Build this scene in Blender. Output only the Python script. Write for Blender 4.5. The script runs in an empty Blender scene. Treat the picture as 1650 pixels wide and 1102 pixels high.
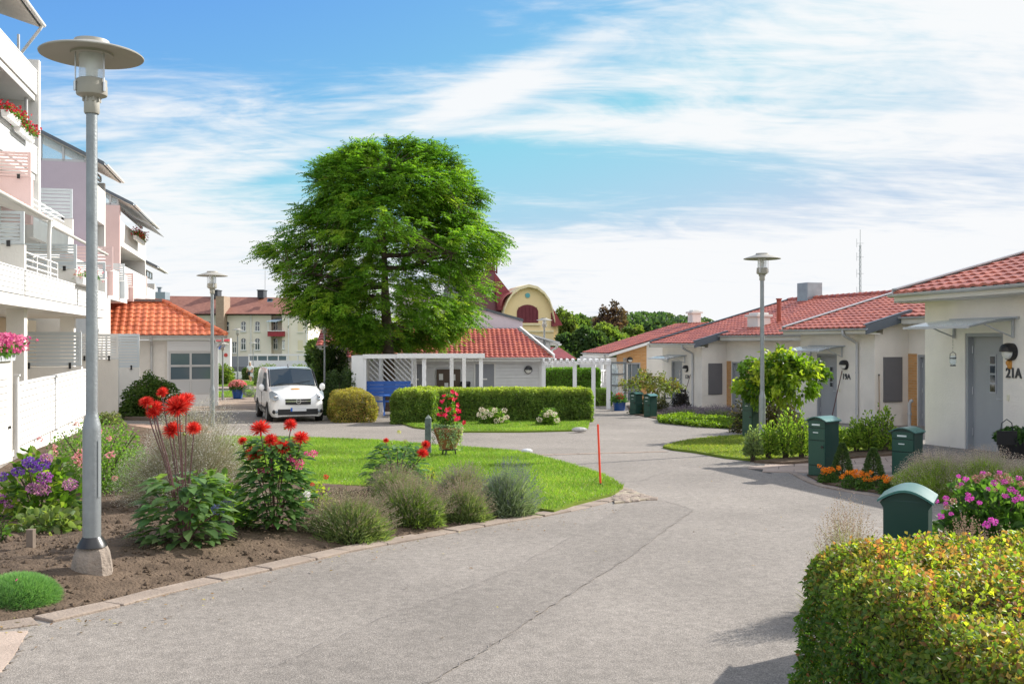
import bpy, bmesh, math, random
import numpy as np
from mathutils import Vector, Matrix, noise
random.seed(7); RNG = np.random.default_rng(7)
R = math.radians; PI = math.pi
SC = bpy.context.scene
# ---------------------------------------------------------------- camera
cam = bpy.data.cameras.new('camera'); cam_o = bpy.data.objects.new('camera', cam); SC.collection.objects.link(cam_o)
cam_o.location = (0, 0, 1.6); cam_o.rotation_euler = (R(90), 0, 0)
cam.sensor_width = 36; cam.lens = 35; cam.clip_end = 6000; cam.clip_start = .05
SC.camera = cam_o
SC.render.resolution_x = 1024; SC.render.resolution_y = 683
# ---------------------------------------------------------------- light
SUN_AZ, SUN_EL = 55.8, 31.2
sd = Vector((math.sin(R(SUN_AZ))*math.cos(R(SUN_EL)), math.cos(R(SUN_AZ))*math.cos(R(SUN_EL)), math.sin(R(SUN_EL))))
sl = bpy.data.lights.new('sun', 'SUN'); sl.energy = 4.75; sl.angle = R(.55); sl.color = (1, .955, .88)
so = bpy.data.objects.new('sun', sl); SC.collection.objects.link(so)
so.rotation_euler = (-sd).to_track_quat('-Z', 'Y').to_euler(); so.location = (20, 15, 30)
SC.view_settings.view_transform = 'Standard'; SC.view_settings.look = 'None'; SC.view_settings.exposure = .66; SC.view_settings.gamma = 1
try: SC.cycles.use_denoising = True
except Exception: pass
SC.cycles.max_bounces = 6; SC.cycles.transparent_max_bounces = 12
W = bpy.data.worlds.new('World'); SC.world = W; W.use_nodes = True
def world():
    nt = W.node_tree; N = nt.nodes; Lk = nt.links; N.clear()
    def nd(t, **k):
        n = N.new(t)
        for a, b in k.items(): setattr(n, a, b)
        return n
    def val(s, v): s.default_value = v
    def mth(op, a, b=None, cl=False):
        n = nd('ShaderNodeMath', operation=op, use_clamp=cl)
        for i, q in enumerate((a, b)):
            if q is None: continue
            if isinstance(q, (int, float)): n.inputs[i].default_value = q
            else: Lk.new(q, n.inputs[i])
        return n.outputs[0]
    def ramp(s, a, b):
        n = nd('ShaderNodeMapRange'); n.interpolation_type = 'SMOOTHSTEP'
        Lk.new(s, n.inputs[0]); n.inputs[1].default_value = a; n.inputs[2].default_value = b; return n.outputs[0]
    sky = nd('ShaderNodeTexSky', sky_type='NISHITA'); sky.sun_disc = False
    sky.sun_elevation = R(SUN_EL); sky.sun_rotation = R(SUN_AZ); sky.air_density = 1.0; sky.dust_density = .6; sky.ozone_density = 2.2; sky.altitude = 50
    hs = nd('ShaderNodeHueSaturation'); hs.inputs['Saturation'].default_value = 1.12; Lk.new(sky.outputs[0], hs.inputs['Color'])
    tc = nd('ShaderNodeTexCoord'); sp = nd('ShaderNodeSeparateXYZ'); Lk.new(tc.outputs['Generated'], sp.inputs[0])
    x, y, z = sp.outputs
    zz = mth('ADD', mth('MAXIMUM', z, 0), .16)
    u = mth('DIVIDE', x, zz); v = mth('DIVIDE', y, zz)
    az = mth('ARCTAN2', x, y)      # azimuth, 0 straight ahead
    el = mth('ARCSINE', z)
    # wispy cirrus: noise stretched along streak direction, domain-warped
    def streak(rot, sx, sy, scale, detail, dist, off=0):
        cb = nd('ShaderNodeCombineXYZ'); Lk.new(u, cb.inputs[0]); Lk.new(v, cb.inputs[1]); cb.inputs[2].default_value = off
        mp = nd('ShaderNodeMapping'); mp.inputs['Rotation'].default_value = (0, 0, R(rot)); mp.inputs['Scale'].default_value = (sx, sy, 1)
        Lk.new(cb.outputs[0], mp.inputs[0])
        n = nd('ShaderNodeTexNoise'); n.inputs['Scale'].default_value = scale; n.inputs['Detail'].default_value = detail
        n.inputs['Distortion'].default_value = dist; n.inputs['Roughness'].default_value = .6
        Lk.new(mp.outputs[0], n.inputs['Vector']); return n.outputs['Fac']
    big = streak(-32, .55, 1.1, 1.3, 5, .6)
    fine = streak(-42, .6, 1.3, 3.0, 8, 1.4, 3)
    wisp = streak(-48, .5, 2.0, 8., 12, 1.4, 7)
    cl = mth('ADD', mth('ADD', mth('MULTIPLY', big, 1.05), mth('MULTIPLY', fine, .65)), mth('MULTIPLY', wisp, .30))   # mean 1.0
    cl = mth('MULTIPLY', mth('SUBTRACT', cl, 1.), 2.0)
    back = mth('MULTIPLY', ramp(y, .2, -.4), .35)
    right = mth('MULTIPLY', ramp(az, -.20, .42), .36)
    low = mth('MULTIPLY', mth('SUBTRACT', 1, ramp(el, .03, .19)), .62)
    def blob(a0, e0, wa, we, tilt, amp):
        da = mth('SUBTRACT', az, a0); de = mth('SUBTRACT', mth('SUBTRACT', el, e0), mth('MULTIPLY', da, tilt))
        q = mth('ADD', mth('POWER', mth('ABSOLUTE', mth('DIVIDE', da, wa)), 2), mth('POWER', mth('ABSOLUTE', mth('DIVIDE', de, we)), 2))
        return mth('MULTIPLY', mth('EXPONENT', mth('MULTIPLY', q, -1)), amp)
    tot = mth('ADD', mth('ADD', mth('ADD', cl, right), mth('ADD', low, back)), .22)
    # cloud banks and clear lanes, placed in the sky by direction (azimuth, elevation)
    for b in [(-.015, .250, .085, .020, .40, .62), (.12, .205, .22, .020, -.04, .50), (.36, .28, .22, .055, .0, .40), (-.30, .17, .14, .035, .30, .42), (-.20, .185, .09, .012, .35, .35), (-.33, .10, .16, .03, .1, .25), (.42, .20, .2, .02, 0, .2),
              (.10, .165, .15, .020, -.02, -.42), (.05, .12, .16, .022, .0, -.22), (.30, .145, .16, .016, .0, -.22), (-.35, .36, .32, .11, 0, -.60), (-.05, .37, .16, .08, 0, -.45), (.17, .235, .10, .010, -.05, -.3), (-.13, .15, .08, .035, .2, -.3), (-.10, .10, .06, .03, 0, -.15)]:
        tot = mth('ADD', tot, blob(*b))
    m = ramp(tot, .05, 1.0)
    cap = nd('ShaderNodeVectorMath', operation='MINIMUM'); tn = nd('ShaderNodeVectorMath', operation='MULTIPLY'); Lk.new(hs.outputs[0], tn.inputs[0]); tn.inputs[1].default_value = (.53, .75, .92); Lk.new(tn.outputs[0], cap.inputs[0]); cap.inputs[1].default_value = (2.55, 3.2, 4.0)
    # added fill light: unseen clouds behind the camera and overhead boosted in brightness
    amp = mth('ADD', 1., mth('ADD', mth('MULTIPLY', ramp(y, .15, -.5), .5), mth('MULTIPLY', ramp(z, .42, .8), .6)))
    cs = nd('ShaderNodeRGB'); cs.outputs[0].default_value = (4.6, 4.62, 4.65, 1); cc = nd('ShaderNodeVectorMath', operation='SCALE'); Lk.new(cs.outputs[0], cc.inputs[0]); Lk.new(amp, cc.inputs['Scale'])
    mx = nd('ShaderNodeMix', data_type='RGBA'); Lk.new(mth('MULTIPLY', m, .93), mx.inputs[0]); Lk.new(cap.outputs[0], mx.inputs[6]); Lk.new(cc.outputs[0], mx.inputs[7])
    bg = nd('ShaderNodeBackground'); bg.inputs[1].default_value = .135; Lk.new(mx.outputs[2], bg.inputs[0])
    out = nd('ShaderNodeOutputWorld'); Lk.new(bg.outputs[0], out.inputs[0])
world()
# ---------------------------------------------------------------- terrain maths
F = 1604.0
def sm(t):
    t = np.clip(t, 0, 1); return t*t*(3-2*t)
def zg(x, y):
    x = np.asarray(x, float); y = np.asarray(y, float)
    b = np.interp(y, [-20, 0, 22, 45, 86, 160, 400, 3000], [.3, 0, -.704, -1.256, -1.89, -2.9, -4, -6])
    return b + .22*sm((x-4.6)/3)*(1-sm((y-20)/5))
def zf(x, y): return float(zg(x, y))
def hit(px, py, dz=0.):                      # where the sight line through a photo pixel meets the terrain (to take measurements)
    k = (px-825)/F; s = (551-py)/F; lo, hi = .5, 400.
    for _ in range(60):
        m = (lo+hi)/2
        if 1.6+s*m > zf(k*m, m)+dz: lo = m
        else: hi = m
    return (k*m, m)
def at(px, py, Y): return Vector(((px-825)/F*Y, Y, 1.6+(551-py)/F*Y))
# ---------------------------------------------------------------- materials
MATS = {}
def mat(name, col, rough=.7, var=.0, vscale=4., bump=0., bscale=60., spec=.5, metal=0., col2=None, v2=None, detail=6, trans=0., coat=0.):
    if name in MATS: return MATS[name]
    m = bpy.data.materials.new(name); m.use_nodes = True; nt = m.node_tree; N = nt.nodes; Lk = nt.links
    p = N['Principled BSDF']; p.inputs['Roughness'].default_value = rough; p.inputs['Metallic'].default_value = metal
    p.inputs['Specular IOR Level'].default_value = spec; p.inputs['Base Color'].default_value = (*col, 1)
    if trans: p.inputs['Transmission Weight'].default_value = trans
    if coat: p.inputs['Coat Weight'].default_value = coat; p.inputs['Coat Roughness'].default_value = .05
    tc = N.new('ShaderNodeTexCoord')
    if var or col2:
        n = N.new('ShaderNodeTexNoise'); n.inputs['Scale'].default_value = vscale; n.inputs['Detail'].default_value = detail; n.inputs['Roughness'].default_value = .6
        Lk.new(tc.outputs['Object'], n.inputs['Vector'])
        r = N.new('ShaderNodeMapRange'); r.inputs[1].default_value = .3; r.inputs[2].default_value = .7
        Lk.new(n.outputs['Fac'], r.inputs[0])
        mx = N.new('ShaderNodeMix'); mx.data_type = 'RGBA'
        c2 = col2 if col2 else tuple(c*(1-var) for c in col)
        c1 = col if col2 else tuple(min(1, c*(1+var*.6)) for c in col)
        mx.inputs[6].default_value = (*c1, 1); mx.inputs[7].default_value = (*c2, 1)
        Lk.new(r.outputs[0], mx.inputs[0]); Lk.new(mx.outputs[2], p.inputs['Base Color'])
        if var:
            r2 = N.new('ShaderNodeMapRange'); r2.inputs[3].default_value = max(.02, rough-.12); r2.inputs[4].default_value = min(1, rough+.12)
            Lk.new(n.outputs['Fac'], r2.inputs[0]); Lk.new(r2.outputs[0], p.inputs['Roughness'])
    if bump:
        n2 = N.new('ShaderNodeTexNoise'); n2.inputs['Scale'].default_value = bscale; n2.inputs['Detail'].default_value = 5
        Lk.new(tc.outputs['Object'], n2.inputs['Vector'])
        b = N.new('ShaderNodeBump'); b.inputs['Strength'].default_value = bump; b.inputs['Distance'].default_value = .02
        Lk.new(n2.outputs['Fac'], b.inputs['Height']); Lk.new(b.outputs[0], p.inputs['Normal'])
    MATS[name] = m; return m
def leafmat(name, rough=.45, tr=.35, ty=(1.15, 1.25, .5), spec=.4):
    m = bpy.data.materials.new(name); m.use_nodes = True; nt = m.node_tree; N = nt.nodes; Lk = nt.links
    p = N['Principled BSDF']; p.inputs['Roughness'].default_value = rough; p.inputs['Specular IOR Level'].default_value = spec
    a = N.new('ShaderNodeAttribute'); a.attribute_name = 'Col'; Lk.new(a.outputs['Color'], p.inputs['Base Color'])
    t = N.new('ShaderNodeBsdfTranslucent'); mu = N.new('ShaderNodeMix'); mu.data_type = 'RGBA'; mu.blend_type = 'MULTIPLY'; mu.inputs[0].default_value = 1
    Lk.new(a.outputs['Color'], mu.inputs[6]); mu.inputs[7].default_value = (*[c*1.6 for c in ty], 1); Lk.new(mu.outputs[2], t.inputs['Color'])
    mx = N.new('ShaderNodeMixShader'); mx.inputs[0].default_value = tr
    Lk.new(p.outputs[0], mx.inputs[1]); Lk.new(t.outputs[0], mx.inputs[2]); Lk.new(mx.outputs[0], N['Material Output'].inputs[0])
    return m
LEAF = leafmat('leaf', .5, .42, (1.2, 1.3, .45), .28); PETAL = leafmat('petal', .6, .3, (.6, .6, .6), .2); DRY = leafmat('dry_stem', .8, .15, (1, 1, .9), .1); GRASSM = leafmat('grass_blade', .6, .35, (1.1, 1.2, .5), .25)
def glassmat(name, col=(.05, .07, .08), rough=.05, alpha=None):
    m = mat(name, col, rough, spec=.8)
    return m
# ---------------------------------------------------------------- mesh builder
def link(o, parent=None):
    SC.collection.objects.link(o)
    if parent: o.parent = parent
    return o
def tag(o, label=None, cat=None, group=None, kind=None):
    if label: o['label'] = label
    if cat: o['category'] = cat
    if group: o['group'] = group
    if kind: o['kind'] = kind
    return o
def thing(name, label, cat, loc=(0, 0, 0), rz=0, group=None):
    o = bpy.data.objects.new(name, None); link(o); o.empty_display_size = .2
    o.location = loc; o.rotation_euler = (0, 0, rz); return tag(o, label, cat, group)
def dup(root, loc=None, rz=None, label=None, group=None, scale=None):
    r = root.copy(); link(r)
    if loc is not None: r.location = loc
    if rz is not None: r.rotation_euler = (r.rotation_euler[0], r.rotation_euler[1], rz)
    if scale is not None: r.scale = scale if hasattr(scale, '__len__') else (scale,)*3
    if label: r['label'] = label
    if group: r['group'] = group
    for ch in list(root.children):
        c = ch.copy(); link(c, r)
        for g in list(ch.children):
            d = g.copy(); link(d, c)
    return r
class MB:
    def __init__(s): s.v = []; s.f = []; s.mi = []
    def add(s, vs, fs, mi=0):
        b = len(s.v); s.v += [tuple(p) for p in vs]; s.f += [tuple(b+i for i in f) for f in fs]; s.mi += [mi]*len(fs); return s
    def box(s, x0, x1, y0, y1, z0, z1, mi=0):
        if x0 > x1: x0, x1 = x1, x0
        if y0 > y1: y0, y1 = y1, y0
        if z0 > z1: z0, z1 = z1, z0
        return s.add([(x0,y0,z0),(x1,y0,z0),(x1,y1,z0),(x0,y1,z0),(x0,y0,z1),(x1,y0,z1),(x1,y1,z1),(x0,y1,z1)],
              [(0,3,2,1),(4,5,6,7),(0,1,5,4),(1,2,6,5),(2,3,7,6),(3,0,4,7)], mi)
    def hexa(s, p, mi=0):   # 8 points: bottom 4 ccw, top 4
        return s.add(p, [(0,3,2,1),(4,5,6,7),(0,1,5,4),(1,2,6,5),(2,3,7,6),(3,0,4,7)], mi)
    def beam(s, p, q, w, h, mi=0, up=(0,0,1)):
        p = Vector(p); q = Vector(q); d = (q-p).normalized(); up = Vector(up)
        sx = d.cross(up)
        if sx.length < 1e-4: sx = d.cross(Vector((1,0,0)))
        sx.normalize(); uz = sx.cross(d).normalized(); a = sx*w/2; b = uz*h/2
        return s.hexa([p-a-b, p+a-b, q+a-b, q-a-b, p-a+b, p+a+b, q+a+b, q-a+b], mi)
    def cyl(s, p, q, r0, r1=None, n=10, mi=0, caps=True):
        return s.tube([p, q], [r0, r0 if r1 is None else r1], n, mi, caps)
    def tube(s, pts, r, n=8, mi=0, caps=True):
        pts = [Vector(p) for p in pts]; k = len(pts)
        if not hasattr(r, '__len__'): r = [r]*k
        b = len(s.v); ref = None
        for i, p in enumerate(pts):
            d = (pts[min(i+1, k-1)]-pts[max(i-1, 0)]).normalized()
            if ref is None: ref = d.orthogonal().normalized()
            sx = (ref-d*ref.dot(d)); sx = sx.normalized() if sx.length > 1e-5 else d.orthogonal().normalized(); ref = sx; sy = d.cross(sx)
            for j in range(n):
                a = 2*PI*j/n; s.v.append(tuple(p+(sx*math.cos(a)+sy*math.sin(a))*r[i]))
        for i in range(k-1):
            for j in range(n):
                s.f.append((b+i*n+j, b+i*n+(j+1) % n, b+(i+1)*n+(j+1) % n, b+(i+1)*n+j)); s.mi.append(mi)
        if caps:
            s.f.append(tuple(b+j for j in range(n-1, -1, -1))); s.f.append(tuple(b+(k-1)*n+j for j in range(n))); s.mi += [mi, mi]
        return s
    def lathe(s, prof, c=(0,0,0), n=20, mi=0):
        b = len(s.v); k = len(prof)
        for r, z in prof:
            for j in range(n):
                a = 2*PI*j/n; s.v.append((c[0]+r*math.cos(a), c[1]+r*math.sin(a), c[2]+z))
        for i in range(k-1):
            for j in range(n):
                s.f.append((b+i*n+j, b+i*n+(j+1) % n, b+(i+1)*n+(j+1) % n, b+(i+1)*n+j)); s.mi.append(mi)
        return s
    def prism(s, poly, d, mi=0):   # poly: 3D points (planar), d: extrusion vector
        n = len(poly); d = Vector(d); poly = [Vector(p) for p in poly]; b = len(s.v)
        s.v += [tuple(p) for p in poly]+[tuple(p+d) for p in poly]
        s.f.append(tuple(range(b, b+n))); s.f.append(tuple(range(b+2*n-1, b+n-1, -1)))
        for i in range(n): j = (i+1) % n; s.f.append((b+j, b+i, b+n+i, b+n+j))
        s.mi += [mi]*(n+2); return s
    def ball(s, c, r, n=10, m=7, mi=0):
        r = r if hasattr(r, '__len__') else (r,)*3; b = len(s.v)
        for i in range(m+1):
            t = PI*i/m
            for j in range(n):
                a = 2*PI*j/n; s.v.append((c[0]+r[0]*math.sin(t)*math.cos(a), c[1]+r[1]*math.sin(t)*math.sin(a), c[2]-r[2]*math.cos(t)))
        for i in range(m):
            for j in range(n):
                s.f.append((b+i*n+j, b+i*n+(j+1) % n, b+(i+1)*n+(j+1) % n, b+(i+1)*n+j)); s.mi.append(mi)
        return s
    def build(s, name, mats, parent=None, smooth=False, bevel=0., fix=True):
        me = bpy.data.meshes.new(name); me.from_pydata(s.v, [], s.f)
        if not hasattr(mats, '__len__'): mats = [mats]
        for m in mats: me.materials.append(m)
        if len(mats) > 1: me.polygons.foreach_set('material_index', s.mi)
        if fix:
            bm = bmesh.new(); bm.from_mesh(me); bmesh.ops.recalc_face_normals(bm, faces=bm.faces); bm.to_mesh(me); bm.free()
        if smooth:
            me.polygons.foreach_set('use_smooth', [True]*len(me.polygons))
            try: me.set_sharp_from_angle(angle=R(38))
            except Exception: pass
        me.update(); o = bpy.data.objects.new(name, me); link(o, parent)
        if bevel:
            b = o.modifiers.new('edge', 'BEVEL'); b.width = bevel; b.segments = 2; b.limit_method = 'ANGLE'
        return o
def npmesh(name, V, Fc, mat_, parent=None, col=None, smooth=False):   # V (n,3); Fc (m,k) equal-size faces
    me = bpy.data.meshes.new(name); V = np.asarray(V, np.float32); Fc = np.asarray(Fc, np.int32); m, k = Fc.shape
    me.vertices.add(len(V)); me.vertices.foreach_set('co', V.ravel())
    me.loops.add(m*k); me.loops.foreach_set('vertex_index', Fc.ravel())
    me.polygons.add(m); me.polygons.foreach_set('loop_start', np.arange(0, m*k, k, dtype=np.int32)); me.polygons.foreach_set('loop_total', np.full(m, k, np.int32))
    if smooth: me.polygons.foreach_set('use_smooth', np.ones(m, bool))
    me.materials.append(mat_); me.update(calc_edges=True)
    if col is not None:
        a = me.color_attributes.new('Col', 'FLOAT_COLOR', 'POINT'); c = np.ones((len(V), 4), np.float32); c[:, :3] = col; a.data.foreach_set('color', c.ravel())
    o = bpy.data.objects.new(name, me); return link(o, parent)
def unit(a): return a/np.maximum(np.linalg.norm(a, axis=-1, keepdims=True), 1e-9)
def rdir(n): return unit(RNG.normal(size=(n, 3)))
def pal(n, cols, wts=None, jit=.18):
    cols = np.asarray(cols, float); i = RNG.choice(len(cols), n, p=None if wts is None else np.asarray(wts, float)/np.sum(wts))
    return cols[i]*(1+RNG.uniform(-jit, jit, (n, 1)))*(1+RNG.uniform(-.06, .06, (n, 3)))
class LV:     # a collector of leaves / petals / blades
    def __init__(s): s.V = []; s.F = []; s.C = []; s.n = 0
    def _push(s, V, Fc, C): s.V.append(V); s.F.append(Fc+s.n); s.C.append(C); s.n += len(V)
    def leaves(s, P, T, L, Wd, C, fold=.25, droop=.15, N=None):
        n = len(P); P = np.asarray(P, float); T = unit(np.asarray(T, float)); L = np.broadcast_to(np.asarray(L, float), (n,))[:, None]; Wd = np.broadcast_to(np.asarray(Wd, float), (n,))[:, None]
        N0 = rdir(n) if N is None else N+.35*rdir(n); S = unit(np.cross(T, N0)); Nn = np.cross(S, T)
        b = P; t = P+T*L-np.array([0, 0, 1])*L*droop
        l = P+T*L*.45+S*Wd*.5+Nn*Wd*fold; r = P+T*L*.45-S*Wd*.5+Nn*Wd*fold
        V = np.stack([b, r, t, l], 1).reshape(-1, 3); i = np.arange(n)[:, None]*4
        Fc = np.concatenate([i+[0, 1, 2], i+[0, 2, 3]], 0); s._push(V, Fc, np.repeat(C, 4, 0)); return s
    def bigleaves(s, P, T, L, Wd, C, fold=.2, droop=.3, N=None):   # eight-point leaf, pointed, arched
        n = len(P); P = np.asarray(P, float); T = unit(np.asarray(T, float)); L = np.broadcast_to(np.asarray(L, float), (n,))[:, None]; Wd = np.broadcast_to(np.asarray(Wd, float), (n,))[:, None]
        N0 = rdir(n) if N is None else N+.3*rdir(n); S = unit(np.cross(T, N0)); Nn = np.cross(S, T); dz = np.array([0, 0, 1.])
        def m(t): return P+T*L*t-dz*L*droop*t*t
        def e(t, w, sg): return m(t)+sg*S*Wd*.5*w+Nn*Wd*fold*w
        V = np.stack([m(0), e(.3, .85, 1), e(.3, .85, -1), m(.35), e(.65, .75, 1), e(.65, .75, -1), m(.68), m(1)], 1).reshape(-1, 3); i = np.arange(n)[:, None]*8
        tri = [(0, 3, 1), (0, 2, 3), (3, 6, 1), (1, 6, 4), (3, 2, 6), (2, 5, 6), (6, 7, 4), (6, 5, 7)]
        Fc = np.concatenate([i+list(t) for t in tri], 0); s._push(V, Fc, np.repeat(C, 8, 0)); return s
    def blades(s, P, Q, w, C0, C1=None):       # thin triangles from P to Q
        n = len(P); P = np.asarray(P, float); Q = np.asarray(Q, float); S = unit(np.cross(Q-P, rdir(n)))*np.broadcast_to(np.asarray(w, float), (n,))[:, None]*.5
        V = np.stack([P-S, P+S, Q], 1).reshape(-1, 3); i = np.arange(n)[:, None]*3
        C1 = C0 if C1 is None else C1; s._push(V, i+[0, 1, 2], np.stack([C0, C0, C1], 1).reshape(-1, 3)); return s
    def dots(s, P, r, C):                      # little randomly turned triangles pairs
        n = len(P); A = unit(rdir(n)); B = unit(np.cross(A, rdir(n))); r = np.broadcast_to(np.asarray(r, float), (n,))[:, None]
        V = np.stack([P-A*r, P-B*r, P+A*r, P+B*r], 1).reshape(-1, 3); i = np.arange(n)[:, None]*4
        s._push(V, np.concatenate([i+[0, 1, 2], i+[0, 2, 3]], 0), np.repeat(C, 4, 0)); return s
    def build(s, name, m, parent=None): return npmesh(name, np.concatenate(s.V), np.concatenate(s.F), m, parent, np.concatenate(s.C))
def inpoly(P, poly):
    poly = np.asarray(poly); x, y = P[:, 0], P[:, 1]; c = np.zeros(len(P), bool); j = len(poly)-1
    for i in range(len(poly)):
        xi, yi = poly[i]; xj, yj = poly[j]
        c ^= ((yi > y) != (yj > y)) & (x < (xj-xi)*(y-yi)/(yj-yi+1e-12)+xi); j = i
    return c
def edgedist(P, poly):
    poly = np.asarray(poly); d = np.full(len(P), 1e9)
    for i in range(len(poly)):
        a = poly[i]; b = poly[(i+1) % len(poly)]; ab = b-a; t = np.clip(((P-a)@ab)/(ab@ab+1e-12), 0, 1); d = np.minimum(d, np.linalg.norm(P-(a+t[:, None]*ab), axis=1))
    return d
def sheet(name, poly, dz, m, skirt=.08, grid=1., kind='structure', zfun=None):
    bm = bmesh.new(); vs = [bm.verts.new((p[0], p[1], 0)) for p in poly]; bm.faces.new(vs); bmesh.ops.triangulate(bm, faces=bm.faces[:])
    xs = [p[0] for p in poly]; ys = [p[1] for p in poly]
    for ax, lo, hi in ((0, min(xs), max(xs)), (1, min(ys), max(ys))):
        g = grid; k = math.floor(lo/g)+1
        while k*g < hi:
            co = [0, 0, 0]; no = [0, 0, 0]; co[ax] = k*g; no[ax] = 1
            bmesh.ops.bisect_plane(bm, geom=bm.verts[:]+bm.edges[:]+bm.faces[:], plane_co=co, plane_no=no, dist=1e-5); k += 1
    bmesh.ops.recalc_face_normals(bm, faces=bm.faces)
    for f in bm.faces:
        if f.normal.z < 0: f.normal_flip()
    for v in bm.verts: v.co.z = zf(v.co.x, v.co.y)+dz
    if skirt:
        be = [e for e in bm.edges if e.is_boundary]; r = bmesh.ops.extrude_edge_only(bm, edges=be)
        for v in r['geom']:
            if isinstance(v, bmesh.types.BMVert): v.co.z -= skirt
    me = bpy.data.meshes.new(name); bm.to_mesh(me); bm.free(); me.materials.append(m); o = bpy.data.objects.new(name, me); link(o)
    if kind: o['kind'] = kind
    return o
def smoothline(pts, n=6):
    out = []; k = len(pts)
    for i in range(k-1):
        p0 = pts[max(i-1, 0)]; p1 = pts[i]; p2 = pts[i+1]; p3 = pts[min(i+2, k-1)]
        for j in range(n):
            t = j/n; out.append(tuple(.5*((2*p1[a])+(-p0[a]+p2[a])*t+(2*p0[a]-5*p1[a]+4*p2[a]-p3[a])*t*t+(-p0[a]+3*p1[a]-3*p2[a]+p3[a])*t**3) for a in range(len(p1))))
    out.append(tuple(pts[-1])); return out
# ================================================================= SETTING: ground, road, lawns, beds
def asphalt():
    m = bpy.data.materials.new('asphalt'); m.use_nodes = True; nt = m.node_tree; N = nt.nodes; Lk = nt.links; p = N['Principled BSDF']; p.inputs['Roughness'].default_value = .88; p.inputs['Specular IOR Level'].default_value = .25
    tc = N.new('ShaderNodeTexCoord')
    vo = N.new('ShaderNodeTexVoronoi'); vo.inputs['Scale'].default_value = 185; Lk.new(tc.outputs['Object'], vo.inputs['Vector'])
    sep = N.new('ShaderNodeSeparateColor'); Lk.new(vo.outputs['Color'], sep.inputs[0])
    cr = N.new('ShaderNodeValToRGB'); e = cr.color_ramp.elements
    e[0].position = 0; e[0].color = (.19, .169, .150, 1); e[1].position = 1; e[1].color = (.48, .43, .38, 1)
    for pos, c in ((.35, (.268, .237, .207, 1)), (.72, (.33, .292, .253, 1)), (.93, (.40, .357, .318, 1))): x = e.new(pos); x.color = c
    Lk.new(sep.outputs[0], cr.inputs[0])
    n = N.new('ShaderNodeTexNoise'); n.inputs['Scale'].default_value = .42; n.inputs['Detail'].default_value = 7; n.inputs['Roughness'].default_value = .62; Lk.new(tc.outputs['Object'], n.inputs['Vector'])
    r = N.new('ShaderNodeMapRange'); r.inputs[1].default_value = .3; r.inputs[2].default_value = .7; r.inputs[3].default_value = .66; r.inputs[4].default_value = .94; Lk.new(n.outputs['Fac'], r.inputs[0])
    n3 = N.new('ShaderNodeTexNoise'); n3.inputs['Scale'].default_value = 14; n3.inputs['Detail'].default_value = 4; Lk.new(tc.outputs['Object'], n3.inputs['Vector'])
    r3 = N.new('ShaderNodeMapRange'); r3.inputs[1].default_value = .3; r3.inputs[2].default_value = .7; r3.inputs[3].default_value = .86; r3.inputs[4].default_value = 1.14; Lk.new(n3.outputs['Fac'], r3.inputs[0])
    mu = N.new('ShaderNodeMath'); mu.operation = 'MULTIPLY'; Lk.new(r.outputs[0], mu.inputs[0]); Lk.new(r3.outputs[0], mu.inputs[1])
    vm = N.new('ShaderNodeVectorMath'); vm.operation = 'SCALE'; Lk.new(cr.outputs[0], vm.inputs[0]); Lk.new(mu.outputs[0], vm.inputs['Scale'])
    Lk.new(vm.outputs[0], p.inputs['Base Color'])
    b = N.new('ShaderNodeBump'); b.inputs['Strength'].default_value = .35; b.inputs['Distance'].default_value = .008; Lk.new(vo.outputs['Distance'], b.inputs['Height']); Lk.new(b.outputs[0], p.inputs['Normal'])
    return m
ASPH = asphalt()
EARTH = mat('earth', (.12, .085, .06), .95, .35, 3, .8, 30, spec=.1)
def soilmat():
    m = mat('soil', (.135, .098, .07), .96, .38, 5, 1., 45, spec=.08, detail=10); return m
SOIL = soilmat()
STONE = mat('kerb_stone', (.31, .25, .205), .9, .22, 3, .5, 50, spec=.15, col2=None)
SLAB = mat('paving_slab', (.38, .30, .25), .9, .2, 2.5, .4, 60, spec=.15)
GRASSG = mat('grass_ground', (.13, .19, .03), .95, .35, 2.2, .5, 40, spec=.05, col2=(.16, .21, .035))
GRAVEL = mat('gravel', (.32, .25, .20), .95, .45, 25, .8, 40, spec=.1)
JOINT = mat('joint', (.05, .045, .04), .95)
FIELD = mat('field', (.07, .12, .03), .95, .3, .05)
# ground, one sheet to the horizon
gx = np.unique(np.concatenate([np.linspace(-3000, -70, 14), np.arange(-70, 40, 2.), np.linspace(40, 3000, 14)])); gy = np.unique(np.concatenate([np.linspace(-300, -6, 6), np.arange(-6, 100, 2.), np.linspace(100, 4000, 24)]))
GX, GY = np.meshgrid(gx, gy); V = np.stack([GX, GY, zg(GX, GY)-.07], -1).reshape(-1, 3); nx = len(gx); i = (np.arange(len(gy)-1)[:, None]*nx+np.arange(nx-1)).ravel()
o = npmesh('ground', V, np.stack([i, i+1, i+1+nx, i+nx], 1), FIELD); o['kind'] = 'structure'
road = sheet('road', [(-22, 1), (9.5, 1), (10.5, 12), (13, 22), (13, 60), (2, 70), (-14, 75), (-22, 60)], 0, ASPH, .05)
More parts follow.
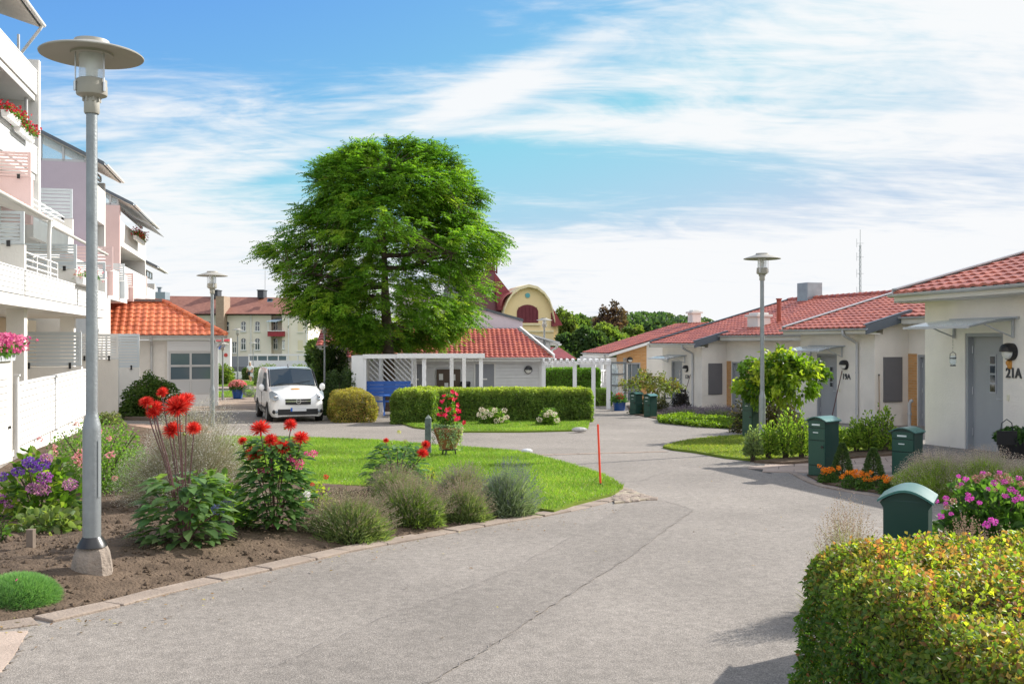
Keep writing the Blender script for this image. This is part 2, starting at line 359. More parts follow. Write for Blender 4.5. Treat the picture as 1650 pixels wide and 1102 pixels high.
# --- outlines (terrain coordinates measured along the kerbs and lawn edges)
def H(*a): return [hit(x, y) for x, y in a]
kerb_in = H((-160, 1045), (-60, 1012), (0, 1001), (50, 997), (140, 978), (230, 955), (330, 932), (440, 909), (530, 888), (620, 871), (700, 857), (790, 840), (860, 829), (925, 816), (985, 801))
kerb_s = smoothline(kerb_in, 4)
lawn_far = H((985, 801), (1004, 790), (997, 783), (971, 768), (921, 752), (858, 735), (823, 729), (748, 723), (681, 718), (606, 712), (499, 708), (400, 706), (330, 706))
lawn_near = H((330, 760), (420, 775), (499, 785), (600, 787), (660, 795), (760, 812), (852, 823), (893, 828), (925, 816))
lawn_poly = smoothline(lawn_far, 3)[:-1]+lawn_near
bed_poly = kerb_s[:-7]+H((893, 828), (852, 823), (760, 812), (660, 795), (600, 787), (499, 785), (420, 775), (330, 760), (330, 706), (240, 690), (200, 684), (140, 682), (26, 740), (-160, 850))
LAWN = []
def lawn(poly, dz=.045):
    sheet('lawn', poly, dz, GRASSG, .14, .5); LAWN.append((poly, dz))
lawn(lawn_poly)
lawn(H((640, 681), (668, 690), (735, 697), (840, 697), (925, 695), (947, 693), (950, 682), (940, 676), (640, 676)))
lawn3 = H((1068, 722), (1085, 716), (1110, 711), (1150, 706), (1200, 703), (1290, 700), (1420, 700), (1452, 715), (1452, 728), (1380, 729), (1330, 735), (1260, 741), (1215, 744), (1170, 739), (1120, 730), (1085, 726)); lawn(lawn3)
lawn(H((1062, 681), (1062, 675), (1080, 672), (1190, 678), (1193, 690), (1130, 687)))
lawn(H((350, 632), (420, 628), (460, 632), (450, 640), (350, 641))); lawn(H((350, 614), (440, 614), (445, 622), (350, 623)))
sheet('soil_strip', H((1215, 746), (1260, 742), (1330, 736), (1380, 730), (1455, 729), (1460, 734), (1380, 739), (1330, 745), (1260, 749)), .05, SOIL, .1, .5)
sheet('garden_soil', H((1064, 676), (1020, 668), (1010, 655), (1075, 660), (1300, 690), (1300, 700), (1196, 690), (1190, 678), (1100, 674)), .03, SOIL, .1, 1)
sheet('gravel_bed', H((200, 645), (350, 641), (450, 640), (585, 641), (585, 648), (425, 660), (200, 663)), .02, GRAVEL, .05, 1)
sheet('far_pavement', H((350, 626), (560, 628), (560, 614), (350, 610)), .01, STONE, .05, 2)
# --- flower bed soil with real clods
def soilbed(poly, cell, name, mound=.12, rough=.03):
    pa = np.asarray(poly); x0, y0 = pa.min(0); x1, y1 = pa.max(0); xs = np.arange(x0, x1, cell); ys = np.arange(y0, y1, cell)
    X, Y = np.meshgrid(xs, ys); P = np.stack([X.ravel(), Y.ravel()], 1); ins = inpoly(P, poly); ed = edgedist(P, poly); keep = ins | (ed < cell*1.2)
    amp = np.zeros(len(P)); idx = np.nonzero(keep)[0]
    for k in idx:
        a, b = P[k]; v = Vector((a, b, 0)); q = noise.fractal(v*9, .9, 2.1, 4)*.55+noise.fractal(v*2.2, 1, 2, 2)*.7; amp[k] = q
    z = zg(P[:, 0], P[:, 1])+np.where(ins, sm(ed/.8)*mound+sm(ed/.12)*rough*amp+.012, -.02)
    V = np.concatenate([P, z[:, None]], 1); nx = len(xs); i = (np.arange(len(ys)-1)[:, None]*nx+np.arange(nx-1)).ravel()
    Q = np.stack([i, i+1, i+1+nx, i+nx], 1); Q = Q[keep[Q].all(1)]; used, inv = np.unique(Q, return_inverse=True)
    o = npmesh(name, V[used], inv.reshape(-1, 4), SOIL, smooth=True); o['kind'] = 'structure'; return o
soilbed(bed_poly, .035, 'soil')
def bedz(x, y):
    P = np.array([[x, y]]); return zf(x, y)+(float(sm(edgedist(P, bed_poly)/.8)[0])*.12 if inpoly(P, bed_poly)[0] else 0)
# loose clods
bp = np.asarray(bed_poly); P = np.stack([RNG.uniform(-7, 1.5, 16000), RNG.uniform(5, 13, 16000)], 1); P = P[inpoly(P, bed_poly)]; P = P[:8000]
z = zg(P[:, 0], P[:, 1])+sm(edgedist(P, bed_poly)/.8)*.12+.012
n = len(P); r = RNG.gamma(2., .0045, n)[:, None]+.004; base = np.array([(1, 0, 0), (-1, 0, 0), (0, 1, 0), (0, -1, 0), (0, 0, 1), (0, 0, -1)], float)
Vc = np.concatenate([P, z[:, None]], 1)[:, None, :]+base[None]*r[:, None]*RNG.uniform(.6, 1.3, (n, 6, 1))
fi = np.array([(0, 2, 4), (2, 1, 4), (1, 3, 4), (3, 0, 4), (2, 0, 5), (1, 2, 5), (3, 1, 5), (0, 3, 5)]); o = npmesh('soil_crumbs', Vc.reshape(-1, 3), (np.arange(n)[:, None, None]*6+fi[None]).reshape(-1, 3), SOIL); tag(o, 'loose brown soil crumbs scattered over the flower bed', 'soil', kind='stuff')
# --- kerb of flat stones
def kerb(line, w, name='kerb', L=.5, dz=.018, m=STONE):
    mb = MB(); pts = [Vector((p[0], p[1], 0)) for p in line]; segs = []; cur = pts[0]; acc = [pts[0]]; k = 0; dist = 0
    cum = [0]
    for i in range(1, len(pts)): cum.append(cum[-1]+(pts[i]-pts[i-1]).length)
    def P(s):
        s = min(max(s, 0), cum[-1]-1e-6)
        for i in range(1, len(cum)):
            if s <= cum[i]: t = (s-cum[i-1])/(cum[i]-cum[i-1]); return pts[i-1].lerp(pts[i], t), (pts[i]-pts[i-1]).normalized()
    s = 0
    while s < cum[-1]-.1:
        l = L*random.uniform(.85, 1.15); a, da = P(s+.006); b, db = P(min(s+l-.006, cum[-1])); d = (b-a).normalized(); nr = Vector((d.y, -d.x, 0))
        j = random.uniform(-.006, .006); t = dz+random.uniform(-.006, .006); q = [a+nr*j, b+nr*(j+random.uniform(-.004, .004)), b+nr*(w+j), a+nr*(w+j)]
        lo = [(p.x, p.y, zf(p.x, p.y)-.06) for p in q]; hi = [(p.x, p.y, zf(p.x, p.y)+t+random.uniform(-.003, .003)) for p in q]; mb.hexa(lo+hi); s += l
    o = mb.build(name, m, bevel=.007); o['kind'] = 'structure'; return o
kerb(kerb_s, .2)
kerb(smoothline(H((1060, 806), (1020, 793), (1000, 782)), 3), -.14, 'edge_kerb', .32)
kerb(H((985, 801), (1060, 806-3)), .16, 'tip_kerb', .4)
# worn cobble triangle at the tip of the lawn
tip = H((990, 812), (1058, 804), (1010, 790), (992, 795)); mb = MB()
sheet('tip_path', tip, .02, mat('sandy', (.36, .30, .22), .95, .3, 8, .6, 60), .06, .5)
for k in range(70):
    x = random.uniform(min(p[0] for p in tip), max(p[0] for p in tip)); y = random.uniform(min(p[1] for p in tip), max(p[1] for p in tip))
    if inpoly(np.array([[x, y]]), tip)[0]: mb.ball((x, y, zf(x, y)+.012), (random.uniform(.05, .08), random.uniform(.05, .08), .022), 7, 4)
mb.build('cobbles', STONE)['kind'] = 'structure'
# slab row across the road (pale stones set in the asphalt)
def slabrow(a, b, w, L, name):
    mb = MB(); a = Vector((*hit(*a), 0)); b = Vector((*hit(*b), 0)); d = (b-a).normalized(); n = Vector((-d.y, d.x, 0)); s = 0; T = (b-a).length
    while s < T:
        l = min(L, T-s); q = [a+d*(s+.01), a+d*(s+l-.01), a+d*(s+l-.01)+n*w, a+d*(s+.01)+n*w]
        mb.hexa([(p.x, p.y, zf(p.x, p.y)-.05) for p in q]+[(p.x, p.y, zf(p.x, p.y)+.006) for p in q]); s += l
    mb.build(name, STONE)['kind'] = 'structure'
slabrow((858, 734), (1078, 728), .22, .5, 'slab_row')
# paved paths
def paving(poly, name, lx, ly, ang, m=SLAB, dz=.012):
    pa = np.asarray(poly); mb = MB(); c, s = math.cos(ang), math.sin(ang); q = pa@np.array([[c, -s], [s, c]]); x0, y0 = q.min(0); x1, y1 = q.max(0)
    sheet(name+'_bedding', poly, .002, JOINT, .05, .5); r = 0; y = y0-ly
    while y < y1+ly:
        x = x0-lx+(r % 2)*lx*.5
        while x < x1+lx:
            cs = [(x+.006, y+.006), (x+lx-.006, y+.006), (x+lx-.006, y+ly-.006), (x+.006, y+ly-.006)]; w = [(a*c-b*s, a*s+b*c) for a, b in cs]
            if inpoly(np.array([[sum(p[0] for p in w)/4, sum(p[1] for p in w)/4]]), poly)[0]:
                t = dz+random.uniform(-.003, .003); mb.hexa([(p[0], p[1], zf(*p)-.04) for p in w]+[(p[0], p[1], zf(*p)+t) for p in w])
            x += lx
        y += ly; r += 1
    mb.build(name, m)['kind'] = 'structure'
paving(H((1205, 755), (1225, 748), (1330, 742), (1440, 733), (1492, 731), (1492, 762), (1440, 770), (1330, 768), (1300, 764), (1240, 763)), 'garden_path', .5, .5, R(-16))
paving(H((180, 697), (200, 684), (330, 686), (335, 700), (250, 700)), 'brick_path', .25, .25, R(-14), mat('brickpave', (.42, .27, .2), .9, .2, 3))
# asphalt repair: a slightly darker patch and its tarred seams
DA = ASPH.copy(); DA.name = 'asphalt_patch'
for x in DA.node_tree.nodes:
    if x.type == 'VALTORGB':
        for e in x.color_ramp.elements: e.color = tuple(c*.92 for c in e.color[:3])+(1,)
patch = H((1118, 822), (1063, 806), (1008, 812), (930, 860), (830, 915), (730, 955), (600, 1002), (440, 1075), (280, 1180), (560, 1180), (690, 1102), (800, 1035), (900, 968), (1010, 900), (1080, 848))
sheet('road_patch', patch, .004, DA, 0, 1.)
SEAM = mat('tar_seam', (.17, .15, .135), .9, .5, 30, col2=(.27, .24, .215))
def crack(pts, w, name='road_crack', jit=.012):
    line = smoothline(H(*pts), 14); V = []; Fq = []; w0 = w
    for i, p in enumerate(line):
        a = line[max(i-1, 0)]; b = line[min(i+1, len(line)-1)]; d = Vector((b[0]-a[0], b[1]-a[1])).normalized(); n = Vector((-d.y, d.x)); j = random.gauss(0, jit); ww = w0*random.uniform(.25, 1.1)
        for sg in (-1, 1): x = p[0]+n.x*(sg*ww/2+j); y = p[1]+n.y*(sg*ww/2+j); V.append((x, y, zf(x, y)+.008))
        if i: k = 2*i; Fq.append((k-2, k-1, k+1, k))
    npmesh(name, V, Fq, SEAM)['kind'] = 'structure'
cp = [hit(-200, 1130), hit(-200, 1045), hit(-30, 1022), hit(45, 1018), hit(20, 1062), hit(-8, 1095), hit(-60, 1130)]; sheet('corner_paving', cp, .012, mat('corner_slab', (.40, .31, .25), .9, .2, 2.5, .4, 60), .06, .5); crack([(45, 1019), (20, 1062), (-8, 1095)], .02); crack([(-40, 1050), (22, 1046)], .012)
crack([(1118, 822), (1080, 848), (1010, 900), (900, 968), (800, 1035), (690, 1102), (560, 1180)], .009)
crack([(1063, 806), (1090, 812), (1118, 822)], .018)
crack([(1008, 812), (1000, 822), (930, 860), (830, 915), (730, 955), (600, 1002), (440, 1075)], .006)
crack([(382, 668), (405, 688), (425, 706)], .03); crack([(1030, 775), (1060, 765), (1085, 757)], .012); crack([(840, 700), (900, 706), (1000, 703), (1062, 708)], .012)
crack([(560, 700), (700, 706), (860, 712), (960, 722)], .012)
# --- grass blades
def grow(poly, dz, n, hgt, name='grass', cols=((.13, .24, .03), (.19, .31, .045), (.26, .35, .07), (.34, .36, .12)), wts=(4, 4, 2, .7)):
    pa = np.asarray(poly); x0, y0 = pa.min(0); x1, y1 = pa.max(0); P = np.stack([RNG.uniform(x0, x1, n*3), RNG.uniform(y0, y1, n*3)], 1); P = P[inpoly(P, poly)][:n]; n = len(P)
    z = zg(P[:, 0], P[:, 1])+dz; B = np.concatenate([P, z[:, None]], 1); h = RNG.uniform(.5, 1.15, n)*hgt; T = B+np.stack([RNG.normal(0, .45, n)*h, RNG.normal(0, .45, n)*h, h], 1)
    patchy = np.array([noise.noise(Vector((a*.9, b*.9, 0))) for a, b in P]); C = pal(n, cols, wts, .2); C = C*(1+.35*patchy[:, None])+np.clip(patchy-.25, 0, 1)[:, None]*np.array([.12, .06, .01])
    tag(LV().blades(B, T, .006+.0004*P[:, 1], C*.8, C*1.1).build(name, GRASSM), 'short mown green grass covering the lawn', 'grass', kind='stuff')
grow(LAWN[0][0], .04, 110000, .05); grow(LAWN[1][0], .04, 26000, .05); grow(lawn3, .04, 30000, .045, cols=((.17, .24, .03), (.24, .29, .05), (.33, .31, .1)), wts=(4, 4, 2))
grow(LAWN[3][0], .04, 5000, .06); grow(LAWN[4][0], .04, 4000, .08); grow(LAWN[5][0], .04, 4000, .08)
# ================================================================= BUILDING materials and helpers
PLAS = mat('plaster_cream', (.83, .77, .69), .9, .10, .9, .35, 25, spec=.1)
PLASW = mat('plaster_white', (.76, .73, .68), .9, .09, .8, .25, 25, spec=.1)
WHITE = mat('white_paint', (.74, .73, .71), .55, .04, 2, spec=.4)
WOODW = mat('white_boards', (.72, .715, .71), .6, .06, 3, .15, 30, spec=.3)
GREYP = mat('grey_screen_paint', (.56, .60, .62), .55, .05, 2, spec=.4)
DOORG = mat('door_grey', (.34, .35, .365), .5, .05, 2, spec=.4)
DARKG = mat('dark_grey_sheet', (.10, .115, .135), .45, .12, 2, spec=.5)
GUTT = mat('gutter_grey', (.50, .50, .50), .45, .08, 3, spec=.5)
HATCH = mat('hatch_grey', (.155, .15, .155), .55, .05, 2)
BRICK = None
def brickmat(name, c1, c2, mortar, s=1., w=.25, h=.075):
    m = bpy.data.materials.new(name); m.use_nodes = True; nt = m.node_tree; N = nt.nodes; Lk = nt.links; p = N['Principled BSDF']; p.inputs['Roughness'].default_value = .9
    tc = N.new('ShaderNodeTexCoord'); sp = N.new('ShaderNodeSeparateXYZ'); Lk.new(tc.outputs['Object'], sp.inputs[0]); ad = N.new('ShaderNodeMath'); Lk.new(sp.outputs[0], ad.inputs[0]); Lk.new(sp.outputs[1], ad.inputs[1])
    cb = N.new('ShaderNodeCombineXYZ'); Lk.new(ad.outputs[0], cb.inputs[0]); Lk.new(sp.outputs[2], cb.inputs[1])
    b = N.new('ShaderNodeTexBrick'); b.inputs['Color1'].default_value = (*c1, 1); b.inputs['Color2'].default_value = (*c2, 1); b.inputs['Mortar'].default_value = (*mortar, 1)
    b.inputs['Scale'].default_value = s; b.inputs['Brick Width'].default_value = w; b.inputs['Row Height'].default_value = h; b.inputs['Mortar Size'].default_value = .008
    Lk.new(cb.outputs[0], b.inputs['Vector']); Lk.new(b.outputs['Color'], p.inputs['Base Color']); return m
BRICK = brickmat('yellow_brick', (.52, .25, .08), (.62, .32, .12), (.5, .36, .22))
GLASSD = mat('window_glass', (.03, .04, .05), .04, spec=1.); GLASSB = mat('window_glass_blue', (.10, .14, .17), .05, spec=1.)
def clearglass(name, tint=(.9, .95, .97), a=.75):
    m = bpy.data.materials.new(name); m.use_nodes = True; nt = m.node_tree; N = nt.nodes; Lk = nt.links; p = N['Principled BSDF']; p.inputs['Roughness'].default_value = .08; p.inputs['Base Color'].default_value = (*tint, 1)
    t = N.new('ShaderNodeBsdfTransparent'); t.inputs[0].default_value = (*tint, 1); mx = N.new('ShaderNodeMixShader'); mx.inputs[0].default_value = 1-a
    Lk.new(t.outputs[0], mx.inputs[1]); Lk.new(p.outputs[0], mx.inputs[2]); Lk.new(mx.outputs[0], N['Material Output'].inputs[0]); return m
CLEAR = clearglass('clear_sheet'); FROST = clearglass('frosted_sheet', (.85, .9, .93), .45)
BLACK = mat('black_plastic', (.012, .012, .014), .35); STEEL = mat('steel', (.55, .56, .57), .35, metal=.9); LAMPW = mat('lamp_glass', (.75, .74, .7), .3)
TEXTM = mat('number_dark', (.05, .05, .055), .5)
def tilemat(name, c, c2, rough=.45, cell=(3.33, 2.86)):
    m = bpy.data.materials.new(name); m.use_nodes = True; nt = m.node_tree; N = nt.nodes; Lk = nt.links; p = N['Principled BSDF']; p.inputs['Roughness'].default_value = rough; p.inputs['Specular IOR Level'].default_value = .5
    tc = N.new('ShaderNodeTexCoord'); vo = N.new('ShaderNodeTexVoronoi'); vo.inputs['Scale'].default_value = 3.2; vo.inputs['Randomness'].default_value = .3; Lk.new(tc.outputs['Object'], vo.inputs['Vector'])
    se = N.new('ShaderNodeSeparateColor'); Lk.new(vo.outputs['Color'], se.inputs[0]); n = N.new('ShaderNodeTexNoise'); n.inputs['Scale'].default_value = 1.3; n.inputs['Detail'].default_value = 6; Lk.new(tc.outputs['Object'], n.inputs['Vector'])
    ad = N.new('ShaderNodeMath'); ad.operation = 'ADD'; Lk.new(se.outputs[0], ad.inputs[0]); Lk.new(n.outputs['Fac'], ad.inputs[1]); r = N.new('ShaderNodeMapRange'); r.inputs[1].default_value = .3; r.inputs[2].default_value = 1.5; Lk.new(ad.outputs[0], r.inputs[0])
    mx = N.new('ShaderNodeMix'); mx.data_type = 'RGBA'; mx.inputs[6].default_value = (*c, 1); mx.inputs[7].default_value = (*c2, 1); Lk.new(r.outputs[0], mx.inputs[0]); Lk.new(mx.outputs[2], p.inputs['Base Color']); return m
TILER = tilemat('red_tiles', (.55, .165, .10), (.33, .085, .058), .4)
TILEO = tilemat('orange_tiles', (.68, .205, .085), (.44, .11, .05), .5)
TILEM = tilemat('brick_red_tiles', (.54, .145, .08), (.34, .07, .045), .45)
TILED = tilemat('dark_red_tiles', (.24, .04, .045), (.15, .025, .03), .85)
def V3(*a): return Vector(a)
def tiles(mb, P0, ux, uy, L, S, tw=.3, tl=.36, clips=(), amp=.030, step=.028, mi=0):
    """pantiles: a wave across, an overlapping step at each course; clips = planes (point, normal) whose positive side is cut"""
    P0 = Vector(P0); ux = Vector(ux).normalized(); uy = Vector(uy).normalized(); n = ux.cross(uy)
    if n.z < 0: n = -n
    nc = max(1, round(L/tw)); tw = L/nc; us = []
    for k in range(nc):
        for f, h in ((0, 0), (.22, .15), (.42, .75), (.6, 1), (.8, .8), (.93, .2)): us.append(((k+f)*tw, h))
    us.append((L, 0)); vs = []; nr = max(1, round(S/tl)); tl = S/nr
    for k in range(nr): vs += [(k*tl, step), ((k+1)*tl, 0.)]
    bm = bmesh.new(); g = []
    for v, s in [(0, -.02)]+vs: g.append([bm.verts.new(P0+ux*u+uy*v+n*(amp*h+s)) for u, h in us])
    for i in range(len(g)-1):
        for j in range(len(us)-1): bm.faces.new((g[i][j], g[i][j+1], g[i+1][j+1], g[i+1][j]))
    for co, no in clips: bmesh.ops.bisect_plane(bm, geom=bm.verts[:]+bm.edges[:]+bm.faces[:], plane_co=co, plane_no=no, clear_outer=True, dist=1e-5)
    bm.verts.index_update(); mb.add([v.co[:] for v in bm.verts], [[v.index for v in f.verts] for f in bm.faces], mi); bm.free()
def part(name, mb, m, parent, smooth=False, label=None, bevel=0.):
    o = mb.build(name, m, parent, smooth, bevel)
    if label: o['label'] = label
    return o
def text(name, s, size, parent, loc, rot, m, ext=.008):
    c = bpy.data.curves.new(name, 'FONT'); c.body = s; c.size = size; c.extrude = ext; c.offset = size*.018; c.align_x = 'CENTER'; 
    t = bpy.data.objects.new('tmp', c); SC.collection.objects.link(t); me = bpy.data.meshes.new_from_object(t.evaluated_get(bpy.context.evaluated_depsgraph_get())); bpy.data.objects.remove(t); me.materials.clear(); me.materials.append(m)
    o = bpy.data.objects.new(name, me); link(o, parent); o.location = loc; o.rotation_euler = rot; return o
def gutter(mb, p, q, r=.06, n=8, mi=0):
    p = Vector(p); q = Vector(q); d = (q-p).normalized(); s = d.cross(Vector((0, 0, 1))).normalized(); vs = []; 
    for a in (p, q):
        for k in range(n+1): t = PI*k/n; vs.append(a+s*(r*math.cos(t))-Vector((0, 0, 1))*(r*math.sin(t)))
    for a in (p, q):
        for k in range(n+1): t = PI*k/n; vs.append(a+s*((r-.008)*math.cos(t))-Vector((0, 0, 1))*((r-.008)*math.sin(t)))
    m = n+1; fs = [(i, i+1, m+i+1, m+i) for i in range(n)]+[(2*m+i, 3*m+i, 3*m+i+1, 2*m+i+1) for i in range(n)]+[(0, m, 3*m, 2*m), (n, 2*m+n, 3*m+n, m+n)]
    mb.add(vs, fs, mi)
def slats(mb, x0, x1, y, z0, z1, n, t=.02, gap=.012, mi=0, axis='x'):
    h = (z1-z0)/n
    for k in range(n):
        a, b = z0+k*h+gap/2, z0+(k+1)*h-gap/2
        if axis == 'x': mb.box(x0, x1, y-t/2, y+t/2, a, b, mi)
        else: mb.box(y-t/2, y+t/2, x0, x1, a, b, mi)
def bulkhead(parent, x, y, z, r=.15, d=(0, -1)):
    """round wall lamp with a black half hood"""
    mb = MB(); n = 24; dy = -.11
    a = MB(); a.lathe([(0, .0), (r, .0), (r, .05), (r*.93, .085), (0, .09)], n=28)
    R90 = Matrix.Rotation(R(90), 3, 'X')
    a.v = [tuple(R90@Vector(v)+Vector((x, y, z))) for v in a.v]; lamp = a.build('wall_lamp', BLACK, parent, True)
    g = MB(); g.lathe([(r*.84, .086), (r*.78, .12), (r*.5, .15), (0, .16)], n=28); g.v = [tuple(R90@Vector(v)+Vector((x, y, z))) for v in g.v]; g.build('lamp_glass', LAMPW, lamp, True)
    h = MB(); vs = []; m = 14
    for rr, dd in ((r, .05), (r*1.0, .10), (r*.86, .16), (r*.5, .185), (.001, .19)):
        for k in range(m+1): t = PI*k/m; vs.append(Vector((x+rr*math.cos(t), y-dd, z+rr*math.sin(t)+.004)))
    h.add(vs, [(i*(m+1)+k, i*(m+1)+k+1, (i+1)*(m+1)+k+1, (i+1)*(m+1)+k) for i in range(4) for k in range(m)]); h.add([(x-r, y-.05, z), (x+r, y-.05, z), (x+r, y-.10, z-.006), (x+.86*r, y-.16, z-.006), (x-.86*r, y-.16, z-.006), (x-r, y-.10, z-.006)], [tuple(range(6))])
    h.build('hood', BLACK, lamp, True); return lamp
def door(parent, x, y, z0, w=.95, h=2.1, lights=4, m=None, into=1, handle=-1):
    """leaf recessed in its frame, facing -y; hinge plates, row of small square lights and a lever handle"""
    m = m or DOORG; mb = MB(); mb.box(x-w/2, x+w/2, y+.10, y+.145, z0+.03, z0+h); d = mb.build('door', m, parent)
    f = MB(); f.box(x-w/2-.07, x-w/2, y-.002, y+.16, z0, z0+h+.07); f.box(x+w/2, x+w/2+.07, y-.002, y+.16, z0, z0+h+.07); f.box(x-w/2, x+w/2, y-.002, y+.16, z0+h+.003, z0+h+.07); f.box(x-w/2-.02, x+w/2+.02, y-.03, y+.12, z0, z0+.028); part('door_frame', f, DARKG if lights == 0 else m, d)
    if lights:
        s = .13; fx = x+.02; gl = MB(); fr = MB(); zt = z0+h-.33
        fr.box(fx, fx+s+.05, y+.085, y+.099, zt-lights*(s+.035)-.02, zt+.02)
        for k in range(lights): gl.box(fx+.025, fx+.025+s, y+.078, y+.084, zt-(k+1)*(s+.035)+.018, zt-k*(s+.035)-.017)
        part('light_frame', fr, mat('door_trim', (.38, .39, .41), .5), d); part('door_light', gl, GLASSD, d)
    hd = MB(); hx = x+w/2-.07; hd.cyl((hx, y+.10, z0+1.0), (hx, y+.04, z0+1.0), .012); hd.cyl((hx+.01, y+.045, z0+1.0), (hx-.13, y+.045, z0+1.0), .01); hd.box(hx-.02, hx+.02, y+.088, y+.099, z0+.9, z0+1.08); part('handle', hd, STEEL, d)
    hg = MB()
    for k in (.3, 1.05, 1.8): hg.cyl((x-w/2+.012, y+.085, z0+k), (x-w/2+.012, y+.085, z0+k+.14), .012)
    part('hinge', hg, STEEL, d); return d
# ================================================================= ROW HOUSES on the east side
ROWRZ = math.atan2(-.954, .3)
def rowhouse(number, O, zb, Lf, Lr, roofL, label, t1=3.8, far_ext=0, recess_door=True, broom=True, dx=1.43, rz=ROWRZ, D=9.2, vm=None):
    h = thing('row_house', label, 'house', (O[0], O[1], zb), rz, 'low cream row houses with red tiled roofs')
    E = .5; tn = .279; ZE = 2.97; ru = 1.2
    hw = 2.78
    w = MB(); dw = .54; T = .3
    # facade with a real opening for the door
    w.box(0, dx-dw, 0, T, -.6, hw); w.box(dx+dw, t1, 0, T, -.6, hw); w.box(dx-dw, dx+dw, 0, T, 2.17, hw); w.box(dx-dw, dx+dw, 0, T, -.6, -.0)
    w.box(dx-dw, dx+dw, T-.06, T, 0, 2.17)
    w.box(t1-.3, t1, T, ru+.3, -.6, hw+.3)
    rd = t1+.95
    w.box(t1, rd-.55, ru, ru+T, -.6, hw+.33); w.box(rd+.55, t1+Lr, ru, ru+T, -.6, hw+.33); w.box(rd-.55, rd+.55, ru, ru+T, 2.17, hw+.33); w.box(rd-.55, rd+.55, ru+T-.06, ru+T, -.3, 2.17)
    # far gable, stepping up under the roof
    zt = lambda y: ZE-.22+tn*(y+E)
    w.prism([(0, T, -.6), (0, D/2, -.6), (0, D/2, zt(D/2)), (0, T, zt(T))], (.3, 0, 0)); w.prism([(0, D/2, -.6), (0, D, -.6), (0, D, zt(0)), (0, D/2, zt(D/2))], (.3, 0, 0))
    if far_ext: w.box(-far_ext, 0, 2, 2.3, -.6, 2.6)
    part('wall', w, PLAS, h)
    b = MB(); b.box(t1+.002, t1+.38, ru-.012, ru, -.2, 2.2); b.box(rd+.56, rd+1.15, ru-.012, ru, -.2, 2.2); part('brick_strip', b, BRICK, h)
    door(h, dx, .02, 0)
    door(h, rd, ru+.02, 0, lights=4)
    pl = MB(); pl.box(dx-.7, dx+.8, -.9, 0, -.3, -.02); part('doorstep', pl, SLAB, h)
    # roof planes
    r = MB(); c = 1/math.sqrt(1+tn*tn); up = (0, c, tn*c); ridge = D/2
    tiles(r, (-.3, -E, ZE), (1, 0, 0), up, t1+.6, (ridge+E)/c)
    y2 = ru-.5; z2 = ZE+tn*(y2+E); tiles(r, (t1+.3, y2, z2), (1, 0, 0), up, roofL-t1-.3, (ridge-y2)/c)
    rz = ZE+tn*(ridge+E); tiles(r, (roofL, D+E, ZE), (-1, 0, 0), (0, -c, tn*c), roofL+.3, (ridge+E)/c)
    ro = part('roof', r, TILER, h)
    rd_ = MB()
    for k in range(int((roofL+.3)/.4)): x = -.3+k*.4; rd_.tube([(x, ridge, rz+.03), (x+.42, ridge, rz+.045)], [.10, .115], 8)
    part('ridge', rd_, TILER, ro, True)
    # underlay, soffit, fascia, verge, gutters
    s = MB()
    s.hexa([(-.27, -E+.03, ZE-.15), (t1+.27, -E+.03, ZE-.15), (t1+.27, ridge, rz-.17), (-.27, ridge, rz-.17), (-.27, -E+.03, ZE-.05), (t1+.27, -E+.03, ZE-.05), (t1+.27, ridge, rz-.07), (-.27, ridge, rz-.07)])
    s.box(-.27, t1+.27, -E+.0, 0, hw, hw+.03); s.box(-.27, t1+.27, -E-.0, -E+.03, hw, ZE-.03)
    s.hexa([(t1+.3, y2+.03, z2-.15), (roofL, y2+.03, z2-.15), (roofL, ridge, rz-.17), (t1+.3, ridge, rz-.17), (t1+.3, y2+.03, z2-.05), (roofL, y2+.03, z2-.05), (roofL, ridge, rz-.07), (t1+.3, ridge, rz-.07)])
    s.box(t1+.3, roofL, y2+.0, ru, z2-.24, z2-.21); s.box(t1+.3, roofL, y2-.0, y2+.03, z2-.24, z2-.03)
    s.hexa([(-.27, ridge, rz-.17), (roofL, ridge, rz-.17), (roofL, D+E, ZE-.15), (-.27, D+E, ZE-.15), (-.27, ridge, rz-.07), (roofL, ridge, rz-.07), (roofL, D+E, ZE-.05), (-.27, D+E, ZE-.05)])
    part('eaves', s, mat('eaves_cream', (.70, .66, .58), .6, .05, 2), ro)
    for x in (-.32, t1+.27):
        v = MB(); thin = vm and x < 0
        y1 = ridge if x < 0 else y2+.4
        lo = -.02 if thin else -.2; hh_ = .09-lo; a = V3(x, -E-.02, ZE+lo); bq = V3(x, y1, ZE+lo+tn*(y1+E)); v.prism([a, bq, bq+V3(0, 0, hh_), a+V3(0, 0, hh_)], (.03, 0, 0)); a += V3(0, 0, hh_-.29); bq += V3(0, 0, hh_-.29)
        v.prism([a+V3(0, 0, .27), bq+V3(0, 0, .27), bq+V3(0, 0, .30), a+V3(0, 0, .30)], (.16 if x < 0 else -.16, 0, 0)) if x < 0 else v.prism([a+V3(.03, 0, .27), bq+V3(.03, 0, .27), bq+V3(.03, 0, .30), a+V3(.03, 0, .30)], (-.16, 0, 0))
        part('verge_flashing', v, GUTT if thin else DARKG, ro)
    v = MB(); a = V3(-.32, D+E+.02, ZE-.2); bq = V3(-.32, ridge, rz-.2); v.prism([a, bq, bq+V3(0, 0, .29), a+V3(0, 0, .29)], (.03, 0, 0))
    part('verge_flashing', v, DARKG, ro)
    g = MB(); gutter(g, (-.35, -E-.06, ZE-.02), (t1+.35, -E-.06, ZE-.02)); gutter(g, (t1+.3, y2-.06, z2-.02), (roofL, y2-.06, z2-.02))
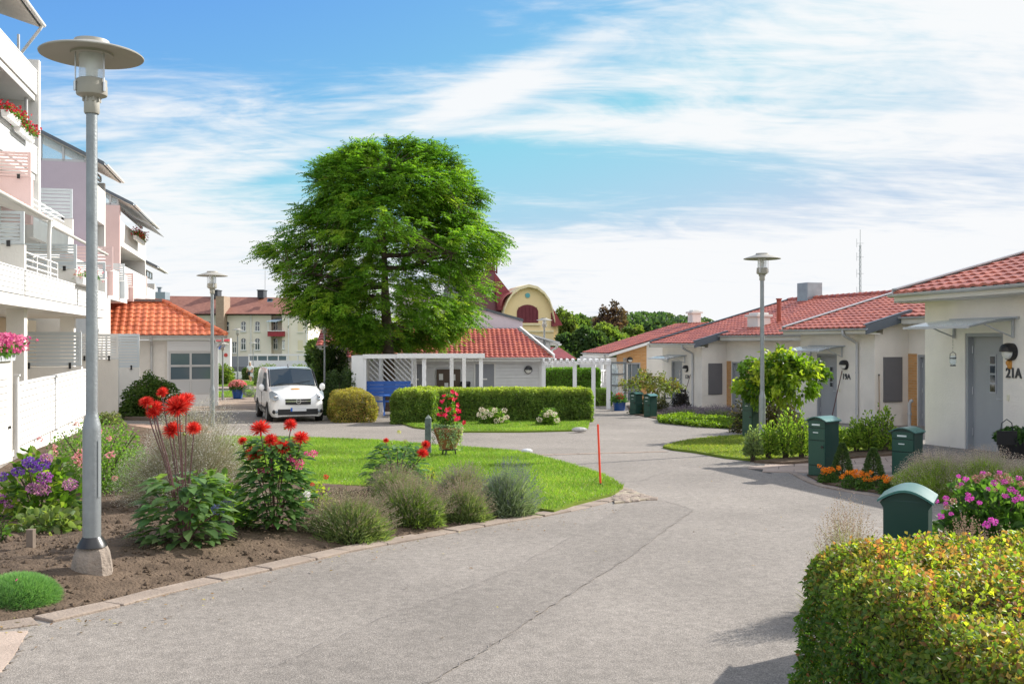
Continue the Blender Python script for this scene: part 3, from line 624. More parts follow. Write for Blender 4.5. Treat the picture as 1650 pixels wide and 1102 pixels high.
    def pipe(x, yg, zg_, yw):
        g.tube(smoothline([(x, yg, zg_-.05), (x, yg, zg_-.16), (x, yg+.06, zg_-.24), (x, yw-.12, zg_-.42), (x, yw-.06, zg_-.52), (x, yw-.06, zg_-.7)], 3)+[(x, yw-.06, -.1)], .042, 10)
        for z in (.5, 1.6): g.cyl((x, yw-.06, z), (x, yw-.06, z+.04), .052)
    pipe(3.05 if t1 < 5 else 7, -E-.06, ZE, 0); 
    if roofL > 9: pipe(min(roofL, t1+Lr)-1.6, y2-.06, z2, ru)
    part('gutter', g, GUTT, h, True)
    # canopy over the door
    c_ = MB(); n = 10; x0, x1 = dx-.95, dx+.95; arc = [(-.95+.95*t, 2.27+.14*math.sin(t*PI/2)) for t in [k/n for k in range(n+1)]]
    vs = [(x0, y, z) for y, z in arc]+[(x1, y, z) for y, z in arc]+[(x0, y, z+.012) for y, z in arc]+[(x1, y, z+.012) for y, z in arc]; m = n+1
    c_.add(vs, [(i, i+1, m+i+1, m+i) for i in range(n)]+[(2*m+i, 3*m+i, 3*m+i+1, 2*m+i+1) for i in range(n)]); can = part('canopy', c_, FROST, h, True)
    br = MB(); br.beam((x0-.02, -.96, 2.265), (x1+.02, -.96, 2.265), .05, .045); br.beam((x0-.02, -.02, 2.42), (x1+.02, -.02, 2.42), .04, .05)
    for x in (x0+.12, x1-.12):
        br.tube([(x, y, z-.025) for y, z in arc], .017, 6); br.beam((x, -.03, 2.08), (x, -.03, 2.42), .035, .035); br.tube([(x, -.03, 2.1), (x, -.3, 2.2), (x, -.6, 2.33)], .015, 6)
    part('bracket', br, GUTT, can)
    nx_ = dx+(.99 if t1 < 5 else .78); bulkhead(h, nx_, 0, 1.84)
    text('house_number', number, .24, h, (nx_+.05, -.012, 1.40), (R(90), 0, 0), TEXTM)
    hb = MB(); hb.box(t1+.0, t1+.035, .30, .96, .76, 2.1); hb.box(t1+.035, t1+.05, .33, .93, .79, 2.07); hb.cyl((t1+.05, .42, 1.0), (t1+.07, .42, 1.0), .02); hb.cyl((t1+.05, .40, 1.86), (t1+.065, .40, 1.86), .02); part('meter_hatch', hb, HATCH, h)
    bl = MB(); bl.box(dx+.66, dx+.71, -.02, 0, 1.0, 1.1); part('doorbell', bl, mat('cream_plastic', (.7, .66, .5), .4), h)
    return h
ROWRZ21 = math.atan2(-.986, .165)
rh17 = rowhouse('17A', (7.01, 46.34), -1.42, 3.8, 9.6, 13.2, 'long low cream row house numbered 17A behind the small bare-branched tree, with two chimneys', D=13.8)
rh19 = rowhouse('19A', (9.61, 33.14), -.95, 3.8, 8.7, 12.3, 'cream row house numbered 19A behind the young green tree', vm=1)
rh21 = rowhouse('21A', (8.13, 19.6), -.41, 9.5, 2, 12.0, 'nearest cream row house, numbered 21A, with a lantern hanging before its grey door', t1=9.5, dx=1.82, rz=ROWRZ21, vm=1)
# chimneys: children of the roofs they stand on
def chimney(h, x, y, w, d, z0, z1, m, cap=True, name='chimney'):
    b = MB(); b.box(x-w/2, x+w/2, y-d/2, y+d/2, z0, z1); 
    if cap: b.box(x-w/2-.08, x+w/2+.08, y-d/2-.08, y+d/2+.08, z1, z1+.1); b.box(x-w/2+.05, x+w/2-.05, y-d/2+.05, y+d/2-.05, z1+.1, z1+.18)
    return part(name, b, m, h, bevel=.01)
chimney(rh17, 4.9, 2.1, .85, .6, 3.0, 4.08, PLASW)
b = MB(); b.cyl((5.5, 2.7, 3.2), (5.5, 2.7, 4.8), .10, n=14); b.cyl((5.5, 2.7, 4.8), (5.5, 2.7, 4.85), .13, n=14); part('flue', b, mat('rust_red', (.32, .07, .04), .5, .1, 5), rh17, True)
b = MB(); b.cyl((3.5, 3.6, 3.5), (3.5, 3.6, 4.65), .08, n=14); b.cyl((3.5, 3.6, 4.62), (3.5, 3.6, 4.67), .1, n=14); part('flue', b, mat('rust_red', (.3, .06, .04), .5), rh21, True)
chimney(rh17, 1.5, 6.9, .85, .8, 4.5, 5.8, mat('zinc', (.34, .37, .40), .4, .15, 3, metal=.6), False, 'metal_chimney')
# house 15: porch gable with yellow brick
h15 = thing('row_house', 'farthest row house of the row, with a yellow brick porch wall and glazed door', 'house', (5.05, 50.2, -1.5), ROWRZ+R(180)-R(180), 'low cream row houses with red tiled roofs')
w = MB(); zt = lambda y: 2.42+.279*(y+.3)
w.prism([(0, 1.9, -.6), (0, 9, -.6), (0, 9, zt(4)), (0, 5, zt(5)), (0, 1.9, zt(1.9))], (-.25, 0, 0)); w.box(-6, 0, .6, .85, -.6, 2.3); part('wall', w, PLASW, h15)
w = MB(); w.prism([(0, 0.35, -.6), (0, .62, -.6), (0, .62, 2.05), (0, .35, 2.05)], (-.25, 0, 0)); w.prism([(0, 1.55, -.6), (0, 1.9, -.6), (0, 1.9, zt(1.9)), (0, 1.55, zt(1.55))], (-.252, 0, 0)); w.prism([(0, .35, 2.05), (0, 1.55, 2.05), (0, 1.55, zt(1.55)), (0, .35, zt(.35))], (-.25, 0, 0)); part('brick_wall', w, BRICK, h15)
w = MB(); w.box(-.14, -.08, .66, 1.5, -.3, 2.02); d = part('door', w, GLASSB, h15); w = MB(); w.box(-.16, .01, .62, .68, -.3, 2.05); w.box(-.16, .01, 1.49, 1.55, -.3, 2.05); w.box(-.16, .01, .68, 1.49, 1.98, 2.05); w.box(-.1, -.02, .68, 1.49, .65, .75); w.box(-.1, -.02, 1.06, 1.10, .75, 1.98); part('door_frame', w, DOORG, d)
r = MB(); c = 1/math.sqrt(1+.279**2); tiles(r, (-3.2, -.35, 2.55), (1, 0, 0), (0, c, .279*c), 3.6, 5.6/c); tiles(r, (.4, 10.7, 2.55), (-1, 0, 0), (0, -c, .279*c), 3.6, 5.6/c); ro = part('roof', r, TILER, h15)
s = MB(); s.hexa([(-3.2, -.33, 2.35), (.37, -.33, 2.35), (.37, 5.2, 3.92), (-3.2, 5.2, 3.92), (-3.2, -.33, 2.5), (.37, -.33, 2.5), (.37, 5.2, 4.05), (-3.2, 5.2, 4.05)]); part('eaves', s, WHITE, ro)
g = MB(); gutter(g, (-3.2, -.4, 2.52), (.42, -.4, 2.52)); g.tube([(-.1, -.4, 2.48), (-.1, -.38, 2.3), (-.1, .2, 1.9), (-.1, .3, 1.7), (-.1, .3, -.3)], .04, 8); part('gutter', g, GUTT, h15, True)
chimney(h15, -1.5, 5.4, .55, .5, 3.8, 4.62, PLASW)
l = bulkhead(h15, 0, 0, 0, .14); l.rotation_euler = (0, 0, R(90)); l.location = (0, .95, 2.2)
# ================================================================= TERRACED WHITE BLOCK on the west side
PINK = mat('pink_plaster', (.68, .50, .475), .9, .05, 1.2, .2, 25, spec=.1); LILAC = mat('lilac_plaster', (.50, .425, .48), .9, .05, 1.2, .2, 25, spec=.1)
CREAM = mat('cream_recess', (.72, .60, .44), .9, .05, 1.); SOFF = mat('soffit_boards', (.60, .55, .49), .7, .06, 3); CONC = mat('concrete_white', (.70, .68, .65), .85, .10, .6, .2, 20, spec=.1)
LO = Vector((-7.37, 10.0)); LRZ = math.atan2(.9724, -.2334)
def LXZ(px, py, off):
    c = 4.97+off/.9724; Y = c/((825-px)/F-.24); return ((Y-10+.2334*off)/.9724, 1.6+(551-py)/F*Y)
def LX(px, off=0): return LXZ(px, 551, off)[0]
lb = thing('terraced_block', 'long white terraced apartment block with stepped balconies, pink and lilac end walls', 'building', (LO.x, LO.y, 0), LRZ)
W0 = 40
w = MB()
# ground floor: back wall, floor slab of the first terrace, pillars
w.box(2, 26.5, 2.6, 2.9, -2, 2.3); w.box(8, 17, 2.55, 2.599, -1, 2.25)
part('ground_floor_wall', MB().box(4, 21, 2.6, 2.9, -2, 2.42), PLASW, lb)
part('cream_wall', MB().box(LX(40, 1.4)-.5, LX(103, 2.4), 2.54, 2.598, -1.2, 2.28), CREAM, lb)
part('terrace_slab', MB().box(4, 20.6, .0, 6, 2.3, 2.52), CONC, lb)
pb = MB(); 
for px, o in ((39, .3), (103, 2.0), (119, .5)):
    x = LX(px, o); q = MB(); q.box(x, x+.28, o, o+.35, -1.8, 2.298); part('pillar', q, PLASW, lb)
# slatted parapet of the first terrace
def parapet(x0, x1, y, z0, z1, n, nm='parapet', m=WOODW, bk=True):
    q = MB(); 
    if bk: q.box(x0, x1, y+.03, y+.09, z0, z1)
    slats(q, x0, x1, y, z0, z1, n, .03, .014); q.box(x0, x1, y-.03, y+.1, z1+.002, z1+.03); return part(nm, q, m, lb)
for a, b in ((-30, 38), (40, 123), (125, 171)): parapet(LX(a) if a > 0 else 4.5, LX(b), .0, 2.53, 3.02, 5)
# partition screens standing across the terrace
def screen(x, y0, y1, z0, z1, n, m=GREYP, mw=PLASW, zb=None, nm='screen', gap=.03):
    q = MB(); q.box(x-.03, x+.03, y0, y0+.07, z0, z1); q.box(x-.03, x+.03, y1-.07, y1, z0, z1); q.box(x-.03, x+.03, y0+.07, y1-.07, z0, z0+.06); q.box(x-.03, x+.03, y0+.07, y1-.07, z1-.06, z1)
    slats(q, y0+.072, y1-.072, x, z0+.062, z1-.062, n, .02, gap, axis='y'); s = part(nm, q, m, lb)
    if zb is not None: part('partition_wall', MB().box(x, x+.16, y0, y1, zb, z0-.02), mw, lb)
    hg = MB(); hg.box(x-.045, x-.032, y0+.25, y0+.32, z0-.06, z0+.06); part('latch', hg, BLACK, s); return s
for px, yt, ys, yb in ((41, 341, 393, 440), (125, 394, 433, 462), (171, 423, 450, 475)):
    x, zt = LXZ(px, yt, 0); zs = LXZ(px, ys, 0)[1]; screen(x, .02, 1.7, zs, zt, 7, zb=2.53)
rl = MB()
for a, b in ((45, 96), (131, 160)):
    rl = MB(); x0, x1 = LX(a), LX(b)
    for z in (3.15, 3.28, 3.42): rl.cyl((x0, .05, z), (x1, .05, z), .018, n=6)
    for k in range(4): x = x0+(x1-x0)*k/3; rl.cyl((x, .05, 3.02), (x, .05, 3.42), .018, n=6)
    part('railing', rl, WHITE, lb)
# first floor back wall with glazing, lean-to roofs, gutters
part('first_floor_wall', MB().box(4, 27, 2.6, 2.9, 2.53, 6.2), CONC, lb)
def window(parent, x0, x1, y, z0, z1, nv=3, nh=1, m=GLASSB, fm=WHITE, t=.05, nm='window'):
    f = MB(); f.box(x0, x0+t, y-.05, y+.03, z0, z1); f.box(x1-t, x1, y-.05, y+.03, z0, z1); f.box(x0+t, x1-t, y-.05, y+.03, z0, z0+t); f.box(x0+t, x1-t, y-.05, y+.03, z1-t, z1)
    for k in range(1, nv): x = x0+(x1-x0)*k/nv; f.box(x-t/2, x+t/2, y-.045, y+.028, z0+t, z1-t)
    for k in range(1, nh): z = z0+(z1-z0)*k/nh; f.box(x0+t, x1-t, y-.04, y+.026, z-t/2, z+t/2)
    o = part(nm, f, fm, parent); g = MB().box(x0+t/2, x1-t/2, y-.01, y+.0, z0+t/2, z1-t/2); part('pane', g, m, o); return o
for a, b in ((-20, 30), (60, 100), (136, 165)):
    x0, x1 = (LX(a, 2.5) if a > -10 else 6.5), LX(b, 2.5); window(lb, x0, x1, 2.55, 2.75, 4.3, 4, fm=GUTT)
x0, zA = LXZ(2, 309, .5); xe, zE = LXZ(66, 352, .5); r = MB(); r.hexa([(x0-3, .35, zE-.06), (xe, .35, zE-.06), (xe, 2.6, zE+.65), (x0-3, 2.6, zE+.65), (x0-3, .35, zE), (xe, .35, zE), (xe, 2.6, zE+.72), (x0-3, 2.6, zE+.72)]); lr = part('lean_to_roof', r, CONC, lb)
t = MB(); tiles(t, (x0-3, .38, zE+.02), (1, 0, 0), (0, .952, .305), xe-x0+3, 2.3); part('roof_tiles', t, TILEO, lr)
g = MB(); gutter(g, (x0-3, .28, zE-.02), (xe+.05, .28, zE-.02)); g.tube([(xe-.1, .28, zE-.05), (xe-.1, .3, zE-.5), (xe-.1, .3, 2.55)], .045, 8); part('gutter', g, WHITE, lr, True)
x2 = LX(160, .5); r = MB(); n = 8; arc = [(.35+2.2*k/n, zE-.12+.75*math.sin(k/n*PI/2)) for k in range(n+1)]; vs = [(a, y, z+d) for d in (0, .04) for a in (xe+.1, x2) for y, z in arc]; m = n+1
r.add(vs, [(i, i+1, m+i+1, m+i) for i in range(n)]+[(2*m+i, 3*m+i, 3*m+i+1, 2*m+i+1) for i in range(n)]+[(0, m, 3*m, 2*m)]); cv = part('curved_canopy', r, FROST, lb, True)
g = MB(); gutter(g, (xe+.1, .28, zE-.14), (x2, .28, zE-.14)); 
for k in range(7): x = xe+.1+(x2-xe-.1)*k/6; g.tube([(x, y, z+.03) for y, z in arc], .02, 5)
part('canopy_rib', g, CONC, cv, True)
# ---- section A, tall part set back
o = 2.2; xa = LX(57, o); z = lambda px, py, oo=o: LXZ(px, py, oo)[1]
part('fin_wall', MB().box(xa-.25, xa, o-.15, o+1.4, 4.4, z(57, 100)), CONC, lb)
bodyA = MB().box(4, xa-.25, o+1.4, o+9, 4.4, 10.9); part('upper_wall', bodyA, CONC, lb)
zt0, zt1 = z(0, 102), z(0, 56); zm1 = z(0, 196); zm0 = zm1-.85
part('balcony_slab', MB().box(4, xa-.252, o-.05, o+1.4, zt0-.12, zt0+.06), CONC, lb); parapet(4, xa-.252, o-.09, zt0+.06, zt1, 7)
part('balcony_slab', MB().box(4, xa-.252, o-.05, o+1.4, zm0-.12, zm0+.06), CONC, lb); parapet(4, xa-.252, o-.09, zm0+.06, zm1, 8)
for a, b in ((zm0+.1, zt0-.15), (zt0+.1, 10.7)): window(lb, 8, xa-.3, o+1.33, a+.15, b-.1, 9, 1, GLASSB, DARKG, .06)
q = MB(); q.cyl((xa-.7, o+.1, zm0), (xa-.7, o+.1, zt0-.1), .05); q.cyl((xa-.75, o+.3, zt0), (xa-.75, o+.3, 10.7), .04); part('downpipe', q, GUTT, lb, True)
def shed(x0, x1, y0, zE, run, tn, m=DARKG, th=.14, nm='roof', sf=SOFF):
    r = MB(); r.hexa([(x0, y0, zE), (x1, y0, zE), (x1, y0+run, zE+run*tn), (x0, y0+run, zE+run*tn), (x0, y0, zE+th), (x1, y0, zE+th), (x1, y0+run, zE+run*tn+th), (x0, y0+run, zE+run*tn+th)]); ro = part(nm, r, m, lb)
    s = MB(); k = int((x1-x0)/.14)
    for i in range(k):
        a = x0+.03+i*.14; s.hexa([(a, y0+.02, zE-.03), (a+.125, y0+.02, zE-.03), (a+.125, y0+run, zE+run*tn-.03), (a, y0+run, zE+run*tn-.03), (a, y0+.02, zE-.002), (a+.125, y0+.02, zE-.002), (a+.125, y0+run, zE+run*tn-.002), (a, y0+run, zE+run*tn-.002)])
    part('soffit', s, sf, ro); g = MB(); gutter(g, (x0, y0-.07, zE+.06), (x1+.02, y0-.07, zE+.06), .07); part('gutter', g, WHITE, ro, True); return ro
xr, zr = LXZ(66, 44, o-.5)
shed(4, xr, o-.5, zr, 6, .3)
q = MB(); q.tube([(xr-.1, o-.55, zr), (xr-.15, o-.5, zr-.12), (xa-.6, o+.25, zr-.5), (xa-.75, o+.3, zr-.8)], .045, 8); part('downpipe', q, WHITE, lb, True)
# pink partition of the level below
xp = LX(50, o-1.0); zp0, zp1, zp2 = z(50, 323, o-1.), z(50, 286, o-1.), z(50, 246, o-1.)
part('pink_partition', MB().box(xp, xp+.25, o-1.0, o+1.4, zp0-.6, zp1), PINK, lb)
screen(xp, o-1.0, o+1.4, zp1+.01, zp2, 6, m=PINK, nm='pink_screen')
part('terrace_wall', MB().box(4, xp, o-.3, o+1.4, zp0-1.6, zp0+.1), CONC, lb)
# terrace between A and B with slanting white parapet
x0, z0_ = LXZ(54, 318, 1.4); x1, z1_ = LXZ(118, 372, 1.4)
zt = LXZ(54, 318, 1.4)[1]; part('terrace_parapet', MB().box(x0, x1, 1.4, 1.55, 4.4, zt-.3), CONC, lb)
part('terrace_block', MB().box(xa, x1, 1.55, 4, 4.4, zt-.9), CONC, lb)
q = MB()
for k in (0, .14): q.cyl((x0, 1.45, zt-.02-k), (x1-1.2, 1.45, zt-.02-k), .02, n=6)
part('railing', q, WHITE, lb)
zz = LXZ(118, 305, 1.4)[1]; screen(x1, 1.42, 3.6, LXZ(118, 352, 1.4)[1], zz, 7, zb=4.4)
# ---- sections B, C, D : end wall facing the viewer, glazed attic under a shed roof, stepped balconies on the side
def section(px0, px1, px2, py_top, py_ridge0, py_eave, m, o, pyb, levels, nm, glaz=True):
    xs = LX(px1, o); xe = LX(px2, o); yw = (px1-px0)*(10+.9724*xs)/F/.97+.15; zt = z(px1, py_top, o); ze = z(px1, py_eave, o); 
    part(nm, MB().box(xs, xs+.3, o, o+yw+2, 2.3, zt), m, lb)
    part('core_wall', MB().box(xs+.3, xe+1.5, o+1.3, o+yw+3, 2.3, zt), CONC, lb)
    part('side_pillar', MB().box(xe-.25, xe, o, o+1.3, 2.0, zt-.2), CONC, lb)
    for a, b in levels:
        za, zb = z(px1, a, o), z(px1, b, o); q = MB(); q.box(xs+.3, xe-.25, o, o+.12, zb, za); q.box(xs+.3, xe-.25, o+.12, o+1.3, zb, zb+.18); part('parapet', q, CONC, lb)
    for (a, b), (c, d) in zip(levels, levels[1:]+[(pyb, pyb)]):
        zb, zc = z(px1, b, o)-.05, z(px1, c, o)-.3
        if zb-zc > .3: window(lb, xs+.4, xe-.35, o+1.25, zc, zb, 3, 1, GLASSB, GUTT)
    # attic
    run = yw+1.0; tn = .5; ro = shed(xs-.1, xe+.3, o-.6, ze, run, tn, nm='roof')
    fr = MB(); f2 = lambda y: ze+tn*(y-o+.6)-.06
    y0 = o+.1; y1 = o+yw+.3
    if glaz:
        gl = MB(); gl.prism([(xs+.1, y0, zt+.02), (xs+.1, y1, zt+.02), (xs+.1, y1, f2(y1)), (xs+.1, y0, f2(y0))], (.02, 0, 0)); wn = part('attic_glazing', gl, CLEAR, lb)
        for k in range(4): y = y0+(y1-y0)*k/3.; fr.box(xs+.05, xs+.17, y-.04, y+.04, zt, f2(y))
        fr.beam((xs+.11, y0, zt+.05), (xs+.11, y1, zt+.05), .12, .1); part('glazing_frame', fr, GUTT, wn)
        window(lb, xs+.4, xe, o+.2, zt+.05, ze-.0, 3, 1, CLEAR, GUTT, nm='attic_window')
    return xs, xe, zt, ze
B = section(60, 142, 170, 262, 205, 266, LILAC, 2.2, 480, [(285, 345), (388, 440)], 'lilac_wall')
C = section(172, 193, 235, 331, 298, 331, PINK, 2.2, 480, [(355, 395), (425, 470)], 'pink_wall', True)
Dd = section(228, 236, 250, 445, 418, 432, PINK, 2.2, 500, [(462, 480)], 'pink_wall', True)
# lower terraces in front of B and C
for px0, px1, a, b, m in ((120, 178, 398, 520, CONC), (178, 205, 418, 520, CONC), (205, 226, 445, 520, CONC), (226, 245, 462, 520, CONC)):
    x0, x1 = LX(px0, 1.4), LX(px1, 1.4); zt = LXZ(px0, a, 1.4)[1]; part('lower_terrace', MB().box(x0+.02, x1, 1.4, 3.5, -2 if px0 < 170 else LXZ(px0, 482, 1.4)[1], zt-.35), m, lb)
for px, a, b, mm in ((182, 398, 475, PINK), (201, 425, 480, GREYP), (215, 440, 485, PINK)):
    x, zt = LXZ(px, a, 1.2); screen(x, 1.2, 2.9, LXZ(px, (a+b)/2, 1.2)[1], zt, 6, m=mm, mw=mm, zb=LXZ(px, b, 1.2)[1]-.02)
# awning on C
x, zz = LXZ(213, 341, 1.9); q = MB(); q.hexa([(x, .9, zz-.75), (x+5, .9, zz-.75), (x+5, 2.3, zz-.02), (x, 2.3, zz-.02), (x, .9, zz-.7), (x+5, .9, zz-.7), (x+5, 2.3, zz+.03), (x, 2.3, zz+.03)]); part('awning', q, mat('awning_grey', (.34, .36, .38), .6), lb)
# ================================================================= garden walls and fences in front of the block
LROT = LRZ
def lfthing(name, label, cat, group=None): return thing(name, label, cat, (LO.x, LO.y, 0), LRZ, group)
def gz(x, y=0): p = (LO.x-.2334*x-.9724*y, LO.y+.9724*x-.2334*y); return zf(*p)
fw = lfthing('slat_fence', 'white horizontal slat fence above the rose bush, its top sloping along the garden edge', 'fence', 'slat fences and screens of the gardens')
xa_, zA0 = LXZ(27, 621, 0); xb_, zB0 = LXZ(138, 597, 0); zA1 = LXZ(27, 720, 0)[1]; zB1 = LXZ(138, 668, 0)[1]
def slope_slats(parent, xa, xb, zA1, zA0, zB1, zB0, n, post=5, y=0):
    q = MB()
    for k in range(n):
        f0, f1 = (k+.07)/n, (k+.93)/n
        a0, a1 = zA1+(zA0-zA1)*f0, zA1+(zA0-zA1)*f1; b0, b1 = zB1+(zB0-zB1)*f0, zB1+(zB0-zB1)*f1
        q.hexa([(xa, y-.03, a0), (xb, y-.03, b0), (xb, y-.008, b0), (xa, y-.008, a0), (xa, y-.03, a1), (xb, y-.03, b1), (xb, y-.008, b1), (xa, y-.008, a1)])
    part('slat_panel', q, WHITE, parent)
    q = MB()
    for k in range(post):
        t = k/(post-1); x = xa+(xb-xa)*t; z0 = zA1+(zB1-zA1)*t; z1 = zA0+(zB0-zA0)*t; p = MB(); p.box(x-.04, x+.04, y-.035 if 0 < k < post-1 else y-.04, y+.06, z0-.05, z1+.01); part('fence_post', p, WHITE, parent)
    q.hexa([(xa-.04, y-.05, zA0+.012), (xb+.04, y-.05, zB0+.012), (xb+.04, y+.07, zB0+.012), (xa-.04, y+.07, zA0+.012), (xa-.04, y-.05, zA0+.05), (xb+.04, y-.05, zB0+.05), (xb+.04, y+.07, zB0+.05), (xa-.04, y+.07, zA0+.05)]); part('cap_rail', q, WHITE, parent)
slope_slats(fw, xa_, xb_, zA1, zA0, zB1, zB0, 9)
q = MB(); q.hexa([(xa_-.3, .07, -1.5), (xb_+.1, .07, -1.9), (xb_+.1, .25, -1.9), (xa_-.3, .25, -1.5), (xa_-.3, .07, zA1-.06), (xb_+.1, .07, zB1-.06), (xb_+.1, .25, zB1-.06), (xa_-.3, .25, zA1-.06)]); part('plinth', q, PLASW, fw)
gw = lfthing('garden_wall', 'white rendered garden wall with a slatted inset, under the pink flower box', 'wall')
xw1, zw = LXZ(20, 578, -.15); part('wall', MB().box(xw1-4, xw1, -.15, .1, -1.5, zw-.02), PLASW, gw)
q = MB(); slats(q, xw1-3.4, xw1-.35, -.17, LXZ(10, 688, -.15)[1], LXZ(10, 600, -.15)[1], 8, .02, .02); part('slat_inset', q, WHITE, gw)
q = MB(); q.box(xw1-.3, xw1-.24, -.19, -.151, LXZ(10, 690, -.15)[1]-.02, LXZ(10, 690, -.15)[1]+.03); part('latch', q, BLACK, gw)
gp = lfthing('gate_post', 'slim white steel gate post between the garden wall and the slat fence', 'post'); x, z1 = LXZ(23, 606, 0); q = MB(); q.cyl((x+.1, -.02, -1.2), (x+.1, -.02, z1), .045); q.box(x+.05, x+.16, -.08, .03, z1, z1+.03); part('tube', q, WHITE, gp, True)
def divider(px, yt, ys, yb, wdt, label, m=GREYP, n=7, lower=PLASW):
    t = lfthing('garden_divider', label, 'partition', 'garden partitions with slatted tops'); x, zt = LXZ(px, yt, 0); zs = LXZ(px, ys, 0)[1]
    q = MB(); q.box(x, x+.2, .1, wdt, -2.2, zs-.03); part('wall', q, lower, t)
    q = MB(); q.box(x-.02, x+.04, .1, .17, zs, zt); q.box(x-.02, x+.04, wdt-.07, wdt, zs, zt); q.box(x-.02, x+.04, .17, wdt-.07, zs, zs+.1); q.box(x-.02, x+.04, .17, wdt-.07, zt-.1, zt); slats(q, .172, wdt-.172, x+.01, zs+.102, zt-.102, n, .02, .03, axis='y'); sc = part('slat_screen', q, m, t)
    for y in (.35, wdt-.4): part('latch', MB().box(x-.045, x-.022, y, y+.06, zs-.08, zs+.08), BLACK, sc)
    return t
divider(138, 535, 589, 640, 1.75, 'grey slatted screen on the white wall at the end of the sloping slat fence')
divider(196, 538, 577, 665, 1.5, 'pale slatted screen on a plain wall, just behind the tall near street lamp', m=WHITE)
divider(229, 538, 592, 660, 1.3, 'bluish grey slatted screen beside the orange roofed house', m=GREYP, n=10)
# ---- flower boxes
FB = [((.62, .03, .05), (.75, .05, .08), (.5, .02, .04)), ((.75, .18, .35), (.85, .3, .45), (.65, .1, .3))]
def flowerbox(name, label, P, rz, L, cols, n=260, h=.3, group='flower boxes on the balconies', boxm=WHITE):
    t = thing(name, label, 'flower box', P, rz, group); q = MB(); q.hexa([(0, -.07, 0), (L, -.07, 0), (L, .07, 0), (0, .07, 0), (0, -.1, .18), (L, -.1, .18), (L, .1, .18), (0, .1, .18)]); part('box', q, boxm, t)
    Pn = np.stack([RNG.uniform(0, L, n*2), RNG.normal(-.03, .1, n*2), .12+RNG.uniform(0, h*.7, n*2)], 1); LV().leaves(Pn, rdir(n*2)+[0, 0, .4], .08, .06, pal(n*2, [(.06, .14, .03), (.09, .2, .04)])).build('leaves', LEAF, t)
    Pn = np.stack([RNG.uniform(-.02, L+.02, n), RNG.normal(-.05, .13, n), .16+RNG.uniform(0, h, n)], 1); k = 5; LV().leaves(np.repeat(Pn, k, 0), rdir(n*k), .045, .045, np.repeat(pal(n, cols), k, 0)).build('blossoms', PETAL, t); return t
def Lw(x, y, z_): return Vector((LO.x-.2334*x-.9724*y, LO.y+.9724*x-.2334*y, z_))
x = LX(4, 2.0); flowerbox('flower_box', 'white box of red geraniums on the balcony rail, nearer one', Lw(x, 1.95, zm1+.02), LRZ, 1.6, FB[0], 170, .28)
x = LX(24, 2.0); flowerbox('flower_box', 'white box of red geraniums hanging at the balcony end by the grey downpipe', Lw(x, 1.95, zm1-.1), LRZ, 1.7, FB[0], 170, .28)
x = LX(0, -.3); flowerbox('flower_box', 'pale box overflowing with pink daisies on top of the white garden wall', Lw(xw1-2.2, -.15, zw-.03), LRZ, 2.1, FB[1], 900, .32, boxm=GREYP)
x = LX(127, -.1); flowerbox('flower_box', 'small pink flowers on the slatted terrace parapet', Lw(x, -.12, 3.05), LRZ, 2.0, [(.8, .35, .4), (.85, .5, .5), (.8, .4, .25)], 60, .3)
x = LX(214, 2.0); flowerbox('flower_box', 'small red geraniums on the distant balcony below the awning', Lw(x, 1.9, LXZ(214, 385, 2)[1]), LRZ, 3.5, FB[0], 200, .5)
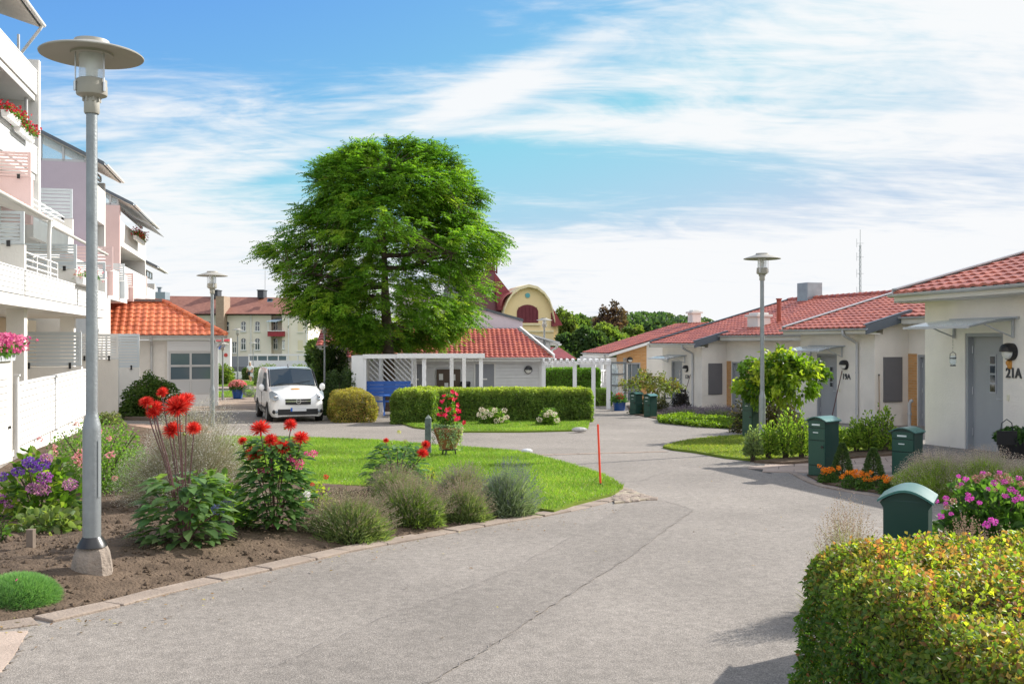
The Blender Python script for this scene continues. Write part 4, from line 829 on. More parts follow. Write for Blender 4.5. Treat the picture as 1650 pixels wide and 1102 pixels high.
# ================================================================= ORANGE-ROOFED HOUSE
WRZ = math.atan2(.3, .954)
def hiproof(parent, x0, x1, y0, y1, ze, tn, m, hip0=True, hip1=True, E=.45, name='roof', tw=.3, ridgecaps=True, under=WHITE, amp=.036):
    """roof over the rectangle (facade at y0), eaves all round at height ze; hipped ends where asked"""
    c = 1/math.sqrt(1+tn*tn); X0, X1, Y0, Y1 = x0-E, x1+E, y0-E, y1+E; Wd = (Y1-Y0)/2; zr = ze+tn*Wd; S = Wd/c; mb = MB()
    s2 = 1/math.sqrt(2); h0, h1 = hip0, hip1
    cl = []; 
    if h0: cl.append(((X0, Y0, 0), (-s2, s2, 0)))
    if h1: cl.append(((X1, Y0, 0), (s2, s2, 0)))
    tiles(mb, (X0, Y0, ze), (1, 0, 0), (0, c, tn*c), X1-X0, S, tw, clips=cl, amp=amp)
    cl = []
    if h0: cl.append(((X0, Y1, 0), (-s2, -s2, 0)))
    if h1: cl.append(((X1, Y1, 0), (s2, -s2, 0)))
    tiles(mb, (X1, Y1, ze), (-1, 0, 0), (0, -c, tn*c), X1-X0, S, tw, clips=cl, amp=amp)
    if h0: tiles(mb, (X0, Y1, ze), (0, -1, 0), (c, 0, tn*c), Y1-Y0, S, tw, clips=[((X0, Y0, 0), (s2, -s2, 0)), ((X0, Y1, 0), (s2, s2, 0))], amp=amp)
    if h1: tiles(mb, (X1, Y0, ze), (0, 1, 0), (-c, 0, tn*c), Y1-Y0, S, tw, clips=[((X1, Y0, 0), (-s2, -s2, 0)), ((X1, Y1, 0), (-s2, s2, 0))], amp=amp)
    ro = part(name, mb, m, parent); a, b = (X0+Wd if h0 else X0), (X1-Wd if h1 else X1); ym = (Y0+Y1)/2
    ls = [((a, ym, zr), (b, ym, zr))]
    if h0: ls += [((X0, Y0, ze), (a, ym, zr)), ((X0, Y1, ze), (a, ym, zr))]
    if h1: ls += [((X1, Y0, ze), (b, ym, zr)), ((X1, Y1, ze), (b, ym, zr))]
    if ridgecaps:
        q = MB()
        for p, r_ in ls:
            p, r_ = Vector(p)+V3(0, 0, .04), Vector(r_)+V3(0, 0, .04); L = (r_-p).length; n = max(1, int(L/.38))
            for k in range(n): q.tube([p.lerp(r_, k/n), p.lerp(r_, min(1, (k+1.08)/n))], [.12, .095], 8)
        part('ridge', q, m, ro, True)
    q = MB(); t = .06; q.hexa([(X0+t, Y0+t, ze-.2), (X1-t, Y0+t, ze-.2), (X1-t, Y1-t, ze-.2), (X0+t, Y1-t, ze-.2), (X0+t, Y0+t, ze-.03), (X1-t, Y0+t, ze-.03), (X1-t, Y1-t, ze-.03), (X0+t, Y1-t, ze-.03)]); part('eaves', q, under, ro)
    return ro, zr, a, b
P = at(347, 551, 44.0); oh = thing('orange_roofed_house', 'low house with bright orange tiled hip roof and a big grey window bay', 'house', (P.x, P.y, -1.55), WRZ)
q = MB(); q.box(-5.4, 0, 0, 4.4, -1, 3.22); part('wall', q, mat('plaster_grey', (.70, .67, .62), .9, .05), oh)
hiproof(oh, -5.4, 0, 0, 4.4, 3.45, .57, TILEO, hip0=False)
g = MB(); gutter(g, (-5.9, -.52, 3.43), (.5, -.52, 3.43)); g.tube([(-2.65, -.5, 3.4), (-2.65, -.45, 3.2), (-2.65, -.08, 3.0), (-2.65, -.08, -.5)], .05, 8); g.tube([(.3, -.5, 3.4), (.3, -.45, 3.2), (.08, .0, 2.9), (.08, .0, -.5)], .05, 8); part('gutter', g, GUTT, oh, True)
q = MB(); x0, x1 = -1.95, -.12; q.box(x0, x1, -.25, -.002, -.4, .85); q.box(x0, x1, -.25, -.002, 2.74, 3.2)
slats(q, x0-.02, x1+.02, -.265, 2.76, 3.19, 4, .03, .01); q.box(x0-.05, x0, -.27, -.002, -.4, 3.2); q.box(x1, x1+.18, -.22, -.002, -.0, 3.1); bay = part('window_bay', q, mat('bay_white', (.66, .66, .66), .6), oh)
window(bay, x0, x1, -.2, .85, 2.74, 2, 3, GLASSB, GUTT, .09)
q = MB(); q.box(x0+.09, (x0+x1)/2-.05, -.235, -.205, .92, 1.44); q.box((x0+x1)/2+.05, x1-.09, -.235, -.205, .92, 1.44); part('panel', q, mat('panel_grey', (.48, .49, .5), .6), bay)
q = MB(); q.box(-5.8, -2.3, 2.05, 2.35, 4.98, 5.10); q.box(-5.7, -5.0, 1.6, 2.6, 4.7, 5.05); part('ridge_cover', q, mat('brown_sheet', (.16, .12, .11), .5), oh)
# ================================================================= MIDDLE WHITE WOODEN BUILDING with brick-red roof
P = at(873, 551, 42.3); mh = thing('wooden_outbuilding', 'long low white boarded building with a red tiled roof, behind the clipped hedge', 'building', (P.x, P.y, -1.5), R(4))
q = MB(); L = 7.9; q.box(-L, 0, .06, 6, -1.3, 2.35)
slats(q, -L, -.12, .03, -1.2, 2.3, 24, .05, .012); q.box(-.12, .02, -.02, .06, -1.3, 2.32); part('wall', q, mat('boards_grey', (.70, .70, .71), .65, .06, 3), mh)
r = MB(); tn = .40; c = 1/math.sqrt(1+tn*tn); s2 = 1/math.sqrt(2)
tiles(r, (-L-.3, -.5, 2.45), (1, 0, 0), (0, c, tn*c), L+.75, 3.1/c, .21, .27, clips=[((.45, -.5, 0), (.97, .42, 0))]); ro = part('roof', r, TILEM, mh)
q = MB(); q.hexa([(-L-.25, -.46, 2.28), (.4, -.46, 2.28), (-.8, 2.6, 3.45), (-L-.25, 2.6, 3.45), (-L-.25, -.46, 2.4), (.4, -.46, 2.4), (-.8, 2.6, 3.6), (-L-.25, 2.6, 3.6)]); part('eaves', q, WHITE, ro); g = MB(); gutter(g, (-L-.3, -.56, 2.45), (.5, -.56, 2.45)); g.beam((.46, -.5, 2.5), (-.72, 2.7, 3.72), .10, .16); part('gutter', g, mat('gutter_white', (.68, .68, .68), .5), ro, True)
mx = lambda px: -(873-px)*42.3/F
for px0, px1, lab in ((663, 681, None), (766, 796, None)):
    x0, x1 = mx(px0), mx(px1); q = MB(); q.box(x0, x1, -.01, .02, -.6, 2.17); d = part('door', q, mat('door_slate', (.24, .25, .28), .5), mh)
    f = MB(); f.box(x0-.07, x0, -.03, .03, -.6, 2.24); f.box(x1, x1+.07, -.03, .03, -.6, 2.24); f.box(x0, x1, -.03, .03, 2.172, 2.24); part('door_frame', f, WHITE, d); f = MB().box((x0+x1)/2-.15, (x0+x1)/2+.1, -.02, -.011, 1.5, 1.56); part('door_sign', f, WHITE, d)
x0, x1 = mx(704), mx(742); nb = MB().box(x0, x1, -.09, -.01, .55, 1.95); nbo = part('notice_board', nb, mat('board_brown', (.09, .06, .04), .6), mh)
for a, b, w_, h_ in ((.10, 1.0, .17, .26), (.62, .98, .17, .26), (.33, .62, .16, .26), (.12, .5, .16, .02), (.62, .55, .16, .02)): part('notice', MB().box(x0+a, x0+a+w_, -.10, -.093, b+.5, b+.5+h_), mat('paper', (.72, .72, .7), .8), nbo)
bulkhead(mh, mx(851), .0, 1.92, .17)
cb = thing('corner_building', 'cream building corner with a curved downpipe and red roof edge behind the dark climber', 'building', (at(590, 551, 43.4).x, 43.4, -1.5), R(4))
q = MB(); q.box(-1.6, .6, 0, 5, -1.3, 2.9); part('wall', q, PLAS, cb); q = MB(); tiles(q, (-2.1, -.5, 2.95), (1, 0, 0), (0, .93, .37), 2.9, 2.6, .27, .33); ro = part('roof', q, TILEM, cb); q = MB(); q.box(-2.1, .8, -.45, 2, 2.75, 2.92); gutter(q, (-2.1, -.52, 2.95), (.8, -.52, 2.95)); q.tube([(-.5, -.5, 2.9), (-.5, -.4, 2.7), (-.5, -.06, 2.5), (-.5, -.06, -.5)], .045, 8); part('gutter', q, WHITE, ro)
# building behind: lilac wall with flashing, then white wing
b2 = thing('lilac_building', 'lilac rendered building with a sloping grey parapet behind the red tiled roof', 'building', (at(843, 551, 46).x, 46, -1.4), R(4))
bx = lambda px: -(843-px)*46/F
zt = lambda py: 1.4+1.6+(551-py)*46/F
q = MB(); q.prism([(bx(640), 0, 1), (bx(842), 0, 1), (bx(842), 0, zt(517)), (bx(774), 0, zt(497)), (bx(640), 0, zt(460))], (0, 5, 0)); part('wall', q, mat('lilac_light', (.76, .63, .70), .9, .04), b2)
q = MB(); q.prism([(bx(640), -.08, zt(461)), (bx(843), -.08, zt(518)), (bx(843), -.08, zt(514)), (bx(640), -.08, zt(457))], (0, 5.2, 0)); q.box(bx(640), bx(840), -.35, -.01, zt(541), zt(529)); part('parapet_flashing', q, DARKG, b2)
q = MB(); q.prism([(bx(843), .5, 0), (bx(889), .5, 0), (bx(889), .5, zt(551)), (bx(843), .5, zt(538))], (0, 6, 0)); slats(q, bx(844), bx(888), .47, .5, zt(553), 16, .04, .012); part('white_wing', q, WOODW, b2)
q = MB(); q.prism([(bx(842), .1, zt(537)), (bx(903), .1, zt(554)), (bx(903), .1, zt(551)), (bx(842), .1, zt(534))], (0, 6, 0)); part('wing_roof', q, GUTT, b2); g = MB(); gutter(g, (bx(903), 6, zt(554)), (bx(903), .1, zt(554)), .09); g.tube([(bx(901), .3, zt(556)), (bx(897), .4, zt(561)), (bx(891), .45, zt(565)), (bx(891), .45, 0)], .06, 8); part('gutter', g, WHITE, b2, True)
# ================================================================= YELLOW BUILDING with dark red roofs
YW = mat('yellow_plaster', (.80, .62, .34), .9, .06, .5); YL = mat('yellow_trim', (.78, .66, .42), .9, .05); RED = mat('dark_red_paint', (.15, .025, .035), .8, .1, 2)
D = 100.; K = D/F; yb = thing('yellow_hall', 'yellow building with a rounded gable, dark red shutters and steep dark red roofs', 'building', (at(850, 551, D).x, D, 0), R(16))
U = lambda px: (px-850)*K*1.03; Z = lambda py: 1.6+(551-py)*K
pr = [(808, 520), (811, 500), (816, 488), (824, 476), (836, 467), (850, 463), (864, 466), (876, 475), (884, 486), (889, 500), (893, 520)]
q = MB(); q.prism([(U(x), 0, Z(y)) for x, y in [(808, 640)]+pr+[(893, 640)]], (0, 3, 0)); part('wall', q, YW, yb)
q = MB()
for (a, b), (c, d) in zip(pr, pr[1:]): q.hexa([(U(a), -.5, Z(b)), (U(c), -.5, Z(d)), (U(c), 3.2, Z(d)), (U(a), 3.2, Z(b)), (U(a), -.5, Z(b)+.28), (U(c), -.5, Z(d)+.28), (U(c), 3.2, Z(d)+.28), (U(a), 3.2, Z(b)+.28)])
part('gable_cornice', q, YL, yb)
ar = [(U(850)+1.12*math.cos(t), Z(503)+.75*math.sin(t)) for t in np.linspace(0, PI, 13)]
q = MB(); q.prism([(U(850)+1.12, -.06, Z(520))]+[(x, -.06, z_) for x, z_ in ar]+[(U(850)-1.12, -.06, Z(520))], (0, .05, 0)); 
for k in range(6): x = U(850)-.95+k*.38; q.box(x-.02, x+.02, -.10, -.061, Z(520)+.05, Z(503)+.5)
part('shutter', q, RED, yb); q = MB(); q.box(U(829), U(871), -.18, -.01, Z(524), Z(521)); q.box(U(806), U(893), -.12, -.01, Z(535), Z(532)); part('sill', q, YL, yb)
q = MB(); q.lathe([(0, 0), (.25, 0), (.25, .06), (0, .08)], n=14); q.v = [(x+U(850), -.02-z_, y+Z(476)) for x, y, z_ in q.v]; part('emblem', q, mat('emblem_blue', (.1, .35, .38), .5), yb)
# main roof masses
q = MB(); Yb = 1.5
ap0, ap1 = V3(U(802), 5, Z(437)), V3(U(846), 11, Z(462))
q.hexa([V3(U(802), 0, Z(500)), V3(U(845), .2, Z(500)), V3(U(860), 12, Z(500)), V3(U(802), 12, Z(500)), V3(U(802), 1.6, Z(438)), V3(U(803), 1.6, Z(437.5)), V3(U(848), 12, Z(464)), V3(U(802), 12, Z(438))]); ro = part('tiled_roof', q, TILED, yb)
q = MB(); q.hexa([V3(U(740), .2, Z(520)), V3(U(812), .2, Z(520)), V3(U(812), 10, Z(520)), V3(U(740), 10, Z(520)), V3(U(755), 1.55, Z(436)), V3(U(802), 1.55, Z(438)), V3(U(802), 10, Z(438)), V3(U(755), 10, Z(436))]); part('sheet_roof', q, mat('dark_red_sheet', (.10, .015, .02), .4), yb)
q = MB()
for k in range(9):
    t0 = PI/2*k/8; t1 = PI/2*(k+1)/8; f = lambda t, r: (U(806)+r*(1-math.cos(t))*1.0, Z(494)+r*math.sin(t)); a = f(t0, 1.3); b = f(t1, 1.3); q.hexa([(a[0], -.45, a[1]), (b[0], -.45, b[1]), (b[0], 3, b[1]), (a[0], 3, a[1]), (a[0], -.45, a[1]+.12), (b[0], -.45, b[1]+.12), (b[0], 3, b[1]+.12), (a[0], 3, a[1]+.12)])
part('curved_dormer', q, mat('copper_red', (.42, .12, .11), .4), yb)
q = MB(); q.prism([(U(888), .3, Z(487)), (U(906), -.4, Z(524)), (U(889), -.4, Z(526))], (0, 9, 0)); part('side_roof', q, TILED, yb)
q = MB(); q.box(U(893), U(903), .5, 8, Z(640), Z(525)); part('side_wall', q, YW, yb)
q = MB()
for px in (790, 807):
    for y in (1.6, 3.0): q.box(U(px)-.07, U(px)+.07, y, y+.14, Z(440), Z(412))
for py in (420, 425, 437): q.box(U(790), U(807), 1.6, 1.7, Z(py)-.06, Z(py)+.06); q.box(U(790), U(807), 3.0, 3.1, Z(py)-.06, Z(py)+.06); q.box(U(807)-.05, U(807)+.05, 1.6, 3.1, Z(py)-.06, Z(py)+.06)
q.box(U(792), U(805), 1.8, 2.9, Z(437), Z(424)); part('roof_hatch_frame', q, RED, yb)
sm_ = thing('small_red_roof', 'low dark red tiled roof between the white wing and the trees', 'building', (at(900, 551, 62).x, 62, -2), R(4)); q = MB(); q.box(-1, 1.0, 0, 4, -1, 2.5); part('wall', q, WHITE, sm_)
q = MB(); K6 = 62/F; q.add([(-1.5, -.4, 2.55), (1.1, -.4, 2.55), (.3, 2, 3.25), (-1.5, 2, 3.3), (1.1, 4.4, 2.55), (-1.5, 4.4, 2.55)], [(0, 1, 2, 3), (1, 4, 2), (4, 5, 3, 2), (0, 3, 5), (0, 5, 4, 1)]); part('roof', q, TILED, sm_)
# ================================================================= FAR BEIGE BUILDING
BE = mat('beige_plaster', (.76, .69, .58), .9, .06, .3); BROOF = tilemat('brown_roof', (.30, .13, .09), (.22, .09, .06), .7)
D = 140.; K = D/F; fb = thing('beige_apartment_house', 'beige two storey building with arched windows, red balcony and brown hip roof', 'building', (at(265, 551, D).x, D, -3.2), 0)
U = lambda px: (px-265)*K; Z = lambda py: 3.2+1.6+(551-py)*K
q = MB(); q.box(U(240), U(437), 0, 10, -2, Z(508)); part('wall', q, BE, fb); q = MB(); q.box(U(437), U(456), 1.2, 10, -2, Z(508)); q.box(U(456), U(498), -.6, 10, -2, Z(508)); part('wing_wall', q, BE, fb); part('base_course', MB().box(U(350), U(437), -.12, -.01, -2, Z(574)), mat('base_grey', (.26, .27, .3), .8), fb)
q = MB(); a0, a1, rg0, rg1 = U(225), U(500), U(236), U(466); zt, zb = Z(474), Z(506)
q.add([(a0, -1, zb), (a1, -1, zb), (a1, 11, zb), (a0, 11, zb), (rg0, 5, zt), (rg1, 5, zt-.3)], [(0, 1, 5, 4), (1, 2, 5), (2, 3, 4, 5), (3, 0, 4), (0, 3, 2, 1)]); ro = part('roof', q, BROOF, fb)
for px, w_ in ((332, 5), (408, 5)): q = MB(); q.box(U(px-w_), U(px+w_), 4, 6, Z(478), Z(466)); q.box(U(px-w_-.8), U(px+w_+.8), 3.9, 6.1, Z(466), Z(464.5)); part('chimney', q, mat('black_sheet', (.03, .035, .045), .5), ro)
q = MB(); q.box(U(353), U(366), -1.6, 1.5, -2, Z(478)); part('brick_chimney', q, brickmat('brown_brick', (.26, .17, .11), (.34, .24, .16), (.35, .3, .25)), fb)
q = MB(); q.box(U(426), U(434), 1.5, 2.4, Z(481), Z(480)); q.hexa([(U(426), 1.5, Z(486)), (U(435), 1.5, Z(486)), (U(433), 2.6, Z(481)), (U(424), 2.6, Z(481)), (U(426), 1.5, Z(485)), (U(435), 1.5, Z(485)), (U(433), 2.6, Z(480)), (U(424), 2.6, Z(480))]); part('skylight', q, GLASSB, ro)
def archwin(px, py0, py1, w_=4.1, y=0, arch=True, shut=False):
    x = U(px); hw = w_*K; zb, zt = Z(py1), Z(py0); n = 8; f = MB(); top = [(x+hw*math.cos(t), zt-hw+hw*math.sin(t)) for t in np.linspace(0, PI, n+1)] if arch else [(x+hw, zt), (x-hw, zt)]
    f.prism([(x+hw, y-.04, zb)]+[(a, y-.04, b) for a, b in top]+[(x-hw, y-.04, zb)], (0, .03, 0)); 
    if shut: o = part('window_shutter', f, mat('shutter_cream', (.68, .6, .42), .6), fb)
    else:
        o = part('window', f, GLASSD, fb); g = MB(); t = .08; g.box(x-t/2, x+t/2, y-.09, y-.041, zb+t, zt-t); g.box(x-hw, x-hw+t, y-.09, y-.041, zb, zt-hw*.9); g.box(x+hw-t, x+hw, y-.09, y-.041, zb, zt-hw*.9); g.box(x-hw+t, x+hw-t, y-.09, y-.041, zb, zb+t); zc = zb+(zt-zb)*.55; g.box(x-hw+t, x-t/2, y-.09, y-.041, zc, zc+t); g.box(x+t/2, x+hw-t, y-.09, y-.041, zc, zc+t); part('window_frame', g, WHITE, o)
    s = MB().box(x-hw-.1, x+hw+.1, y-.16, y-.001, zb-.1, zb-.005); part('sill', s, WHITE, o)
for px in (337, 365.5, 392.5, 415): archwin(px, 518, 534)
for px in (363, 392.5, 415): archwin(px, 545, 564)
archwin(378, 551, 569, 3.3, arch=False); archwin(441, 518, 532, 3.4, 1.2, False); archwin(441, 545, 563, 3.6, 1.2, True); archwin(457.6+1, 548, 562, 1.9, -.6, False)
archwin(485.5, 519, 535, 4, -.6, False, True); archwin(485.5, 548, 565, 4, -.6, False, True)
q = MB(); q.box(U(435), U(461), -1.4, 1.1, Z(542), Z(534)); bl = part('balcony', q, mat('balcony_red', (.28, .02, .03), .6), fb); q = MB(); q.box(U(435), U(462), -1.5, -1.4, Z(534), Z(533)); q.cyl((U(436), -1.4, Z(534)), (U(436), -1.4, Z(519)), .06, n=6); part('balcony_rail', q, WHITE, bl); q = MB(); q.hexa([(U(434), -1.8, Z(519)), (U(450), -1.8, Z(519)), (U(462), 1.1, Z(513)), (U(444), 1.1, Z(513)), (U(434), -1.8, Z(518)), (U(450), -1.8, Z(518)), (U(462), 1.1, Z(512)), (U(444), 1.1, Z(512))]); part('balcony_awning', q, mat('awning_blue', (.45, .55, .62), .6), bl)
q = MB(); 
for px in (405, 467, 496): q.cyl((U(px), -.75 if px > 450 else -.15, Z(508)), (U(px), -.75 if px > 450 else -.15, -1), .08, n=6)
part('downpipe', q, WHITE, fb, True)
q = MB(); q.box(U(240), U(262), 1, 3, Z(482), Z(470)); part('roof_box', q, mat('zinc2', (.22, .27, .3), .5), ro)
q = MB(); q.cyl((U(249), 2, Z(470)), (U(249), 2, Z(462)), .25, n=8); q.cyl((U(249), 2, Z(463)), (U(249), 2, Z(461.5)), .4, n=8); part('vent', q, mat('zinc3', (.2, .23, .26), .5), ro)
q = MB(); q.cyl((U(413), 5, zt), (U(413), 5, Z(432)), .04, n=5); part('antenna', q, GUTT, ro)
# shop with red awning left of it, sunk forecourt wall and white glazed fence
D = 95.; K = D/F; sh = thing('shop_corner', 'pale shop corner with small red awning and round red sign near the beige building', 'building', (at(352, 551, D).x, D, -2.1), 0); U = lambda px: (px-352)*K; Z = lambda py: 2.1+1.6+(551-py)*K
q = MB(); q.box(U(335), U(371), 0, .5, -1, Z(545)); part('wall', q, PLASW, sh); q = MB(); q.prism([(U(350), -.6, Z(550)), (U(350), 0, Z(546)), (U(350), 0, Z(550))], (U(370)-U(350), 0, 0)); part('awning', q, mat('awning_red', (.35, .03, .03), .6), sh); q = MB(); q.lathe([(0, 0), (.18, 0), (.18, .04), (0, .04)], n=14); q.v = [(x+U(364), -.02-z_, y+Z(572)) for x, y, z_ in q.v]; part('round_sign', q, mat('sign_red', (.5, .05, .04), .5), sh); q = MB().box(U(352), U(362), -.04, -.01, Z(563), Z(556)); part('blue_sign', q, mat('sign_blue', (.1, .18, .5), .5), sh)
D = 99.; K = D/F; gf = thing('glazed_fence', 'long white fence with a row of glazed openings in front of the beige building', 'fence', (at(400, 551, D).x, D, -2.1), 0); U = lambda px: (px-400)*K; Z = lambda py: 2.1+1.6+(551-py)*K
q = MB(); q.box(U(400), U(505), 0, .08, -1, Z(581)); part('boarded_panel', q, WOODW, gf); q = MB(); q.box(U(400), U(505), -.05, .13, Z(573), Z(570.5))
for px in (401, 415, 431, 448.5, 462, 480, 497): q.box(U(px)-.05, U(px)+.05, -.02, .1, Z(581), Z(573))
part('fence_frame', q, WHITE, gf); q = MB(); q.box(U(402), U(462), .03, .05, Z(580.5), Z(573.5)); part('glass_pane', q, GLASSB, gf)
q = thing('forecourt_wall', 'low pale wall around the sunken forecourt left of the walking person', 'wall', (at(371, 551, 104).x, 104, -2.05)); part('wall', MB().box(0, 3.2, 0, .3, -1, .55), PLASW, q); part('shadow_gap', MB().box(0, 3.2, .6, .9, .3, 1.05), mat('shadow_gap_dark', (.1, .1, .11), .8), q)  # dark box painted in for the shaded gap behind the low wall
# ================================================================= PERGOLAS
PW = mat('pergola_white', (.77, .77, .78), .6, .05, 3, spec=.3)
pg = thing('pergola', 'white timber pergola with a diagonal lattice screen above the blue bench', 'pergola', (at(580, 551, 36).x, 36, -1.35), R(3)); K = 36/F; U = lambda px: (px-580)*K; Z = lambda py: 1.35+1.6+(551-py)*K
part('panel', MB().box(U(567), U(586), -.1, 2.4, -.6, Z(573)), PW, pg)
for px, y in ((683, 0), (727, 1.4), (748, 1.4), (775, 0), (663, 2.4), (587, 0), (606, 2.4)): part('post', MB().box(U(px)-.07, U(px)+.07, y-.07, y+.07, -.6, Z(577 if y < 2 else 575)), PW, pg)
q = MB(); q.box(U(585), U(779), -.12, -.02, Z(577.5), Z(571)); q.box(U(585), U(779), 2.35, 2.45, Z(577), Z(571.5))
for k in range(11): x = U(590)+(U(776)-U(590))*k/10; q.box(x-.03, x+.03, -.015, 2.345, Z(571)-.13, Z(571)-.01)
q.box(U(640), U(781), -.2, -.121, Z(577), Z(569.5)); part('beam', q, PW, pg)
q = MB(); x0, x1, y = U(589), U(662), 1.5; z0, z1 = Z(618), Z(579); q.box(x0, x1, y-.03, y+.03, z1, z1+.07); q.box(x0, x1, y-.03, y+.03, z0-.07, z0); q.box(x1-.06, x1, y-.03, y+.03, z0, z1); q.box(U(605), U(610), y-.02, y+.02, z0, z1)
h = z1-z0; k = x0-h
while k < x1:
    a, b = k, k+h; za, zb_ = z1, z0
    p = V3(a, y+.03, z1); r_ = V3(b, y+.03, z0)
    if a < x0: p = V3(x0, y+.03, z1-(x0-a))
    if b > x1: r_ = V3(x1, y+.03, z0+(b-x1))
    if (r_-p).length > .1: q.beam(p, r_, .045, .03, up=(0, 1, 0))
    k += .2
part('lattice', q, PW, pg)
BL = mat('bench_blue', (.035, .14, .50), .45, .08, 4); be = thing('garden_bench', 'bright blue slatted wooden bench under the white pergola', 'bench', (at(625, 551, 36.9).x, 36.9, -1.03), R(3)); K = 36.9/F
w2 = 36*K; 
for k in range(4): part('back_slat', MB().box(-w2, w2, .25, .29, .62+k*.14, .75+k*.14), BL, be)
q = MB(); 
for k in range(4): q.box(-w2, w2, -.25+k*.12, -.15+k*.12, .42, .45)
part('seat', q, BL, be)
for x in (-w2+.1, w2-.1): q = MB(); q.box(x-.04, x+.04, -.24, -.16, -.6, .42); q.box(x-.04, x+.04, .2, .25, -.6, 1.16); part('leg', q, BL, be)
tb = thing('garden_table', 'small blue garden table standing before the blue bench', 'table', (at(628, 551, 35.6).x, 35.6, -1.05)); K = 35.6/F; part('table_top', MB().box(-.35, .9, -.3, .3, .72, .76), BL, tb)
for x in (-.2, .75): q = MB(); q.beam((x, -.25, -.5), (x, .2, .72), .05, .04); q.beam((x, .25, -.5), (x, -.2, .72), .05, .04); part('leg', q, BL, tb)
bn = thing('waste_bin', 'dark waste bin standing beside the notice board', 'bin', (at(750, 551, 41.8).x, 41.6, -1.25)); q = MB(); q.lathe([(.16, 0), (.22, 1.1), (.25, 1.12), (.2, 1.2), (0, 1.22)], n=16); part('body', q, BLACK, bn, True)
p2 = thing('pergola', 'long white pergola walkway in front of the tall green hedge', 'pergola', (at(876, 551, 41).x, 41, -1.45), R(-2)); K = 41/F; U = lambda px: (px-876)*K; Z = lambda py: 1.45+1.6+(551-py)*K
for px in (876, 926, 956, 980): part('post', MB().box(U(px)-.08, U(px)+.08, -.08, .08, -.6, Z(586)), PW, p2)
q = MB(); q.box(U(874), U(984), -.1, 0, Z(587.5), Z(583)); q.box(U(874), U(984), 1.5, 1.6, Z(587.5), Z(583))
for k in range(12): x = U(876)+(U(982)-U(876))*k/11; q.box(x-.04, x+.04, -.3, 1.9, Z(583)+.005, Z(583)+.11)
part('beam', q, PW, p2)
wf = thing('white_fence', 'white boarded fence and gate behind the pergola walkway', 'fence', (at(958, 551, 47).x, 47, -1.6), R(72)); K = 47/F
q = MB(); slats(q, 0, 5, 0, .2, 1.75, 9, .03, .02); q.box(0, 5, -.05, .06, 1.76, 1.84); part('slat_panel', q, WOODW, wf)
for x in (0, 1.6, 3.3, 5): part('fence_post', MB().box(x-.05, x+.05, -.06, .06, -.6, 2.2), PW, wf)
gt = thing('grey_gate', 'open grey metal gate frame with glass bars by the yellow brick porch', 'gate', (at(981, 551, 46.5).x, 46.5, -1.6), R(8)); K = 46.5/F; w2 = 29*K; Z = lambda py: 1.6+1.6+(551-py)*K
q = MB(); q.box(0, .13, -.04, .04, Z(648), Z(583)); q.box(w2-.1, w2, -.04, .04, Z(648), Z(583))
for a, b in ((586, 583), (604, 601.5), (622, 619.5), (648, 640)): q.box(.13, w2-.1, -.04, .04, Z(a), Z(b))
part('gate_frame', q, mat('gate_grey', (.17, .18, .19), .5), gt); part('glass_pane', MB().box(.13, w2-.1, -.005, .005, Z(640), Z(586)), CLEAR, gt)
# radio mast
D = 260.; K = D/F; ms = thing('radio_mast', 'tall thin lattice radio mast rising far behind the red roofs', 'mast', (at(1386, 551, D).x, D, -5)); Z = lambda py: 5+1.6+(551-py)*K
q = MB(); zt, w_ = Z(370), .35
for a in range(3): t = 2*PI*a/3; q.cyl((w_*math.cos(t), w_*math.sin(t), 0), (w_*.5*math.cos(t), w_*.5*math.sin(t), zt-4), .07, n=5)
for k in range(26): z_ = (zt-4)*k/26; q.beam((-w_, 0, z_), (w_, 0, z_+1), .06, .06); q.beam((w_, .1, z_), (-w_, .1, z_+1), .06, .06)
q.cyl((0, 0, zt-5), (0, 0, zt), .07, n=5); part('lattice', q, GUTT, ms)
q = MB(); 
for k in (.35, .55, .68, .8, .9): q.cyl((-.9, 0, zt*k), (.9, 0, zt*k), .05, n=5); q.cyl((-.9, 0, zt*k-1), (-.9, 0, zt*k+1.2), .05, n=5)
part('antenna', q, GUTT, ms)
